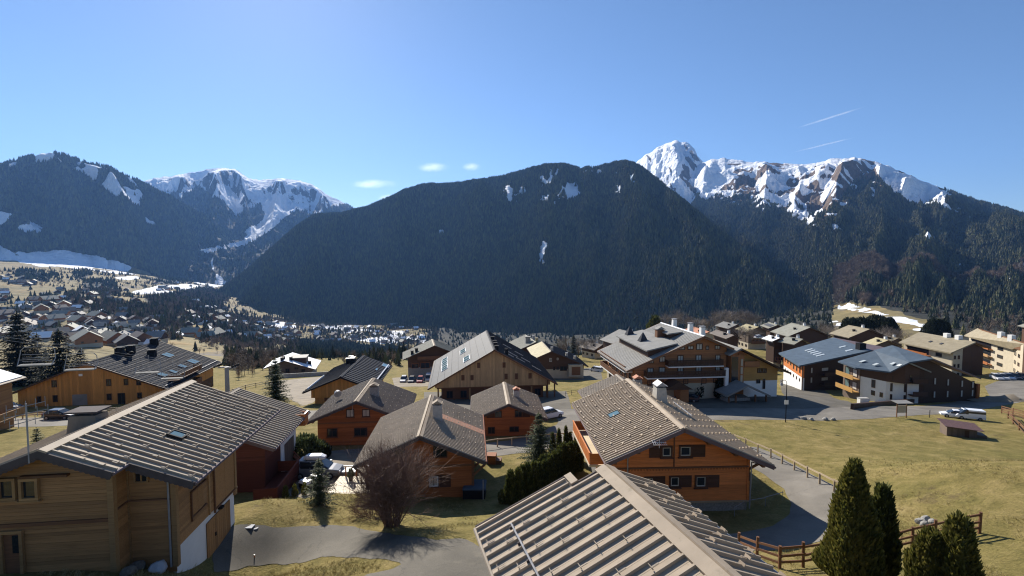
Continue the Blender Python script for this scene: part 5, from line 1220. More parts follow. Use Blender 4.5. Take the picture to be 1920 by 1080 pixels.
for px in ((1272,650,1284,656),(1289,648,1300,655.5),(1305,644,1317,656),(1323,648,1329,656),(1340,647,1350,655),(1216,675,1226,681),(1236,668,1247,679),(1304,665,1315,680),(1341,665,1350,680),(1270,666,1281,681),(1213,689.5,1225,701),(1235,688,1247,700),(1270,688,1281,703),(1304,687,1315,702),(1341,687,1350,702)): h.window('front', px, frame=dk, pane=M['curtain'], fw=.14, mull=1)
for px in ((1213.5,713,1222,723),(1235,711.5,1244,724),(1281,710,1290,720),(1315,709,1324,719),(1337,708,1346,717.5),(1196,716,1204,726)): h.window('front', px, frame=dk, at=h.fy+.03, fw=.14)
def bal(u0, u1, v, dp):
    a0, z = h.on_y(u0, v, h.fy-dp); a1, _ = h.on_y(u1, v, h.fy-dp); return h.balcony('front', a0, a1, z, dp, 1.1, M['dark_wood'], floor=M['white_plaster'], slats=1)
bal(1254, 1357, 688, 1.5); bal(1214, 1361, 709.5, 1.8)
xq, zq = h.on_y(1363, 690, h.fy-1.6); MB().box(xq-.3, xq+.3, h.fy-1.7, h.fy-1.2, -1, zq).build('corner_pillar', M['white_plaster'], h.root)
for z_ in (2.8, 4.9): h.balcony('left', 2, 17, z_, 1.5, 1.0, M['brown_wood'], floor=M['white_plaster'], slats=1)
for i in range(6):
    for z_ in (.5, 3.1): h.window('left', r=(2.6+i*2.4, 3.6+i*2.4, z_, z_+1.3), frame=dk, at=h.x0+(.03 if z_ < 2 else 0))
for px, nm in (((1250,713,1297,742),'porch'),):
    a0, z1 = h.on_y(1247, 716, h.fy-3); a1, _ = h.on_y(1299, 725, h.fy-3); mid = (a0+a1)/2; m = MB()
    m.hexa([(a0,h.fy-3.2,z1-1.4),(mid,h.fy-3.2,z1),(a1,h.fy-3.2,z1-1.4)], [(a0,h.fy-.01,z1-1.4),(mid,h.fy-.01,z1),(a1,h.fy-.01,z1-1.4)]); m.build('porch_roof', M['dark_wood'], h.root)
    MB().box(mid+.5, a1-.5, h.fy-2.6, h.fy-.05, -1, z1-1.42).build('porch', M['hotel_wood'], h.root)
# stair tower and right wing of the hotel
xt0, zt = h.on_y(1370, 664, h.fy-1.5); xt1, _ = h.on_y(1403, 664, h.fy-1.5); xm, za = h.on_y(1389.5, 652.5, h.fy-1.5)
MB().box(xt0+.4, xt1-.4, h.fy-1.0, h.fy+6, -1, zt-.02).build('stair_tower', M['hotel_wood'], h.root)
MB().box(xt0+.5, xm-.2, h.fy-1.1, h.fy-1.002, 1.5, zt-.6).build('tower_glazing', M['glass'], h.root)
for i in range(4):
    z0_ = 1.6+i*(zt-2.4)/4; MB().box(xm+.3, xt1-.7, h.fy-1.12, h.fy-1.004, z0_, z0_+(zt-2.4)/4-.25).build('tower_panel', M['cream_plaster'], h.root)
m = MB(); m.hexa([(xt0-.3,h.fy-1.7,zt),(xm,h.fy-1.7,za),(xm,h.fy-1.7,za-.3),(xt0-.3,h.fy-1.7,zt-.3)], [(xt0-.3,h.fy+9,zt),(xm,h.fy+9,za),(xm,h.fy+9,za-.3),(xt0-.3,h.fy+9,zt-.3)][::1]); m.build('tower_roof', M['slate_metal'], h.root)
MB().poly([(xt0+.4,h.fy-1.0,zt-.3),(xt1-.4,h.fy-1.0,zt-.3),(xm,h.fy-1.0,za-.3)]).build('tower_gable', M['hotel_wood'], h.root)
for q in (-1, 0, 1): MB().bar((xm+q*1.3, h.fy-1.08, zt-.3), (xm, h.fy-1.08, za-.6), .15, .2).build('brace', M['rust_wood'], h.root)
xe, ze = h.on_y(1484, 699, h.fy-1.7); m = MB(); m.hexa([(xm,h.fy-1.7,za-.3),(xe,h.fy-1.7,ze-.3),(xe,h.fy-1.7,ze),(xm,h.fy-1.7,za)], [(xm,h.fy+10,za-.3),(xe,h.fy+10,ze-.3),(xe,h.fy+10,ze),(xm,h.fy+10,za)]); m.build('wing_roof', M['dark_wood'], h.root)
xw, _ = h.on_y(1458, 700, h.fy); tz = lambda x: za-.35+(x-xm)*(ze-za)/(xe-xm)
MB().hexa([(xt1-.45,h.fy,2.9),(xw,h.fy,2.9),(xw,h.fy,tz(xw)),(xt1-.45,h.fy,tz(xt1-.45))], [(xt1-.45,h.fy+9,2.9),(xw,h.fy+9,2.9),(xw,h.fy+9,tz(xw)),(xt1-.45,h.fy+9,tz(xt1-.45))]).build('wing_wall', M['ochre_wood'], h.root)
MB().box(xt1-.45, xw-.03, h.fy+.03, h.fy+8.9, -2, 2.896).build('wing_ground_floor', M['white_plaster'], h.root)
for px in ((1420,690.5,1428,699),(1429.5,690.5,1437,699)): h.window('front', px, frame=dk)
for px in ((1418,711,1425,718.5),(1430,710,1434,729)): h.window('front', px, frame=dk, at=h.fy+.03, mull=0)
h.balcony('front', xt1-.4, xt1+2.4, 5.8, 1.2, .9, M['hotel_wood'])
a0, z1 = h.on_y(1363, 742, h.fy-5); a1, z2 = h.on_y(1446, 742, h.fy-5); mid, z3 = h.on_y(1404, 722, h.fy-5); m = MB()
m.hexa([(a0,h.fy-5,z1),(mid,h.fy-5,z3),(mid,h.fy-5,z3-.3),(a0,h.fy-5,z1-.3)], [(a0,h.fy-1.2,z1),(mid,h.fy-1.2,z3),(mid,h.fy-1.2,z3-.3),(a0,h.fy-1.2,z1-.3)]); m.hexa([(mid,h.fy-5,z3-.3),(a1,h.fy-5,z2-.3),(a1,h.fy-5,z2),(mid,h.fy-5,z3)], [(mid,h.fy-1.2,z3-.3),(a1,h.fy-1.2,z2-.3),(a1,h.fy-1.2,z2),(mid,h.fy-1.2,z3)]); m.build('shelter_roof', M['slate_metal'], h.root)
m = MB()
for x in (a0+.6, mid-2, mid+1.5, a1-.6): m.box(x-.12, x+.12, h.fy-4.7, h.fy-4.45, -2.2, z1-.1)
m.build('shelter_posts', M['brown_wood'], h.root); MB().box(a0+.8, mid+1.2, h.fy-3.6, h.fy-1.3, -2, .9).build('shelter_wall', M['stone'], h.root)
# --- free shaped buildings: roof faces and walls by their corners
class Block:
    def __init__(s, name, label, cat, org): s.o = np.array(org, float); s.root = thing(name, label, cat, tuple(s.o))
    def r(s, P): return tuple(np.asarray(P, float)-s.o)
    def face(s, pts, th, mat, nm='roof', parent=None):
        a = [s.r(p) for p in pts]; n = (Vector(a[1])-Vector(a[0])).cross(Vector(a[2])-Vector(a[0]))
        if n.z < 0: a = a[::-1]
        b = [(q[0], q[1], q[2]-th) for q in a]; return MB().hexa(b, a).build(nm, mat, parent or s.root)
    def wall(s, p, q, z0, mat, zt=None, nm='wall', t=.3):
        """vertical wall seen from the outside with p on the left, top following p and q"""
        p, q = np.array(p, float), np.array(q, float)
        if zt is not None: p[2], q[2] = zt if hasattr(zt, '__len__') else (zt, zt)
        d = (q-p)[:2]; d /= np.linalg.norm(d); n = np.array([-d[1], d[0], 0])*t
        A = [s.r((p[0],p[1],z0)), s.r((q[0],q[1],z0)), s.r(q), s.r(p)]; B = [tuple(np.array(x)+n) for x in A]
        o = MB().hexa(A, B).build(nm, mat, s.root); o['_'] = 0; del o['_']; return (p, q, n)
    def win(s, w, f0, f1, z0, z1, frame=None, pane=None, sink=.04):
        p, q, n = w; e = q-p; e = np.array([e[0], e[1], 0]); out = -n/np.linalg.norm(n)
        c = lambda f, z, o: s.r((p[0]+e[0]*f+out[0]*o, p[1]+e[1]*f+out[1]*o, z)); L = np.linalg.norm(e); b = .12; g = b/L
        m = MB()
        for a0, a1, y0, y1 in ((f0,f1,z1-b,z1),(f0,f1,z0,z0+b),(f0,f0+g,z0+b,z1-b),(f1-g,f1,z0+b,z1-b)):
            m.hexa([c(a0,y0,.002),c(a1,y0,.002),c(a1,y1,.002),c(a0,y1,.002)][::-1], [c(a0,y0,.07),c(a1,y0,.07),c(a1,y1,.07),c(a0,y1,.07)][::-1])
        o = m.build('window', frame or M['dark_wood'], s.root)
        MB().poly([c(f0+g,z0+b,.03),c(f1-g,z0+b,.03),c(f1-g,z1-b,.03),c(f0+g,z1-b,.03)]).build('pane', pane or M['glass'], o); return o
    def bal(s, w, f0, f1, z, dp, mat, rail=1.0):
        p, q, n = w; e = q-p; out = -n/np.linalg.norm(n); c = lambda f, z, o: s.r((p[0]+e[0]*f+out[0]*o, p[1]+e[1]*f+out[1]*o, z)); m = MB()
        m.hexa([c(f0,z,.002),c(f0,z,dp),c(f1,z,dp),c(f1,z,.002)][::1], [c(f0,z+.18,.002),c(f0,z+.18,dp),c(f1,z+.18,dp),c(f1,z+.18,.002)]); o = m.build('balcony', mat, s.root)
        m = MB(); m.hexa([c(f0,z+.2,dp-.08),c(f0,z+.2,dp),c(f1,z+.2,dp),c(f1,z+.2,dp-.08)], [c(f0,z+rail,dp-.08),c(f0,z+rail,dp),c(f1,z+rail,dp),c(f1,z+rail,dp-.08)]); m.build('balustrade', mat, o)
lerp = lambda a, b, t: np.asarray(a)+(np.asarray(b)-np.asarray(a))*t
def roofwin(B, q, s0, s1, t0, t1, mat, nm='skylight'):
    """panel lying on the roof face q = (eave far, ridge far, ridge near, eave near)"""
    f = lambda s_, t_: lerp(lerp(q[0], q[3], s_), lerp(q[1], q[2], s_), t_)+np.array([0,0,.06]); m = MB(); P = [B.r(f(s0,t0)), B.r(f(s1,t0)), B.r(f(s1,t1)), B.r(f(s0,t1))]
    n = (Vector(P[1])-Vector(P[0])).cross(Vector(P[2])-Vector(P[0])); P = P if n.z > 0 else P[::-1]
    m.hexa([(x,y,z-.06) for x,y,z in P], [(x,y,z+.05) for x,y,z in P]); return m.build(nm, mat, B.root)
bl = M['blue_metal']; dw = M['dark_wood']; sl = plain('pale_skylight', (.42,.46,.47), .3, var=.05); M['pale_sky'] = sl
q1 = [at_z(1460,661.5,-25.2), at_z(1562.5,632.5,-22.2), at_z(1634,656.5,-22.2), at_z(1498.7,685.5,-25.2)]
B = Block('apartment_building', 'farther blue grey roofed building with an orange and white left wall', 'building', ((q1[0][0]+q1[2][0])/2, (q1[0][1]+q1[2][1])/2, -30))
B.face(q1, .35, bl); e2 = q1[2]+(q1[2]-q1[3])*np.array([1,1,0])*.8+np.array([0,0,-3.2]); e3 = q1[1]+(e2-q1[2]); B.face([q1[1], e3, e2, q1[2]], .35, M['plum_metal'])
B.face([q1[3]+np.array([0,0,-.36]), q1[3]+np.array([.01,0,-.01]), q1[0]+np.array([.01,0,-.01]), q1[0]+np.array([0,0,-.36])], .01, M['rust_wood'], 'fascia') if 0 else None
cI = lerp(q1[3], q1[1], .08); wl_ = B.wall(lerp(q1[0],q1[3],.03)+np.array([1.3,0,-.36]), lerp(q1[0],q1[3],.94)+np.array([1.3,0,-.36]), -28.5, M['orange_wood'])
w2 = B.wall((wl_[0][0]+.05, wl_[0][1], 0), (wl_[1][0]+.05, wl_[1][1], 0), -36, M['white_plaster'], zt=-28.504, nm='ground_floor')
for i in range(6): B.win(wl_, .06+i*.155, .11+i*.155, -27.75 if i > 2 else -27.3, -26.1, M['dark_wood']); B.win(w2, .08+i*.15, .12+i*.15, -29.9, -29.1)
wf = B.wall(wl_[1]+np.array([0,.01,0]), np.array([q1[2][0]-1, q1[2][1]+1.5, q1[2][2]-.4]), -36, dw); wf2 = B.wall(wf[1], np.array([e2[0]-1, e2[1]+1.2, e2[2]-.4]), -36, dw)
for z_ in (-26.9, -29.3):
    B.win(wf, .12, .16, z_-.6, z_+.9, pane=M['curtain']); B.win(wf, .30, .42, z_-.3, z_+.7, pane=M['curtain']); B.win(wf, .72, .79, z_-.8, z_+1.0, pane=M['curtain']); B.bal(wf, .28, .70, z_-1.3, 1.4, dw)
for i in range(5): roofwin(B, q1, .28+i*.105, .33+i*.105, .34, .46, sl)
for a, b in ((.55,.83),(.78,.80)): roofwin(B, q1, a, a+.05, b-.06, b+.04, sl)
c_ = B.r(lerp(lerp(q1[0],q1[3],.86), lerp(q1[1],q1[2],.86), .93)); MB().box(c_[0]-.8,c_[0]+.8,c_[1]-.8,c_[1]+.8,c_[2]-.5,c_[2]+1.6).build('chimney', M['black'], B.root)
# nearer of the two
zr_ = -20.0; a = [at_z(1571,677,-22.6), at_z(1640,657.5,zr_), at_z(1705,679,zr_), at_z(1669,697,-22.4)]; mid_ = at_z(1604,689,-22.7)
B = Block('apartment_building', 'nearer blue grey roofed building with a white plaster corner and orange balconies', 'building', (a[2][0], a[2][1], -28.5))
B.face([a[0], a[1], a[2], a[3], mid_], .3, bl)
b_ = [at_z(1638,656.6,zr_+.02), at_z(1672.5,647.3,-18.6), at_z(1750,672,-19.2), at_z(1705.5,678.8,zr_+.02)]; B.face(b_, .3, bl)
sh_ = at_z(1757,701,-23.0); B.face([a[2], sh_, sh_+(a[1]-a[2])*.5, lerp(a[2],a[1],.5)], .3, M['green_metal'])
r2 = at_z(1840,709,-25.2); B.face([b_[2], r2, r2+(b_[1]-b_[2])*.9, lerp(b_[2],b_[1],.9)], .3, M['plum_metal'])
zs_ = -24.7
wl1 = B.wall(np.array([a[0][0]+1.2,a[0][1]-.2,a[0][2]-.35]), np.array([mid_[0]+1.4,mid_[1]+.6,mid_[2]-.35]), -34, M['grey_wood'])
for z_ in (-25.2, -28.0):
    B.bal(wl1, -.05, 1.02, z_-.4, 1.5, M['ochre_wood']); B.win(wl1, .12, .42, z_-.0, z_+1.7, pane=M['sky_glass']); B.win(wl1, .58, .88, z_-.0, z_+1.7, pane=M['curtain'])
k0 = np.array([mid_[0]+1.5,mid_[1]+.5,mid_[2]-.35]); k1 = np.array([a[3][0]+.2,a[3][1]+1.2,a[3][2]-.35]); k2 = at_y(1726,690,0.0001) if 0 else None
wf1 = B.wall(k0, k1, zs_, dw); 
wl2 = B.wall((k0[0]+.06,k0[1]+.05,0), (k1[0]+.06,k1[1]+.05,0), -34, M['white_plaster'], zt=(zs_-.004, zs_-.004), nm='ground_floor')
k3 = np.array([a[2][0]+.3,a[2][1]+1.3,a[2][2]-.4]); k4 = at_y(1725,690,a[2][1]+1.6); k4 = np.array([k4[0], k4[1], -21.6])
wg1 = B.wall(k1+np.array([.02,0,0]), k3, zs_, dw); wg1b = B.wall(k3+np.array([.02,0,0]), k4, zs_, dw)
wg2 = B.wall((k1[0]+.1,k1[1]+.06,0), (k4[0],k4[1]+.06,0), -34, M['white_plaster'], zt=(zs_-.004,zs_-.004), nm='ground_floor')
B.win(wl2, .45, .60, -26.6, -24.9); B.win(wl2, .45, .60, -28.2, -27.2); B.win(wl2, .78, .9, -28.2,-27.2)
for f_ in (.13, .55): B.win(wg2, f_, f_+.07, -26.7, -25.0); B.win(wg2, f_, f_+.07, -28.4, -27.3)
B.win(wg1, .3, .42, -24.3, -23.3); B.win(wg1b, .3, .5, -24.4, -22.9)
k5 = np.array([k4[0]+.1, k4[1]+3.0, -23.4]); k6 = np.array([b_[2][0]+.2,b_[2][1]+2.2,b_[2][2]-.4]); k7 = at_y(1834,712,k6[1]+1.5); k7 = np.array([k7[0], k7[1], -25.4])
k55 = at_y(1740,690,k6[1]); k55 = np.array([k55[0]-4, k6[1]+.3, -20.6])
wh1 = B.wall(k55, k6, -34, dw); wh2 = B.wall(k6+np.array([.02,0,0]), k7, -34, dw)
for z_ in (-26.6,-24.0): B.bal(wh1, .1, .95, z_-.6, 1.5, dw)
for f_ in (.18,.42,.68,.88):
    for z_ in (-24.2-f_*1.4, -27.2): B.win(wh2, f_, f_+.05, z_-.7, z_+.8, pane=M['curtain'])
MB().box(*[q for p_ in zip(B.r(k7-np.array([.4,.4,8])), B.r(k7+np.array([.1,.1,.2]))) for q in p_]).build('corner_board', M['rust_wood'], B.root)
for s_, t_ in ((.30,.30),(.58,.30),(.78,.62),(.92,.62)): roofwin(B, a[:4], s_, s_+.06, t_-.10, t_+.06, sl)
# --- two cream apartment blocks at the right edge
def cream(label, q, apx_r, zb, n_fl, dark_from, wins=True):
    B = Block('apartment_building', label, 'building', (q[2][0], q[2][1], zb)); B.face(q, .4, M['sand_metal'])
    r_n = q[2]+(q[2]-q[3])*np.array([apx_r,apx_r,-apx_r]); r_f = q[1]+(r_n-q[2]); B.face([q[1], r_f, r_n, q[2]], .4, M['brown_wood'])
    p0 = lerp(q[0],q[3],.02)+np.array([1.6,0,-.42]); p1 = lerp(q[0],q[3],.95)+np.array([1.6,0,-.42]); W = B.wall(p0, p1, zb-4, M['cream_plaster'])
    for i in range(n_fl):
        z = p1[2]-1.9-i*2.75
        B.bal(W, .04, .58, z-.6, 1.4, M['trim_wood'] if i % 2 else M['rust_wood']); B.win(W, .08, .54, z-.3, z+1.5, M['dark_wood']); B.win(W, .68, .80, z, z+1.2, M['dark_wood'])
    g0 = np.array([p1[0]+.02,p1[1],p1[2]]); g1 = np.array([q[2][0],q[2][1]+1.2,q[2][2]-.45]); g2 = np.array([r_n[0]-1.5,r_n[1]+1.0,r_n[2]-.3])
    mid = lerp(g0,g1,dark_from); W1 = B.wall(g0, mid, zb-4, M['cream_plaster']); W2 = B.wall(mid+np.array([.02,0,0]), g1, zb-4, dw if dark_from < 1 else M['cream_plaster']); W3 = B.wall(g1+np.array([.02,0,0]), g2, zb-4, dw)
    for i in range(n_fl):
        z = p1[2]-1.9-i*2.75
        for f_ in (.12,.52): B.win(W1, f_, f_+.2, z, z+1.2, M['dark_wood'])
    for s_ in (.42,.62): roofwin(B, q, s_, s_+.04, .40, .52, M['dark_metal'], 'skylight')
    for s_ in (.52,.72):
        c_ = B.r(lerp(q[1],q[2],s_)); MB().box(c_[0]-.7,c_[0]+.7,c_[1]-.7,c_[1]+.7,c_[2]-1,c_[2]+1.2).build('chimney', M['white_plaster'], B.root)
    return B
cream('cream apartment block with a wide sand coloured roof, behind the blue roofs', [at_z(1685,641.5,-28.5), at_z(1723.7,622.5,-25.3), at_z(1830,641,-25.3), at_z(1782.5,661.5,-28.5)], .65, -38, 4, .52)
cream('cream apartment block with brown balconies, cut by the right edge', [at_z(1808,628.5,-28.8), at_z(1833,615.3,-25.6), at_z(1927,644,-25.6), at_z(1897,653,-28.8)], .8, -40, 4, 1.0)
# --- small houses beyond the hotel
def far_house(label, ef, rf, rn, en, Z, roof, wall='dark_wood', low='cream_plaster', tan=.42, vents=2):
    zr = -(rn[1]-490)*Z/900; h = House('chalet', label, 'house', rn, rf, zr, en, tan=tan, base=min(zr-5.0, gz(*at_z(*rn, zr)[:2])+.0 if gz(*at_z(*rn, zr)[:2]) < zr-4 else zr-6))
    h.roof(M[roof], th=.3, cap=.3, ribs=None, edge=M['dark_wood']); h.body(M[wall], fy=1.0, ox=1.2, split=min(2.8, h.H*.4), low=M[low], sill_z=-6)
    zt = min(2.8, h.H*.4)
    for a in (-.55,-.12,.3):
        x = a*(h.x1-h.x0)/2; h.window('front', r=(x, x+1.2, zt+.8, zt+2.0), frame=M['rust_wood'])
    for b in (.2,.5,.75): h.window('left', r=(h.L*b, h.L*b+1.3, .8, 2.0), frame=M['dark_wood'], at=h.x0+.03)
    h.balcony('front', h.x0+1.2, h.x1-1.2, zt, 1.2, 1.0, M['brown_wood'])
    h.chimney(1, .8, h.L*.4, .9, .9, 1.1, M['white_plaster'], M['zinc'])
    if vents > 1: h.vent(-1, h.S(-1)*.4, h.L*.35, .7, .6)
    return h
far_house('house with a plain grey roof, left of and behind the hotel', (1136.8,635.6), (1160.8,617.3), (1196,626), (1156,644), 205, 'slate_metal')
far_house('house with an orange tiled roof showing above the hotel ridge', (1285,618), (1297,611.5), (1330,622), (1312,630), 220, 'tile', 'cream_plaster')
far_house('house with a charcoal roof, right behind the hotel ridge', (1330.6,627.4), (1343,618.3), (1376.7,628.7), (1362.4,635.8), 170, 'grey_metal')
far_house('small house with a flat looking grey roof, before the bare trees', (1343.6,611.8), (1356,602.8), (1382.5,608.6), (1366.3,617), 240, 'slate_metal')
far_house('small house with a yellowish roof among the grey ones', (1378.6,617), (1398.7,607.3), (1422.7,613), (1401.3,622.9), 225, 'yellow_metal', 'grey_wood')
h = far_house('small house with solar panels on its pale roof', (1428.5,608.6), (1441.5,604), (1458.3,609.3), (1441.5,616.4), 250, 'green_metal', vents=1); m = MB(); slope_hex(h, m, -1, 1.2, 3.4, 1.5, h.L-1.5, .05, .12); m.build('solar_panel', M['solar'], h.rf)
far_house('wide grey roofed chalet with a brown gable, behind the blue roofs', (1444.3,622.8), (1483.2,605.4), (1520,613.8), (1478.3,631.8), 185, 'green_metal')
far_house('small house with a bright white roof, below the wide grey chalet', (1429,634.6), (1441.5,628.3), (1462.4,633.9), (1448.5,640.8), 165, 'snow')
far_house('low house with a grey roof beside the bright white roof', (1465,635.5), (1474,630.5), (1506,636), (1487,643), 160, 'green_metal')
far_house('brown grey roofed chalet before the dark pines', (1553.3,625.6), (1590.8,609.6), (1631,617.2), (1593,635.3), 180, 'sand_metal')
far_house('house with a straw coloured roof between the blue and sand roofs', (1610,642), (1642,632.5), (1666,638), (1640,650), 165, 'yellow_metal', 'grey_wood')
far_house('house with a tan roof behind the straw coloured roof', (1640,634), (1656,629), (1685,634), (1668,640), 200, 'sand_metal', 'grey_wood')
far_house('house with a dull grey roof at the foot of the bare trees, beside the hotel', (1088,646), (1100,640), (1130,646), (1112,653), 230, 'grey_metal')
far_house('pale roofed house showing at the far right edge', (1905,616), (1925,606), (1950,612), (1935,622), 200, 'green_metal')
# ------------------------------------------------------------------ trees and shrubs close by
def leaf_mat(name, c, var=.45, tip=None, scale=.9):
    m, nt, b = nmat(name); t = NT(nt); g = t.n('ShaderNodeNewGeometry'); v = t.coord('Object')
    base = t.ramp(g.outputs['Random Per Island'], [(0, sc(c, 1-var)), (.5, c), (1, sc(tip or c, 1+var))])
    base = t.mix(t.ramp(t.noise(v, scale, 3, .6), [(.4, 0), (.68, .75)]), base, tip or sc(c, 1.4))
    t.l(base, b.inputs['Base Color']); b.inputs['Roughness'].default_value = .75; b.inputs['Specular IOR Level'].default_value = .25
    tr = t.n('ShaderNodeBsdfTranslucent'); t.l(base, tr.inputs[0]); mx = t.n('ShaderNodeMixShader'); mx.inputs[0].default_value = .35
    t.l(b.outputs[0], mx.inputs[1]); t.l(tr.outputs[0], mx.inputs[2]); t.l(mx.outputs[0], nt.nodes['Material Output'].inputs[0])
    return m
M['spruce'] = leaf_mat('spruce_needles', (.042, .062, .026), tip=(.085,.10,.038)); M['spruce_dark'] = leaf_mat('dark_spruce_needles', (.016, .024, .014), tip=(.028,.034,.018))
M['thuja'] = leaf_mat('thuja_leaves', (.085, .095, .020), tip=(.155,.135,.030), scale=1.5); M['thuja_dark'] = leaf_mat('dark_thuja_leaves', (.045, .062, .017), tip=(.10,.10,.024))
M['bark'] = plain('bark', (.085, .06, .042), .95, var=.4, scale=9, bump=.4); M['twig'] = plain('bare_twigs', (.165, .098, .068), .9, var=.35, scale=2)
M['twig_grey'] = plain('grey_twigs', (.20, .165, .135), .9, var=.35, scale=2); M['twig_red'] = plain('reddish_twigs', (.17, .075, .055), .9, var=.3)
def spruce_mesh(h, r, seed, levels=26, thin=1.0, card=.2):
    q = random.Random(seed); m = MB()
    for k in range(levels):
        t = (k+q.random()*.7)/levels; z = h*(.05+.94*t); R = r*(1-t)**.85*(.8+.4*q.random())+.05*h*.12
        n = max(3, int((9 if t < .7 else 6)*thin)); a0 = q.random()*6.28
        for i in range(n):
            a = a0+6.283*i/n+q.gauss(0,.18); L = R*(.72+.5*q.random()); droop = .30-.42*t+q.gauss(0,.08)
            d = Vector((math.cos(a), math.sin(a), 0)); s = Vector((-d.y, d.x, 0)); seg = max(3, int(L/(card*.75)))
            for j in range(seg):
                f = (j+.4+q.random()*.5)/seg; p = d*(L*f)+Vector((0,0,z-droop*L*f+.10*L*f*f)); w = card*(.6+.5*q.random())*(1.15-.6*f)
                for sd in (-1, 1):
                    e = p+(d*.75+s*sd*(.8+.3*q.random())).normalized()*w*1.5+Vector((0,0,-w*(.25+.4*q.random()))); mid = d*w*.5
                    m.poly([p-mid*.6, p+mid, e+mid*.3, e-mid*.3][::sd])
                if q.random() < .5: m.poly([p-s*w*.35, p+s*w*.35, p+d*w*.7+Vector((0,0,-w*1.1))])
            p = d*L+Vector((0,0,z-droop*L+.10*L)); m.poly([p-s*card*.3-d*card*.4, p+s*card*.3-d*card*.4, p+d*card*.8-Vector((0,0,card*.25))])
    m.poly([(-.05*card/.2,0,h*.96),(.05*card/.2,0,h*.96),(0,0,h*1.04)]); m.poly([(0,-.05*card/.2,h*.95),(0,.05*card/.2,h*.95),(0,0,h*1.04)])
    return m
def conifer(name, label, P, h, r, seed, mat='spruce', group=None, levels=26, thin=1, card=.2, cat='tree'):
    t = thing(name, label, cat, tuple(P), random.Random(seed).random()*6, group)
    MB().tube((0,0,-.4), (0,0,h*.93), h*.020+.03, .01, 7).build('trunk', M['bark'], t); spruce_mesh(h, r, seed, levels, thin, card).build('crown', M[mat], t); return t
def thuja_mesh(h, r, seed, n, card=.16, flat=.55, low=0.02):
    q = random.Random(seed); m = MB()
    lob = [(q.random()*6.28, q.random(), .72+.5*q.random(), .10+.2*q.random()) for _ in range(26)]
    def rad(t, a):
        base = r*min(1, (t/.10)**.6 if t < .10 else 1)*(max(0, 1-t)**flat)*(1.12-.12*t)
        return base
    for i in range(n):
        t = low+(1-low)*(1-math.sqrt(1-q.random()*.985)) if i % 3 else q.random()*.97; a = q.random()*6.283
        bump = 0
        for la, lt, ls, lw in lob:
            da = (a-la+math.pi) % 6.283-math.pi; bump += (ls-.85)*math.exp(-(da/.55)**2-((t-lt)/lw)**2)
        R = rad(t, a)*(1+bump*.85)*(1-.28*q.random()**2); d = Vector((math.cos(a), math.sin(a), 0)); s = Vector((-d.y, d.x, 0))
        p = d*R+Vector((0,0,h*t)); w = card*(.55+.8*q.random()); up = Vector((0,0,1))*(.9+.3*q.random())+d*(.35+.3*q.gauss(0,1))+s*q.gauss(0,.35); up.normalize()
        sd = (s*math.cos(q.gauss(0,.8))+d*math.sin(q.gauss(0,.8))).normalized()
        m.poly([p-sd*w*.32, p+sd*w*.32, p+sd*w*.22+up*w*.9, p+up*w*1.5, p-sd*w*.22+up*w*.9])
    return m
def thuja(name, label, P, h, r, seed, n, mat='thuja', group=None, card=.16, flat=.55, cat='tree', rz=None):
    t = thing(name, label, cat, tuple(P), random.Random(seed).random()*6 if rz is None else rz, group)
    MB().tube((0,0,-.4), (0,0,h*.85), h*.016+.02, .01, 6).build('trunk', M['bark'], t); thuja_mesh(h, r, seed, n, card, flat).build('crown', M[mat], t); return t
def bare_mesh(h, r, seed, stems=14, depth=4, thick=.035, spread=.75, base=.12, kids=(3,4)):
    q = random.Random(seed); m = MB()
    def grow(p, d, L, rad, k):
        n = 2 if k > 0 else 1; a = p
        for i in range(n):
            d = (d+Vector((q.gauss(0,.14), q.gauss(0,.14), q.gauss(.05,.10)))).normalized(); b = a+d*L/n
            m.tube(a, b, rad*(1-.3*i/n), rad*(1-.3*(i+1)/n), 3 if k < 3 else 5, cap=False); a = b
            if k > 0:
                for _ in range(q.randint(*kids) if i == n-1 else q.randint(1,2)):
                    e = (d+Vector((q.gauss(0,.55), q.gauss(0,.55), q.gauss(.12,.35)))).normalized(); grow(a, e, L*(.52+.3*q.random()), rad*.56, k-1)
    for i in range(stems):
        a = 6.283*(i+q.random())/stems; s_ = spread*(q.random()**.6)
        d = Vector((math.cos(a)*s_*r/h*1.5, math.sin(a)*s_*r/h*1.5, 1)).normalized(); grow(Vector((math.cos(a)*base, math.sin(a)*base, -.1)), d, h*(.40+.12*q.random()), thick*(.6+.6*q.random()), depth-1)
    return m
def bare_bush(name, label, P, h, r, seed, mat='twig', group=None, cat='shrub', **k):
    t = thing(name, label, cat, tuple(P), 0, group); bare_mesh(h, r, seed, **k).build('branches', M[mat], t); return t
def bare_tree(name, label, P, h, seed, mat='twig_grey', group=None):
    t = thing(name, label, 'tree', tuple(P), 0, group); MB().tube((0,0,-.5), (0,0,h*.4), h*.022, h*.014, 6).build('trunk', M['bark'], t)
    q = random.Random(seed); m = MB(); b = bare_mesh(h*.75, h*.5, seed, stems=7, depth=4, thick=.085*h/8, spread=1.0, base=.05, kids=(3,4)); b.build('crown', M[mat], t, (0,0,h*.27)); return t
bare_bush('bare_bush', 'big leafless bush with a long shadow on the driveway, before the middle chalet', gp(735,985), 4.4, 2.0, 11, 'twig', stems=40, depth=5, thick=.06, spread=.55, base=.4, kids=(2,3))
bare_bush('bare_bush', 'lower reddish leafless bush at the left foot of the big bush', gp(700,968), 1.7, 1.2, 12, 'twig_red', stems=20, depth=4, thick=.022, spread=1.5, base=.4)
thuja('thuja', 'tallest flame shaped thuja beside the lane, lower right', gp(1594,1098), 6.0, .98, 21, 14000, card=.18, flat=.66)
thuja('thuja', 'second tall thuja standing close behind the tallest one', gp(1650,1082), 4.7, .55, 22, 5500, 'thuja_dark', card=.20, flat=.45)
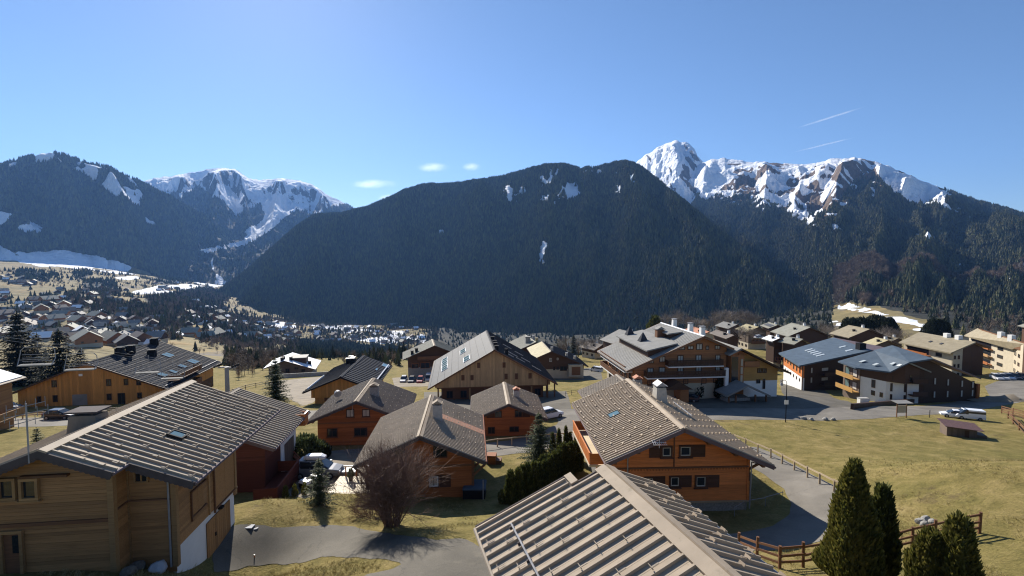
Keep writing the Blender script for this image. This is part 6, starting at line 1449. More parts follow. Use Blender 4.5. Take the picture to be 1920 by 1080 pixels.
thuja('thuja', 'clipped thuja top in front of the rail fence, cut by the bottom edge', gp(1792,1125), 3.7, .62, 23, 5200, card=.18, flat=.40)
thuja('thuja', 'lower loose thuja beside the clipped one, cut by the bottom edge', gp(1742,1118), 2.9, .68, 24, 4200, card=.20, flat=.5)
conifer('spruce_tree', 'bushy young spruce rising behind the thuja hedge, beside the orange house', gp(1010,872), 5.6, 2.1, 31, levels=24, thin=1.25, mat='spruce', card=.24)
conifer('spruce_tree', 'tall slim spruce standing before the black roofed building', gp(518,768), 9.0, 3.0, 32, levels=32, thin=1.6, card=.30)
conifer('spruce_tree', 'small young spruce beside the sunny wooden deck', gp(599,946), 3.5, 1.25, 33, levels=22, thin=1.0, card=.17)
conifer('spruce_tree', 'sparse sapling by the antenna of the pale house', gp(70,842), 2.6, 1.1, 34, levels=12, thin=.8, card=.2)
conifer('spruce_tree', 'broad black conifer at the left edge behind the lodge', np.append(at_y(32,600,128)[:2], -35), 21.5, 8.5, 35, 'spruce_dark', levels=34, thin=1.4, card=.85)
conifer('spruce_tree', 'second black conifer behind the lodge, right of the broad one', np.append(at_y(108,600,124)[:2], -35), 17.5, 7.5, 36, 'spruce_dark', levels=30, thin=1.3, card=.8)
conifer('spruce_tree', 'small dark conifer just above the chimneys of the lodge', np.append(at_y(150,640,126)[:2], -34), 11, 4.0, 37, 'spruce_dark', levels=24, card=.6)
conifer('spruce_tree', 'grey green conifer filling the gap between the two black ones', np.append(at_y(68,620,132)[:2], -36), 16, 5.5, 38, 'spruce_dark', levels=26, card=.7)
a_, b_ = gp(961,944), gp(1064,893); hl = 'clipped dark thuja of the hedge between the middle chalet and the orange house'
hp = None
ORD = ['first','second','third','fourth','fifth','sixth','seventh','eighth','ninth','tenth','eleventh','twelfth','last']
for i in range(13):
    hl = 'clipped dark hedge thuja, %s from the near end of the front row' % ORD[i]
    P = a_+(b_-a_)*i/12; P = P+np.array([rng.normal()*.12, rng.normal()*.15, 0]); P[2] = gz(P[0], P[1])-.05; hh = 2.75+.35*rng.random()+(.3 if i > 7 else 0)
    if i < 3: t = thuja('hedge_thuja', hl, P, hh, .52, 50+i, 2600, 'thuja_dark', 'hedge thujas', card=.16, flat=.52); hp = (hp or [])+[t]
    else: dup(hp[i % 3], tuple(P), rng.random()*6, hl, (1+.15*rng.random(), 1+.15*rng.random(), hh/2.9))
for i in range(7):
    hl = 'taller hedge thuja, %s from the near end of the back row' % ORD[i]
    P = a_+(b_-a_)*(.42+i*.1)+np.array([.55+.05*i, 1.3, 0]); P[2] = gz(P[0], P[1])-.05; dup(hp[(i+1) % 3], tuple(P), rng.random()*6, hl, (1.2, 1.2, 1.02+.14*rng.random()))
cl = 'thin pointed cypress in the row behind the hedge, by the street fence'; c0 = None
for i, (u, v, hh) in enumerate(((1036,862,2.6),(1048,858,3.2),(1061,858,3.5),(1069,860,2.9),(1080,862,2.7))):
    P = gp(u, v)
    if c0 is None: c0 = thuja('cypress', cl, P, 3.0, .33, 71, 1500, 'thuja_dark', 'row of thin cypresses', card=.15, flat=.5)
    else: dup(c0, tuple(P), rng.random()*6, cl, (1, 1, hh/3.0))
for i, (u, v, s_) in enumerate(((535,933,'nearest the red staircase'),(553,930,'between its two neighbours'),(571,929,'nearest the young spruce'))):
    thuja('cypress', 'knee high cypress planted in the grass, '+s_, gp(u, v), 1.0+.06*i, .22, 75+i, 420, 'thuja', card=.11, flat=.5, group='small cypresses by the parking yard')
thuja('evergreen_shrub', 'dark evergreen shrub at the corner of the red house, under the chalet eave', gp(572,862), 2.6, 1.7, 81, 3000, 'spruce', card=.26, flat=.35, cat='shrub')
thuja('evergreen_shrub', 'smaller evergreen shrub beside the dark one, nearer the grey roof', gp(597,858), 1.7, 1.2, 83, 1600, 'spruce_dark', card=.24, flat=.35, cat='shrub')
thuja('evergreen_shrub', 'small grey green shrub at the near end of the thuja hedge', gp(945,943), 1.1, .42, 82, 700, 'thuja', card=.12, flat=.3, cat='shrub')
thuja('cypress', 'dark cypress against the cream ground floor of the hotel, beside the porch', gp(1306,746), 4.8, 1.2, 85, 1500, 'spruce_dark', card=.35, flat=.5)
thuja('cypress', 'dark cypress against the hotel wall, beside the corner pillar', gp(1350,747), 3.6, .9, 86, 1200, 'spruce_dark', card=.3, flat=.5)
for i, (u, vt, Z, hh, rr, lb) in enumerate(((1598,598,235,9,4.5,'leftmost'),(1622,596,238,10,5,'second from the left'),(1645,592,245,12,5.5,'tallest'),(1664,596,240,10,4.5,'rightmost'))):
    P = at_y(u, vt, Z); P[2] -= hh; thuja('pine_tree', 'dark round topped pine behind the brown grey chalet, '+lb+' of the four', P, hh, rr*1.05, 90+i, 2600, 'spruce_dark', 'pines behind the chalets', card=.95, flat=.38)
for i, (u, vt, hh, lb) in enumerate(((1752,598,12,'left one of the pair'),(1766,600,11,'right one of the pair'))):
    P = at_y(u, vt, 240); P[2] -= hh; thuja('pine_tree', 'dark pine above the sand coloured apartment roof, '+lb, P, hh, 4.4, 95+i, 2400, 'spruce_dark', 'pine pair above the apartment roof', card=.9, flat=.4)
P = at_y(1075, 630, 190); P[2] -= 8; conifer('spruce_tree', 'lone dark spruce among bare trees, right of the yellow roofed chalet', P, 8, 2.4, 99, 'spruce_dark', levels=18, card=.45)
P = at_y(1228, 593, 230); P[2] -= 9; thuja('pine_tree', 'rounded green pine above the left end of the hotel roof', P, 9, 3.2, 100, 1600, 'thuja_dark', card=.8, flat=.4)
bl_ = 'leafless grey brown tree rising behind the hotel roofs'; bt = []
for i, (u, vt, Z, hh) in enumerate(((1250,588,250,11),(1270,585,262,12),(1288,592,240,9),(1305,597,240,8),(1345,586,275,12),(1362,583,280,13),(1378,582,285,13),(1395,584,280,13),(1412,588,275,11),(1330,596,260,9),(1060,634,230,8),(1085,636,225,8),(1100,634,235,8),(1118,638,235,7),(1385,612,215,7),(1398,615,210,6),(1410,618,205,6),(1545,606,215,8),(1556,612,205,7),(1660,616,215,9),(1675,618,210,8),(1648,620,205,8),(1690,622,215,7))):
    P = at_y(u, vt, Z); P[2] -= hh
    lb = bl_ if u < 1340 and u > 1200 else 'leafless tree in the grey thicket above the small grey roof' if 1320 < u < 1420 else 'leafless tree beside the yellow roofed chalet and lone spruce' if u < 1200 else 'leafless brown tree between the chalets and the pines'
    gr = 'bare trees behind the hotel' if lb == bl_ else 'bare thicket' if 'thicket' in lb else 'bare trees by the lone spruce' if u < 1200 else 'bare brown trees near the pines'
    if len(bt) < 3: bt.append((bare_tree('bare_tree', lb, P, hh, 110+i, group=gr), hh))
    else: s0, h0 = bt[i % 3]; c = dup(s0, tuple(P), rng.random()*6, lb, (hh/h0*1.25, hh/h0*1.25, hh/h0)); c['group'] = gr
# --- rough growth on the field below the yard (conifers and leafless clumps)
gpts = []; 
for n_, (u0,u1,v0,v1), sz, srt in ((70,(420,510,648,690),7,0),(190,(420,515,645,694),6,1),(26,(500,560,650,668),6,0),(60,(600,800,655,672),6,1),(40,(560,800,652,672),7,0),(30,(690,760,668,690),6,0),(24,(640,740,660,690),5,1),(14,(440,480,692,712),4,1),(22,(1040,1130,650,672),6,1),(26,(1100,1260,628,640),8,1),(10,(470,500,668,690),5,0)):
    for _ in range(n_):
        P = gp(u0+(u1-u0)*rng.random(), v0+(v1-v0)*rng.random()); gpts.append((P, sz*(.6+.7*rng.random()), srt))
instancer('undergrowth', np.array([g_[0] for g_ in gpts]), np.array([g_[1] for g_ in gpts]), np.array([rng.integers(0,4) if g_[2] == 0 else 4+rng.integers(0,3) for g_ in gpts]), proto_col)
# --- grass blades on the near slopes (one mass)
def tuft(seed, n=9):
    q = random.Random(seed); m = MB()
    for i in range(n):
        a = q.random()*6.28; b = Vector((q.gauss(0,.16), q.gauss(0,.16), -.03)); w = Vector((math.cos(a), math.sin(a), 0))*.022; e = b+Vector((q.gauss(0,.22), q.gauss(0,.22), .22+.5*q.random()))
        m.poly([b-w, b+w, e])
    return m
def tuft_mat():
    m, nt, b = nmat('dry_blades'); t = NT(nt); oi = t.n('ShaderNodeObjectInfo'); gi = t.n('ShaderNodeNewGeometry')
    t.l(t.ramp(oi.outputs['Random'], [(0, (.22,.18,.065)), (.35, (.32,.26,.10)), (.7, (.44,.35,.16)), (1, (.55,.46,.26))]), b.inputs['Base Color']); b.inputs['Roughness'].default_value = .9; b.inputs['Specular IOR Level'].default_value = .15
    return m
tm = tuft_mat(); tuft_col = bpy.data.collections.new('tuft_shapes')
for k in range(4):
    me = tuft(k+200).mesh('tuft_shape'); me.materials.append(tm); tuft_col.objects.link(bpy.data.objects.new('tuft_shape_%d' % k, me))
_road = np.zeros(GX.shape, bool)
for P_ in ROADS: _road |= P_
Yt = 15+62*rng.random(150000)**1.25; Xt = (rng.random(150000)*2-1)*(Yt*1.15+3)
ix = np.clip(np.searchsorted(gx, Xt)-1, 0, len(gx)-2); iy = np.clip(np.searchsorted(gy, Yt)-1, 0, len(gy)-2)
dens = fbm(Xt*.35, Yt*.35, 4, 63); keep = ~(_road[iy, ix] | _road[iy+1, ix] | _road[iy, ix+1] | _road[iy+1, ix+1]) & ((dens > .47+.12*rng.random(len(Xt))) & (rng.random(len(Xt)) < np.clip((50-Yt)/26, 0, 1)))
Xt, Yt = Xt[keep], Yt[keep]
instancer('grass', np.stack([Xt, Yt, G(Xt, Yt)], -1), .16+.26*rng.random(len(Xt))**2, rng.integers(0, 4, len(Xt)), tuft_col)
# ------------------------------------------------------------------ vehicles
PAINT = {}
def paint(c, name):
    if name not in PAINT:
        m, nt, b = nmat(name); b.inputs['Base Color'].default_value = (*c, 1); b.inputs['Roughness'].default_value = .32; b.inputs['Coat Weight'].default_value = .5; b.inputs['Coat Roughness'].default_value = .12
        PAINT[name] = m
    return PAINT[name]
M['lamp'] = plain('lamp_glass', (.55,.56,.58), .15, var=.02); M['tail'] = plain('tail_glass', (.28,.02,.015), .2, var=.02); M['rim'] = plain('alloy', (.35,.35,.36), .35, .7)
def loft(m, st):
    """rings (x, half width low, half width high, z low, z high) along a car"""
    rings = []
    for x, wl, wh, z0, z1 in st:
        zm = z0+(z1-z0)*.55
        rings.append([(x,-wl*.93,z0),(x,-wl,z0+.06),(x,-wl,zm),(x,-wh,z1-.04),(x,-wh*.9,z1),(x,wh*.9,z1),(x,wh,z1-.04),(x,wl,zm),(x,wl,z0+.06),(x,wl*.93,z0)])
    b = len(m.v); n = 10
    for r in rings: m.v += r
    for i in range(len(rings)-1):
        for j in range(n):
            k = (j+1) % n; m.f.append((b+i*n+j, b+i*n+k, b+(i+1)*n+k, b+(i+1)*n+j))
    m.f.append(tuple(b+j for j in range(n))[::-1]); m.f.append(tuple(b+(len(rings)-1)*n+j for j in range(n)))
    return m
def car(name, label, P, rz, c, kind='suv', L=4.4, W=.9, group=None, box=False, cat='car', slope=0):
    t = thing(name, label, cat, tuple(P), rz, group); s = L/4.4
    pc = paint(c, 'paint_%d_%d_%d' % tuple(int(x*99) for x in c))
    H = dict(suv=1.68, hatch=1.48, van=1.95)[kind]; hb = dict(suv=1.02, hatch=.92, van=1.05)[kind]; x = 2.2*s
    if kind == 'van': st = [(-x,W*.96,W*.94,.38,1.0),(-x+.06,W,W*.97,.30,hb+.1),(1.0*s,W,W*.97,.28,hb+.1),(x-.3,W*.95,W*.88,.30,hb-.05),(x,W*.86,W*.75,.38,.72)]; gl = [(-x+.05,W*.97,W*.90,hb,H),(.6*s,W*.97,W*.9,hb,H),(1.0*s,W*.95,W*.86,hb,H-.15),(1.75*s,W*.9,W*.84,hb-.1,hb)]
    else: st = [(-x,W*.90,W*.86,.42,.86),(-x+.12,W*.98,W*.93,.32,hb),(-1.2*s,W,W*.95,.26,hb+.02),(.7*s,W,W*.95,.25,hb),(1.5*s,W*.98,W*.90,.27,hb-.10),(x-.12,W*.90,W*.80,.32,hb-.22),(x,W*.80,W*.72,.40,.62)]; gl = [(-x+.16,W*.90,W*.76,hb-.02,hb+.05),(-x+.55 if kind == 'suv' else -x+.75,W*.91,W*.74,hb,H-.06),(-.5*s,W*.92,W*.76,hb,H-.01),(.25*s,W*.92,W*.74,hb,H-.06),(1.15*s,W*.88,W*.80,hb-.06,hb+.02)]
    loft(MB(), st).build('body', pc, t, smooth=False)
    g = loft(MB(), gl).build('glazing', M['glass'], t)
    r_ = MB(); r0, r1 = gl[1], gl[-2]; zt = H-.05
    r_.hexa([(r0[0],-W*.73,zt),(r1[0],-W*.73,zt),(r1[0],W*.73,zt),(r0[0],W*.73,zt)], [(r0[0]+.08,-W*.66,zt+.07),(r1[0]-.1,-W*.66,zt+.07),(r1[0]-.1,W*.66,zt+.07),(r0[0]+.08,W*.66,zt+.07)])
    if kind == 'van': r_.hexa([(-x+.05,-W*.99,hb),(.35*s,-W*.99,hb),(.35*s,W*.99,hb),(-x+.05,W*.99,hb)], [(-x+.05,-W*.92,H+.01),(.35*s,-W*.92,H+.01),(.35*s,W*.92,H+.01),(-x+.05,W*.92,H+.01)])
    for sd in (-1, 1):
        for xx, dx in ((-.45*s, .0), (-1.35*s, -.12)): r_.bar((xx, sd*W*.935, hb), (xx+dx, sd*W*.75, H-.05), .09, .05)
    r_.build('roof', pc, t)
    for sx in (-1.35*s, 1.35*s):
        for sd in (-1, 1):
            y = sd*W*.92; ty = MB().tube((sx,y-.11,.33), (sx,y+.11,.33), .335, n=16).build('wheel', M['tyre'], t); MB().tube((sx,y+sd*.10,.33), (sx,y+sd*.125,.33), .21, .17, 10).build('rim', M['rim'], ty)
    for sd in (-1, 1):
        MB().box(x-.16, x-.01, sd*W*.62-.16, sd*W*.62+.16, .60, .74).build('headlight', M['lamp'], t); MB().box(-x-.015, -x+.12, sd*W*.72-.10, sd*W*.72+.10, .72, .98).build('tail_light', M['tail'], t)
        MB().box(.78*s, .94*s, sd*(W+.10)-.09, sd*(W+.10)+.09, hb-.02, hb+.13).build('wing_mirror', pc, t)
    if box:
        m = MB()
        for xx in (-.9, .0): m.box(xx-.03, xx+.03, -W*.7, W*.7, H+.01, H+.07)
        m.build('roof_rack', M['black'], t); loft(MB(), [(-1.25,.36,.26,H+.08,H+.30),(-1.0,.44,.38,H+.07,H+.42),(.3,.44,.38,H+.07,H+.42),(.75,.34,.24,H+.09,H+.28)]).build('roof_box', paint((.62,.62,.64), 'roof_box_paint'), t)
    return t
car('parked_car', 'grey estate car with a roof box, parked in the yard beside the young spruce', gp(597,893)+[0,0,.06], .03, (.16,.165,.175), 'suv', 4.6, box=True)
car('parked_car', 'white car parked on the street beside the small chalet', gp(1031,784)+[0,0,.05], -2.55+math.pi, (.78,.78,.78), 'suv', 4.4)
car('parked_car', 'black car on the left road, above the big chimney', gp(114,785)+[0,0,.05], .04, (.02,.022,.03), 'hatch', 4.4)
car('parked_car', 'dark car at the left edge under the lodge eave', gp(12,771)+[0,0,.05], .1, (.035,.04,.05), 'suv', 4.5)
for u, v, c, k, lb in ((757,716,(.6,.6,.6),'suv','white car at the left end of the snowy car park'),(772,717,(.03,.03,.04),'suv','black car parked between the white and red cars'),(788,717,(.30,.03,.03),'suv','red car parked before the barn, between black and white ones'),(804,714,(.66,.66,.66),'van','white van nearest the barn in the snowy car park')):
    car('parked_car', lb, gp(u, v)+[0,0,.05], -math.pi/2+.06, c, k, 4.2, group='cars in the snowy car park', cat='car' if k != 'van' else 'van')
car('parked_van', 'white van beside the left side of the hotel', gp(1118,697)+[0,0,.05], 2.4, (.78,.78,.78), 'van', 4.8, cat='van')
car('parked_car', 'white car parked behind the old shed, nose to the left', gp(1789,783)+[0,0,.05], 2.65, (.80,.80,.80), 'hatch', 4.3).scale = (.8,)*3
car('parked_van', 'white van parked behind the old shed, beside the white car', gp(1816,786)+[0,0,.05], 2.75, (.80,.80,.80), 'van', 4.6, cat='van').scale = (.78,)*3
for i, (u, lb) in enumerate(((1869,'leftmost of the row'),(1880,'second of the row'),(1891,'third of the row'),(1903,'fourth of the row'),(1916,'last before the edge'))):
    car('parked_car', 'car in the row by the cream apartments, '+lb, gp(u, 712-i*.4)+[0,0,.05], -1.9, ((.5,.5,.52),(.55,.55,.55),(.6,.6,.62),(.05,.05,.06),(.04,.05,.08))[i], 'suv', 4.2, group='cars in the right car park')
car('parked_car', 'dark car in the shade before the hotel porch', gp(1287,752)+[0,0,.05], 2.7, (.02,.022,.028), 'hatch', 4.2)
car('parked_car', 'pale car among the small houses, under the bright white roof', at_y(1424,634,190)+[0,0,-.2], .2, (.6,.6,.62), 'hatch', 4.2)
q = thing('quad_bike', 'white and grey quad bike between the estate car and the spruce', 'quad bike', tuple(gp(584,913)+[0,0,.06]), 1.1)
m = MB(); m.hexa([(-.7,-.2,.45),(.7,-.2,.45),(.7,.2,.45),(-.7,.2,.45)], [(-.5,-.14,.75),(.45,-.14,.78),(.45,.14,.78),(-.5,.14,.75)]); m.build('body', M['edge_metal'], q)
for xx in (-.6, .6):
    m = MB(); m.hexa([(xx-.38,-.55,.62),(xx+.38,-.55,.62),(xx+.38,.55,.62),(xx-.38,.55,.62)], [(xx-.3,-.45,.86),(xx+.3,-.45,.86),(xx+.3,.45,.86),(xx-.3,.45,.86)]); m.build('mudguard', M['white'], q)
    for sd in (-1, 1): w_ = MB().tube((xx,sd*.48-.13,.30), (xx,sd*.48+.13,.30), .30, n=12).build('wheel', M['tyre'], q); MB().tube((xx,sd*.61,.3), (xx,sd*.625,.3), .14, n=8).build('rim', M['rim'], w_)
MB().box(-.5,.1,-.16,.16,.76,.92).build('seat', M['black'], q); m = MB().tube((.35,0,.75), (.25,0,1.1), .03); m.tube((.22,-.38,1.12), (.22,.38,1.12), .025); m.build('handlebar', M['black'], q)
# ------------------------------------------------------------------ deck and garden things
zd = -20.35
dk = thing('wooden_deck', 'sunny pale plank deck beside the middle chalet', 'deck', (-14.1, 42.2, zd))
def plank_row(root, x0, x1, y0, y1, w, mat):
    me = MB().box(x0, x1, 0, w-.012, -.035, 0).mesh('plank'); n = int((y1-y0)/w)
    for i in range(n): put('plank', me, mat, root, (0, y0+i*w, (i % 3)*.003))
plank_row(dk, -2.2, 2.1, -2.5, 2.4, .145, M['deck_wood'])
m = MB()
for y in (-2.3, 0, 2.2): m.box(-2.1, 2.0, y-.05, y+.05, -.2, -.04)
for x in (-2, 0, 1.9):
    for y in (-2.3, 2.2): m.box(x-.06, x+.06, y-.06, y+.06, -2.2, -.2)
m.build('deck_frame', M['brown_wood'], dk)
rl = thing('railing', 'white topped railing along the far side of the sunny deck', 'railing', (-14.1, 44.45, zd))
MB().box(-1.75, 1.9, -.07, .07, .98, 1.04).build('handrail', M['white'], rl)
for x in (-1.65, -.65, .45, 1.5): MB().box(x-.055, x+.055, -.055, .055, -.02, .978).build('post', M['rust_wood'], rl)
pt = thing('potted_plant', 'small spruce in a dark pot on the deck', 'potted plant', (-15.0, 43.6, zd))
MB().tube((0,0,0), (0,0,.32), .17, .22, 10).build('pot', M['edge_metal'], pt); thuja_mesh(.8, .28, 301, 260, .12).build('foliage', M['spruce'], pt, (0,0,.3))
bb = thing('barbecue', 'black barbecue standing at the chalet end of the deck', 'barbecue', (-12.5, 43.9, zd))
MB().box(-.35,.35,-.25,.25,.72,.92).build('grill', M['black'], bb); m = MB()
for i in range(5): a0, a1 = math.pi*i/5, math.pi*(i+1)/5; m.hexa([(-.35,-.25*math.cos(a0),.925+.25*math.sin(a0)),(.35,-.25*math.cos(a0),.925+.25*math.sin(a0)),(.35,0,.925),(-.35,0,.925)], [(-.35,-.25*math.cos(a1),.925+.25*math.sin(a1)),(.35,-.25*math.cos(a1),.925+.25*math.sin(a1)),(.35,0.001,.926),(-.35,0.001,.926)])
m.build('lid', M['edge_metal'], bb)
for x in (-.3,.3):
    for y in (-.2,.2): MB().box(x-.03,x+.03,y-.03,y+.03,0,.718).build('leg', M['black'], bb)
P = gp(652,893); bx_ = thing('storage_box', 'pale blue lidded box behind the deck railing', 'box', tuple(P)); MB().box(-.9,.9,-.5,.5,0,.55).build('body', M['slate_metal'], bx_); MB().hexa([(-.95,-.55,.552),(.95,-.55,.552),(.95,.55,.552),(-.95,.55,.552)], [(-.9,-.5,.66),(.9,-.5,.66),(.9,.5,.66),(-.9,.5,.66)]).build('lid', M['pale_sky'], bx_)
P = gp(887,934); ht = thing('hot_tub', 'dark covered hot tub against the right side of the middle chalet', 'hot tub', (P[0]+.1, P[1]+.6, P[2]-.1))
MB().box(-.95,.95,-.9,.9,0,.95).build('tub', M['black'], ht); MB().hexa([(-1,-.95,.952),(1,-.95,.952),(1,.95,.952),(-1,.95,.952)], [(-.92,-.87,1.07),(.92,-.87,1.07),(.92,.87,1.07),(-.92,.87,1.07)]).build('cover', M['blue_metal'], ht); MB().tube((.8,-1.0,.0), (.8,-1.0,1.9), .05).build('post', M['zinc'], ht)
P = gp(926,868); cr = thing('log_box', 'small stepped wooden crate beside the street, right of the middle chalet', 'crate', tuple(P), -.1)
for i in range(4): MB().box(-.75,.25,-.5,.5,i*.24,i*.24+.225).build('plank', M['rust_wood'], cr)
for i in range(2): MB().box(.26,.8,-.45,.45,i*.24,i*.24+.225).build('plank', M['brown_wood'], cr)
# ------------------------------------------------------------------ fences
def fence(name, label, pts, ph, rails, mat, pr=.07, rr=.045, group=None, cat='fence', square=True):
    """posts at ground points, rails (heights) between them, each piece a part"""
    o = np.array(pts[0]); t = thing(name, label, cat, tuple(o), 0, group); L = [np.array(p)-o for p in pts]
    for i, p in enumerate(L):
        hh = ph*(1+.08*math.sin(i*2.3)); lean = .04*math.sin(i*1.7)
        MB().tube((p[0],p[1],p[2]-.4), (p[0]+lean,p[1],p[2]+hh), pr, pr*.92, 7).build('post', M[mat], t)
    for i in range(len(L)-1):
        for k, hgt in enumerate(rails):
            a, b = L[i], L[i+1]; e = (b-a)*.04; off = .05 if k % 2 else -.02
            MB().bar((a[0]-e[0], a[1]-e[1]-off, a[2]+hgt+.03*math.sin(i+k*2)), (b[0]+e[0], b[1]+e[1]-off, b[2]+hgt+.03*math.cos(i*2+k)), .05, rr*2).build('rail', M[mat], t)
    return t
def along(px, n):
    w = np.array([gp(*p) for p in px]); s = np.concatenate([[0], np.cumsum(np.linalg.norm(np.diff(w[:,:2], axis=0), axis=1))]); q = np.linspace(0, s[-1], n)
    return [np.array([np.interp(v, s, w[:,0]), np.interp(v, s, w[:,1]), 0]) for v in q]
def ground(pts):
    for p in pts: p[2] = gz(p[0], p[1])
    return pts
fence('fence', 'single rail wooden fence along the meadow side of the curving lane', ground(along([(1375,829),(1410,843),(1448,860),(1482,878),(1515,896),(1552,916),(1595,938)], 10)), 1.0, (.92,), 'rail_wood', .09, .07)
fence('fence', 'three rail paddock fence below the lane, left of the tall thujas', ground(along([(1385,1040),(1450,1066),(1478,1068),(1530,1060),(1580,1048)], 6)), 1.35, (.35,.75,1.12), 'brown_wood', .085, .06)
fence('fence', 'three rail paddock fence on the bank, right of the tall thujas', ground(along([(1655,1046),(1688,1032),(1724,1024),(1762,1018),(1800,1008),(1836,1000)], 6)), 1.35, (.35,.75,1.12), 'brown_wood', .085, .06)
fence('fence', 'pale rail fence along the street before the small chalet', ground(along([(905,842),(950,836),(1000,831),(1050,826),(1095,822)], 8)), 1.0, (.92,), 'rail_wood', .08, .06)
fence('fence', 'timber crash barrier along the left road before the lodge', ground(along([(-40,790),(60,784),(160,778),(250,772),(330,766)], 11)), .95, (.55,.86), 'rail_wood', .1, .10)
fence('fence', 'dark rail fence beyond the old shed at the right edge', ground(along([(1878,775),(1905,782),(1935,790),(1970,800)], 5)), 1.3, (.3,.6,.9,1.2), 'brown_wood', .08, .07)
fence('fence', 'dark slanting rails at the right edge below the shed fence', ground(along([(1890,785),(1905,802),(1925,822)], 4)), 1.2, (.4,.8,1.1), 'brown_wood', .08, .06)
fence('fence', 'weathered fence along the yard left of the tall spruce', ground(along([(425,742),(455,731),(500,722),(515,719)], 7)), 1.1, (.5,1.0), 'grey_wood', .08, .06)
fence('fence', 'short rope fence on the shaded lawn of the orange house', ground(along([(1377,968),(1390,957),(1432,950),(1468,938)], 4)), .8, (.72,), 'zinc', .025, .012)
fence('fence', 'wire fence on the grass between the barn and the orange house', ground(along([(1060,743),(1075,740),(1095,737)], 4)), 1.0, (.5,.9), 'black', .04, .02)
# ------------------------------------------------------------------ shed, boards, posts
P = gp(1818,822); sd_ = thing('shed', 'old weathered wooden shed with a rusty red lean-to roof, on the meadow', 'shed', tuple(P+np.array([0,1.6,-.1])), -.42)
sd_.scale = (.64,)*3
W2, D2 = 2.3, 1.7
bd = MB().box(-W2, W2, -D2, D2, -.6, 1.75).build('wall', M['grey_wood'], sd_)
for i in range(20):
    x = -W2+2*W2*i/20; MB().box(x+.01, x+2*W2/20-.012, -D2-.03, -D2-.003, -.4, 1.72-.05*(i % 3)).build('plank', M['grey_wood'], sd_) if not 12 <= i <= 14 else None
MB().box(-W2+12*2*W2/20, -W2+15*2*W2/20, -D2-.02, -D2-.002, -.1, 1.5).build('door', M['dark_wood'], sd_)
for i in range(14):
    y = -D2+2*D2*i/14; MB().box(W2+.003, W2+.03, y+.01, y+2*D2/14-.012, -.4, 1.7).build('plank', M['grey_wood'], sd_)
MB().hexa([(-W2-.4,-D2-.5,1.95),(W2+.9,-D2-.5,1.72),(W2+.9,D2+.4,2.05),(-W2-.4,D2+.4,2.3)], [(-W2-.4,-D2-.5,2.03),(W2+.9,-D2-.5,1.80),(W2+.9,D2+.4,2.13),(-W2-.4,D2+.4,2.38)]).build('roof', M['rust'], sd_)
MB().box(W2+.1, W2+1.6, -D2+.2, D2-.3, -.6, .75).build('log_pile', M['grey_wood'], sd_)
P = gp(1690,783); nb = thing('notice_board', 'roofed notice board on two posts at the meadow edge by the road', 'notice board', tuple(P), .05)
for x in (-.75,.75): MB().box(x-.05,x+.05,-.05,.05,-.3,2.3).build('post', M['brown_wood'], nb)
MB().box(-.69,.69,-.03,.03,.75,1.85).build('panel', M['cream_plaster'], nb); MB().hexa([(-1.2,-.7,2.30),(1.2,-.7,2.30),(1.2,.6,2.42),(-1.2,.6,2.42)], [(-1.2,-.7,2.38),(1.2,-.7,2.38),(1.2,.6,2.5),(-1.2,.6,2.5)]).build('roof', M['slate_metal'], nb)
P = gp(1473,792); lp = thing('street_lamp', 'black street lamp with a curved arm and white sign, at the hotel corner', 'street lamp', tuple(P))
m = MB().tube((0,0,-.2), (0,0,5.6), .07, .05, 8); m.path([(0,0,5.5),(-.1,0,5.9),(-.4,0,6.05),(-.7,0,5.9),(-.75,0,5.7)], .035); m.build('pole', M['black'], lp)
MB().tube((-.75,0,5.68), (-.75,0,5.3), .10, .24, 8).build('lantern', M['zinc'], lp); MB().box(-.28,.28,-.09,-.06,2.6,3.2).build('sign_plate', M['white'], lp)
P = gp(1743,783); sp_ = thing('marker_post', 'thin dark marker post at the meadow edge, right of the notice board', 'post', tuple(P)); MB().tube((0,0,-.2),(0,0,1.2),.05,.05,6).build('shaft', M['black'], sp_); MB().tube((0,0,1.201),(0,0,1.3),.06,.03,6).build('tip', M['zinc'], sp_)
P = gp(477,1046); mk = thing('marker_post', 'small red marker post at the driveway edge', 'post', tuple(P)); MB().tube((0,0,-.1),(0,0,.14),.03,.03,6).build('shaft', M['rust_wood'], mk); MB().tube((0,0,.141),(0,0,.2),.028,.025,6).build('tip', M['tail'], mk)
w_ = thing('wall', 'low dark retaining wall before the white cornered building', 'wall', tuple(gp(1650,768))); a_, b_ = gp(1597,768), gp(1712,757)
for i in range(14):
    p0 = a_+(b_-a_)*i/14-np.array(w_.location); p1 = a_+(b_-a_)*((i+.985)/14)-np.array(w_.location); MB().bar(p0+[0,0,.2], p1+[0,0,.2], .4, 1.5).build('sleeper', M['dark_wood'], w_)
P = gp(1618,757); cb = thing('utility_box', 'pale concrete box on the grass before the white corner', 'box', tuple(P)); MB().box(-.8,.8,-.4,.4,-.2,1.0).build('body', M['white_plaster'], cb); MB().box(-.85,.85,-.45,.45,1.002,1.1).build('lid', M['concrete'], cb)
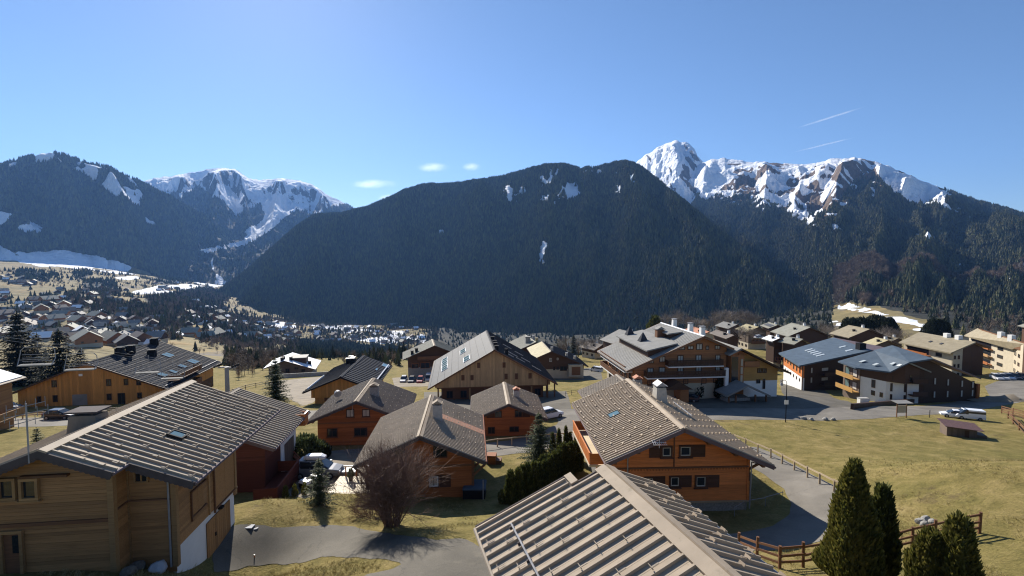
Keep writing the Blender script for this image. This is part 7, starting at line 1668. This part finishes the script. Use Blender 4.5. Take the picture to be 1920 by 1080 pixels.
# ------------------------------------------------------------------ stones and rubble
def rock_mesh(seed, r=1.0, flat=.7):
    q = random.Random(seed); bm = bmesh.new(); bmesh.ops.create_icosphere(bm, subdivisions=2, radius=r)
    ax = [(Vector((q.gauss(0,1), q.gauss(0,1), q.gauss(0,1))).normalized(), .55+.35*q.random()) for _ in range(9)]
    for v in bm.verts:
        for n, d in ax:
            k = v.co.dot(n)
            if k > d*r: v.co -= n*(k-d*r)
        v.co.z *= flat; v.co += Vector((q.gauss(0,.02), q.gauss(0,.02), q.gauss(0,.02)))*r
    me = bpy.data.meshes.new('rock'); bm.to_mesh(me); bm.free(); return me
M['dull_stone'] = plain('dull_stone', (.12,.105,.085), .9, var=.3, scale=3, bump=.3, bscale=6); M['pale_stone'] = plain('pale_stone', (.42,.43,.45), .85, var=.15, scale=2, bump=.3, bscale=6)
rk = [rock_mesh(k+400) for k in range(4)]
for me in rk: me.materials.append(M['stone'])
def rock(label, u, v, r, k=0, mat=None, group=None, up=.25, rz=0):
    me = rk[k % 4]
    if mat: me = me.copy(); me.materials.clear(); me.materials.append(mat)
    o = bpy.data.objects.new('boulder', me); col.objects.link(o); P = gp(u, v); o.location = (P[0], P[1], P[2]+r*up); o.scale = (r, r*.8, r); o.rotation_euler = (.1*k, .2*k, rz+k); tag(o, label, 'rock', group); return o
rock('pale squared block of stone leaning below the pale house', 297, 1072, .48, 1, M['pale_stone'], up=.4, rz=.5)
for i, (u, v, r) in enumerate(((345,1052,.26),(362,1048,.22),(378,1046,.24),(330,1058,.3),(352,1058,.2))): rock('grey stone heaped along the foot of the white garage wall', u, v, r, i, M['dull_stone'], group='stones along the garage wall')
for i, (u, v, r) in enumerate(((258,1066,.4),(275,1058,.34),(240,1078,.42))): rock('dark stone in the shaded heap beside the pale block', u, v, r, i+1, M['dull_stone'], group='stones in the shaded heap')
for i, (u, v, r) in enumerate(((1726,980,.35),(1738,978,.4),(1750,981,.3),(1733,985,.28))): rock('grey stone in the small pile behind the paddock fence', u, v, r, i, group='stones behind the paddock fence')
for i, (u, v, r) in enumerate(((1507,786,.5),(1522,788,.42),(1548,788,.5),(1562,788,.4))): rock('grey stone at the meadow edge near the street lamp', u, v, r, i, group='stones by the street lamp')
for i, (u, v, lb) in enumerate(((465,987,'square pale slab set in the driveway edge'),(479,990,'round pale cover beside the square slab'))):
    P = gp(u, v); t = MB().box(-.34,.34,-.22,.22,-.03,.02) if i == 0 else MB().tube((0,0,-.03),(0,0,.02),.17,n=14); o = t.build('paving_slab', M['pale_stone'], loc=(P[0],P[1],P[2]-.005)); tag(o, lb, 'slab')
bare_bush('brush_pile', 'heap of cut branches lying before the paddock fence', gp(1703,1012)+[0,0,-.3], .9, 1.6, 310, 'twig', cat='brush pile', stems=40, depth=2, thick=.03, spread=2.4, base=.5)
MB_ = None
P = gp(1885,752); mm = MB(); 
V_ = []; 
for i in range(9):
    for j in range(7):
        x, y = (i-4)*1.5, (j-3)*1.2; k = math.exp(-(x/4)**2-(y/2.2)**2); V_.append((x, y, 1.7*k*(.8+.4*math.sin(i*2.1+j))-.25))
put('earth_mound', np_mesh('earth_mound', np.array(V_), np.array([[i*7+j, (i+1)*7+j, (i+1)*7+j+1, i*7+j+1] for i in range(8) for j in range(6)])), M['gravel'], loc=tuple(P), kind='structure', smooth=True)
# ------------------------------------------------------------------ chairlift
Q1 = at_y(70, 640, 42); Q2 = at_y(425, 690, 86); dirc = (Q2-Q1)/np.linalg.norm(Q2-Q1)
pyb = np.array([Q2[0], Q2[1], gz(Q2[0], Q2[1])]); py_ = thing('chairlift_pylon', 'grey steel chairlift pylon behind the pale house', 'pylon', tuple(pyb)); hh = Q2[2]-pyb[2]
MB().tube((0,0,-.5), (0,0,hh+.2), .42, .34, 14).build('mast', M['zinc'], py_)
MB().bar((-1.7,.2,hh+.1), (1.7,-.2,hh+.1), .2, .22).build('crossarm', M['zinc'], py_)
for sx in (-1.6, 1.6):
    for k in range(5): MB().tube((sx-.08,k*.5-1.0,hh+.42), (sx+.08,k*.5-1.0,hh+.42), .2, n=10).build('sheave', M['black'], py_)
def cable(off, lb):
    a = Q1-dirc*32+off; b = Q2+dirc*60+off; o = thing('chairlift_cable', lb, 'cable', tuple(a)); m = MB(); n = 24; pts = []
    for i in range(n+1):
        p = a+(b-a)*i/n-a; pts.append(p)
    for i in range(0, n, 6): MB().path(pts[i:i+7], .022, 4).build('cable_span', M['zinc'], o)
    return o
perp = np.array([-dirc[1], dirc[0], 0]); perp /= np.linalg.norm(perp)
cable(-perp*2.4*0, 'lower of the two chairlift cables at the left edge'); cable(perp*3.4+np.array([0,0,.4]), 'upper of the two chairlift cables at the left edge')
def chair(label, C, rz):
    t = thing('chairlift_chair', label, 'lift chair', tuple(C), rz, 'empty chairlift chairs'); w = 1.25; r = .035
    m = MB().tube((0,0,0), (0,0,-.5), .04); m.path([(-w,0,-.75),(-w*.8,0,-.5),(w*.8,0,-.5),(w,0,-.75)], r); m.build('hanger', M['zinc'], t)
    for s in (-1, 1): MB().path([(s*w,0,-.75),(s*w*1.08,-.1,-1.5),(s*w,-.5,-2.05),(s*w*.9,.05,-2.0)], r).build('side_frame', M['zinc'], t)
    MB().hexa([(-w,-.55,-2.1),(w,-.55,-2.1),(w,-.05,-2.06),(-w,-.05,-2.06)], [(-w,-.55,-2.0),(w,-.55,-2.0),(w,-.05,-1.96),(-w,-.05,-1.96)]).build('seat', M['slate_metal'], t)
    m = MB()
    for z in (-1.75,-1.45,-1.15): m.tube((-w*.95,.02,z), (w*.95,.02,z), .025)
    m.build('backrest', M['zinc'], t); m = MB().path([(-w*.9,-.6,-1.5),(w*.9,-.6,-1.5)], .025); m.build('safety_bar', M['zinc'], t); return t
rz_ = math.atan2(dirc[1], dirc[0])-math.pi/2
chair('empty lift chair nearest the left edge', Q1, rz_); chair('empty lift chair close behind the nearest one', Q1+dirc*4.6+perp*3.4*0+np.array([.9,0,-.2]), rz_)
C3 = Q1+dirc*16.5; chair('empty lift chair in front of the lodge roof', C3+np.array([1.3,0,0]), rz_); chair('lower empty lift chair beside the one before the lodge roof', C3+dirc*3.6+np.array([2.6,0,-.6]), rz_)
# ------------------------------------------------------------------ houses of the valley
def valley_proto(name, label, group, L, W, H, roofm, wallm, lowm):
    t = thing(name, label, 'house', (0,0,0), 0, group); e = H*.55
    pr = [(-W/2,e*.45),(W/2,e*.45),(W/2,e),(0,H-.1),(-W/2,e)]
    MB().hexa([(x,-L/2,z) for x, z in pr], [(x,L/2,z) for x, z in pr]).build('wall', M[wallm], t); MB().box(-W/2+.05,W/2-.05,-L/2+.05,L/2-.05,-5,e*.45-.01).build('ground_floor', M[lowm], t)
    tn = (H-e)/(W/2); o = 1.2; m = MB()
    for s in (-1, 1):
        A = [(0,-L/2-o,H),(s*(W/2+o),-L/2-o,H-(W/2+o)*tn),(s*(W/2+o),L/2+o,H-(W/2+o)*tn),(0,L/2+o,H)]; B = [(x,y,z+.3) for x,y,z in A]; m.hexa(A, B) if s > 0 else m.hexa(A[::-1], B[::-1])
    rf = m.build('roof', M[roofm], t); MB().box(.8,1.6,-.5,.5,H-.8,H+.9).build('chimney', M['render_grey'], rf)
    for x in (-W*.25, W*.25): MB().box(x-.6,x+.6,-L/2-.06,-L/2-.01,e*.55,e*.55+1.2).build('window', M['glass'], t)
    return t
VP = [valley_proto('valley_house', '', '', 12, 11, 8.5, 'slate_metal', 'dark_wood', 'cream_plaster'), valley_proto('valley_house', '', '', 14, 12, 9, 'grey_metal', 'brown_wood', 'white_plaster'),
      valley_proto('valley_house', '', '', 11, 10, 8, 'snow', 'dark_wood', 'cream_plaster'), valley_proto('valley_house', '', '', 18, 13, 10, 'green_metal', 'hotel_wood', 'cream_plaster')]
RN = ['grey roofed', 'dark roofed', 'snow roofed', 'wide greenish roofed']
CL = [((0,75,516,556),16,'high on the meadow slope at the left edge','houses on the upper left slope'), ((0,150,560,640),44,'on the slope behind the black conifers','houses behind the black conifers'), ((80,262,536,600),22,'halfway up the left slope','houses halfway up the left slope'), ((150,300,602,652),40,'just above the lodge roof','houses above the lodge roof'),
      ((290,405,528,546),18,'by the snow field at the valley head','houses at the valley head'), ((370,470,503,527),14,'at the far foot of the snow mountains','houses at the far foot of the mountains'), ((330,425,566,640),28,'along the valley road at the forest foot','houses along the valley road'), ((420,560,605,648),34,'below the forest mountain','houses on the valley floor'), ((590,800,612,644),44,'in the far snowy strip','houses in the snowy strip')]
used = []; first = [True]*4
for (u0,u1,v0,v1), n, where, grp in CL:
    k = 0; tries = 0
    while k < n and tries < n*12:
        tries += 1; u = u0+(u1-u0)*rng.random(); v = v0+(v1-v0)*rng.random(); P = gp(u, v)
        if math.hypot(P[0], P[1]) > 4900 or math.hypot(P[0], P[1]) < 320: continue
        if any((P[0]-a)**2+(P[1]-b)**2 < 17**2 for a, b in used): continue
        j = rng.choice(4, p=[.36,.28,.14,.22] if u < 280 else [.30,.15,.40,.15]); s_ = .85+.4*rng.random(); rz = rng.choice([0, .3, -.4, 1.2, -1.3])+rng.normal()*.15+(math.atan2(P[0], P[1])*-1)
        lb = 'small %s house %s' % (RN[j], where)
        if first[j]: r_ = VP[j]; r_.location = (P[0], P[1], P[2]); r_.rotation_euler.z = rz; r_['label'] = lb; r_.scale = (s_,)*3; first[j] = False
        else: r_ = dup(VP[j], (P[0], P[1], P[2]), rz, lb, s_)
        r_['group'] = grp+', '+RN[j]; used.append((P[0], P[1])); k += 1
# two roads in the valley
def far_road(name, px, w, mat, lift=.9):
    c = spline(np.array([gp(*p)[:2] for p in px]), 14); d = np.gradient(c, axis=0); d /= np.linalg.norm(d, axis=1)[:,None]+1e-9; nn = np.stack([-d[:,1], d[:,0]], 1)*w/2
    V = []
    for a, n in zip(c, nn):
        for s_ in (-1, 1): x, y = a+n*s_; V.append((x, y, gz(x, y)+lift))
    return put(name, np_mesh(name, np.array(V), np.array([[2*i, 2*i+1, 2*i+3, 2*i+2] for i in range(len(c)-1)])), mat, kind='structure')
far_road('valley_road', [(345,612),(347,596),(352,586),(362,578),(364,570)], 13, M['asphalt_pale'], 1.5)
far_road('valley_lane', [(418,627),(440,631),(470,633),(495,636),(520,643)], 9, M['asphalt_pale'], 1.0)
# ------------------------------------------------------------------ a few small clouds and two contrails, as thin volumes
def vapour(name, density, scale, lo, hi):
    m = bpy.data.materials.new(name); m.use_nodes = True; nt = m.node_tree; nt.nodes.clear(); t = NT(nt)
    o = nt.nodes.new('ShaderNodeOutputMaterial'); p = nt.nodes.new('ShaderNodeVolumePrincipled'); p.inputs['Color'].default_value = (1,1,1,1); p.inputs['Anisotropy'].default_value = .5
    c = t.coord('Generated'); d = t.n('ShaderNodeVectorMath', operation='DISTANCE'); t.l(c, d.inputs[0]); d.inputs[1].default_value = (.5,.5,.5)
    fall = t.ramp(d.outputs['Value'], [(.12, 1), (.5, 0)]); n = t.noise(t.coord('Object'), scale, 5, .62)
    k = t.ramp(n, [(lo, 0), (hi, 1)])
    t.l(t.math('MULTIPLY', t.math('MULTIPLY', fall, k), density), p.inputs['Density']); nt.links.new(p.outputs[0], o.inputs['Volume']); return m
VAP = vapour('cloud_vapour', .0022, .0016, .42, .66); CON = vapour('contrail_vapour', .0040, .004, .30, .62)
def cloud(name, label, cat, u, v, Y, w, hgt, dp, mat, rot=0, group=None):
    bm = bmesh.new(); bmesh.ops.create_icosphere(bm, subdivisions=3, radius=1); me = bpy.data.meshes.new(name)
    for q in bm.verts: q.co *= .92+.16*float(fbm(np.array(q.co.x*2+u), np.array(q.co.y*2+q.co.z), 2, 5)); q.co.x *= w; q.co.y *= dp; q.co.z *= hgt
    bm.to_mesh(me); bm.free(); o = put(name, me, mat); P = at_y(u, v, Y); o.location = tuple(P); o.rotation_euler = (0, rot, 0); tag(o, label, cat, group); return o
for u, v, w, hgt, lb in ((812,314,420,110,'small flat cloud over the forest mountain, left of its tiny neighbour'),(884,313,240,90,'tiny cloud to the right of the small flat one'),(700,345,600,110,'faint rounded cloud over the end of the snow mountains'),(728,372,260,90,'small cloud low on the forest mountain shoulder')): cloud('cloud', lb, 'cloud', u, v, 11500, w, hgt, 300, VAP)
for u, v, w, hgt, r, lb in ((1543,272,800,22,.235,'lower brighter contrail above the right massif'),(1558,220,880,28,.30,'upper fainter contrail above the right massif')): cloud('contrail', lb, 'contrail', u, v, 11500, w, hgt, 120, CON, -r)
# ------------------------------------------------------------------ air
def haze():
    hz = MB().box(-9500, 9500, -60, 9500, -330, 2050).build('haze', None, kind='stuff')
    m = bpy.data.materials.new('haze'); m.use_nodes = True; nt = m.node_tree; nt.nodes.clear()
    o = nt.nodes.new('ShaderNodeOutputMaterial'); p = nt.nodes.new('ShaderNodeVolumePrincipled')
    p.inputs['Color'].default_value = (.21, .45, 1, 1); p.inputs['Density'].default_value = 4.2e-5; p.inputs['Anisotropy'].default_value = .25
    nt.links.new(p.outputs[0], o.inputs['Volume']); hz.data.materials.append(m)
haze()
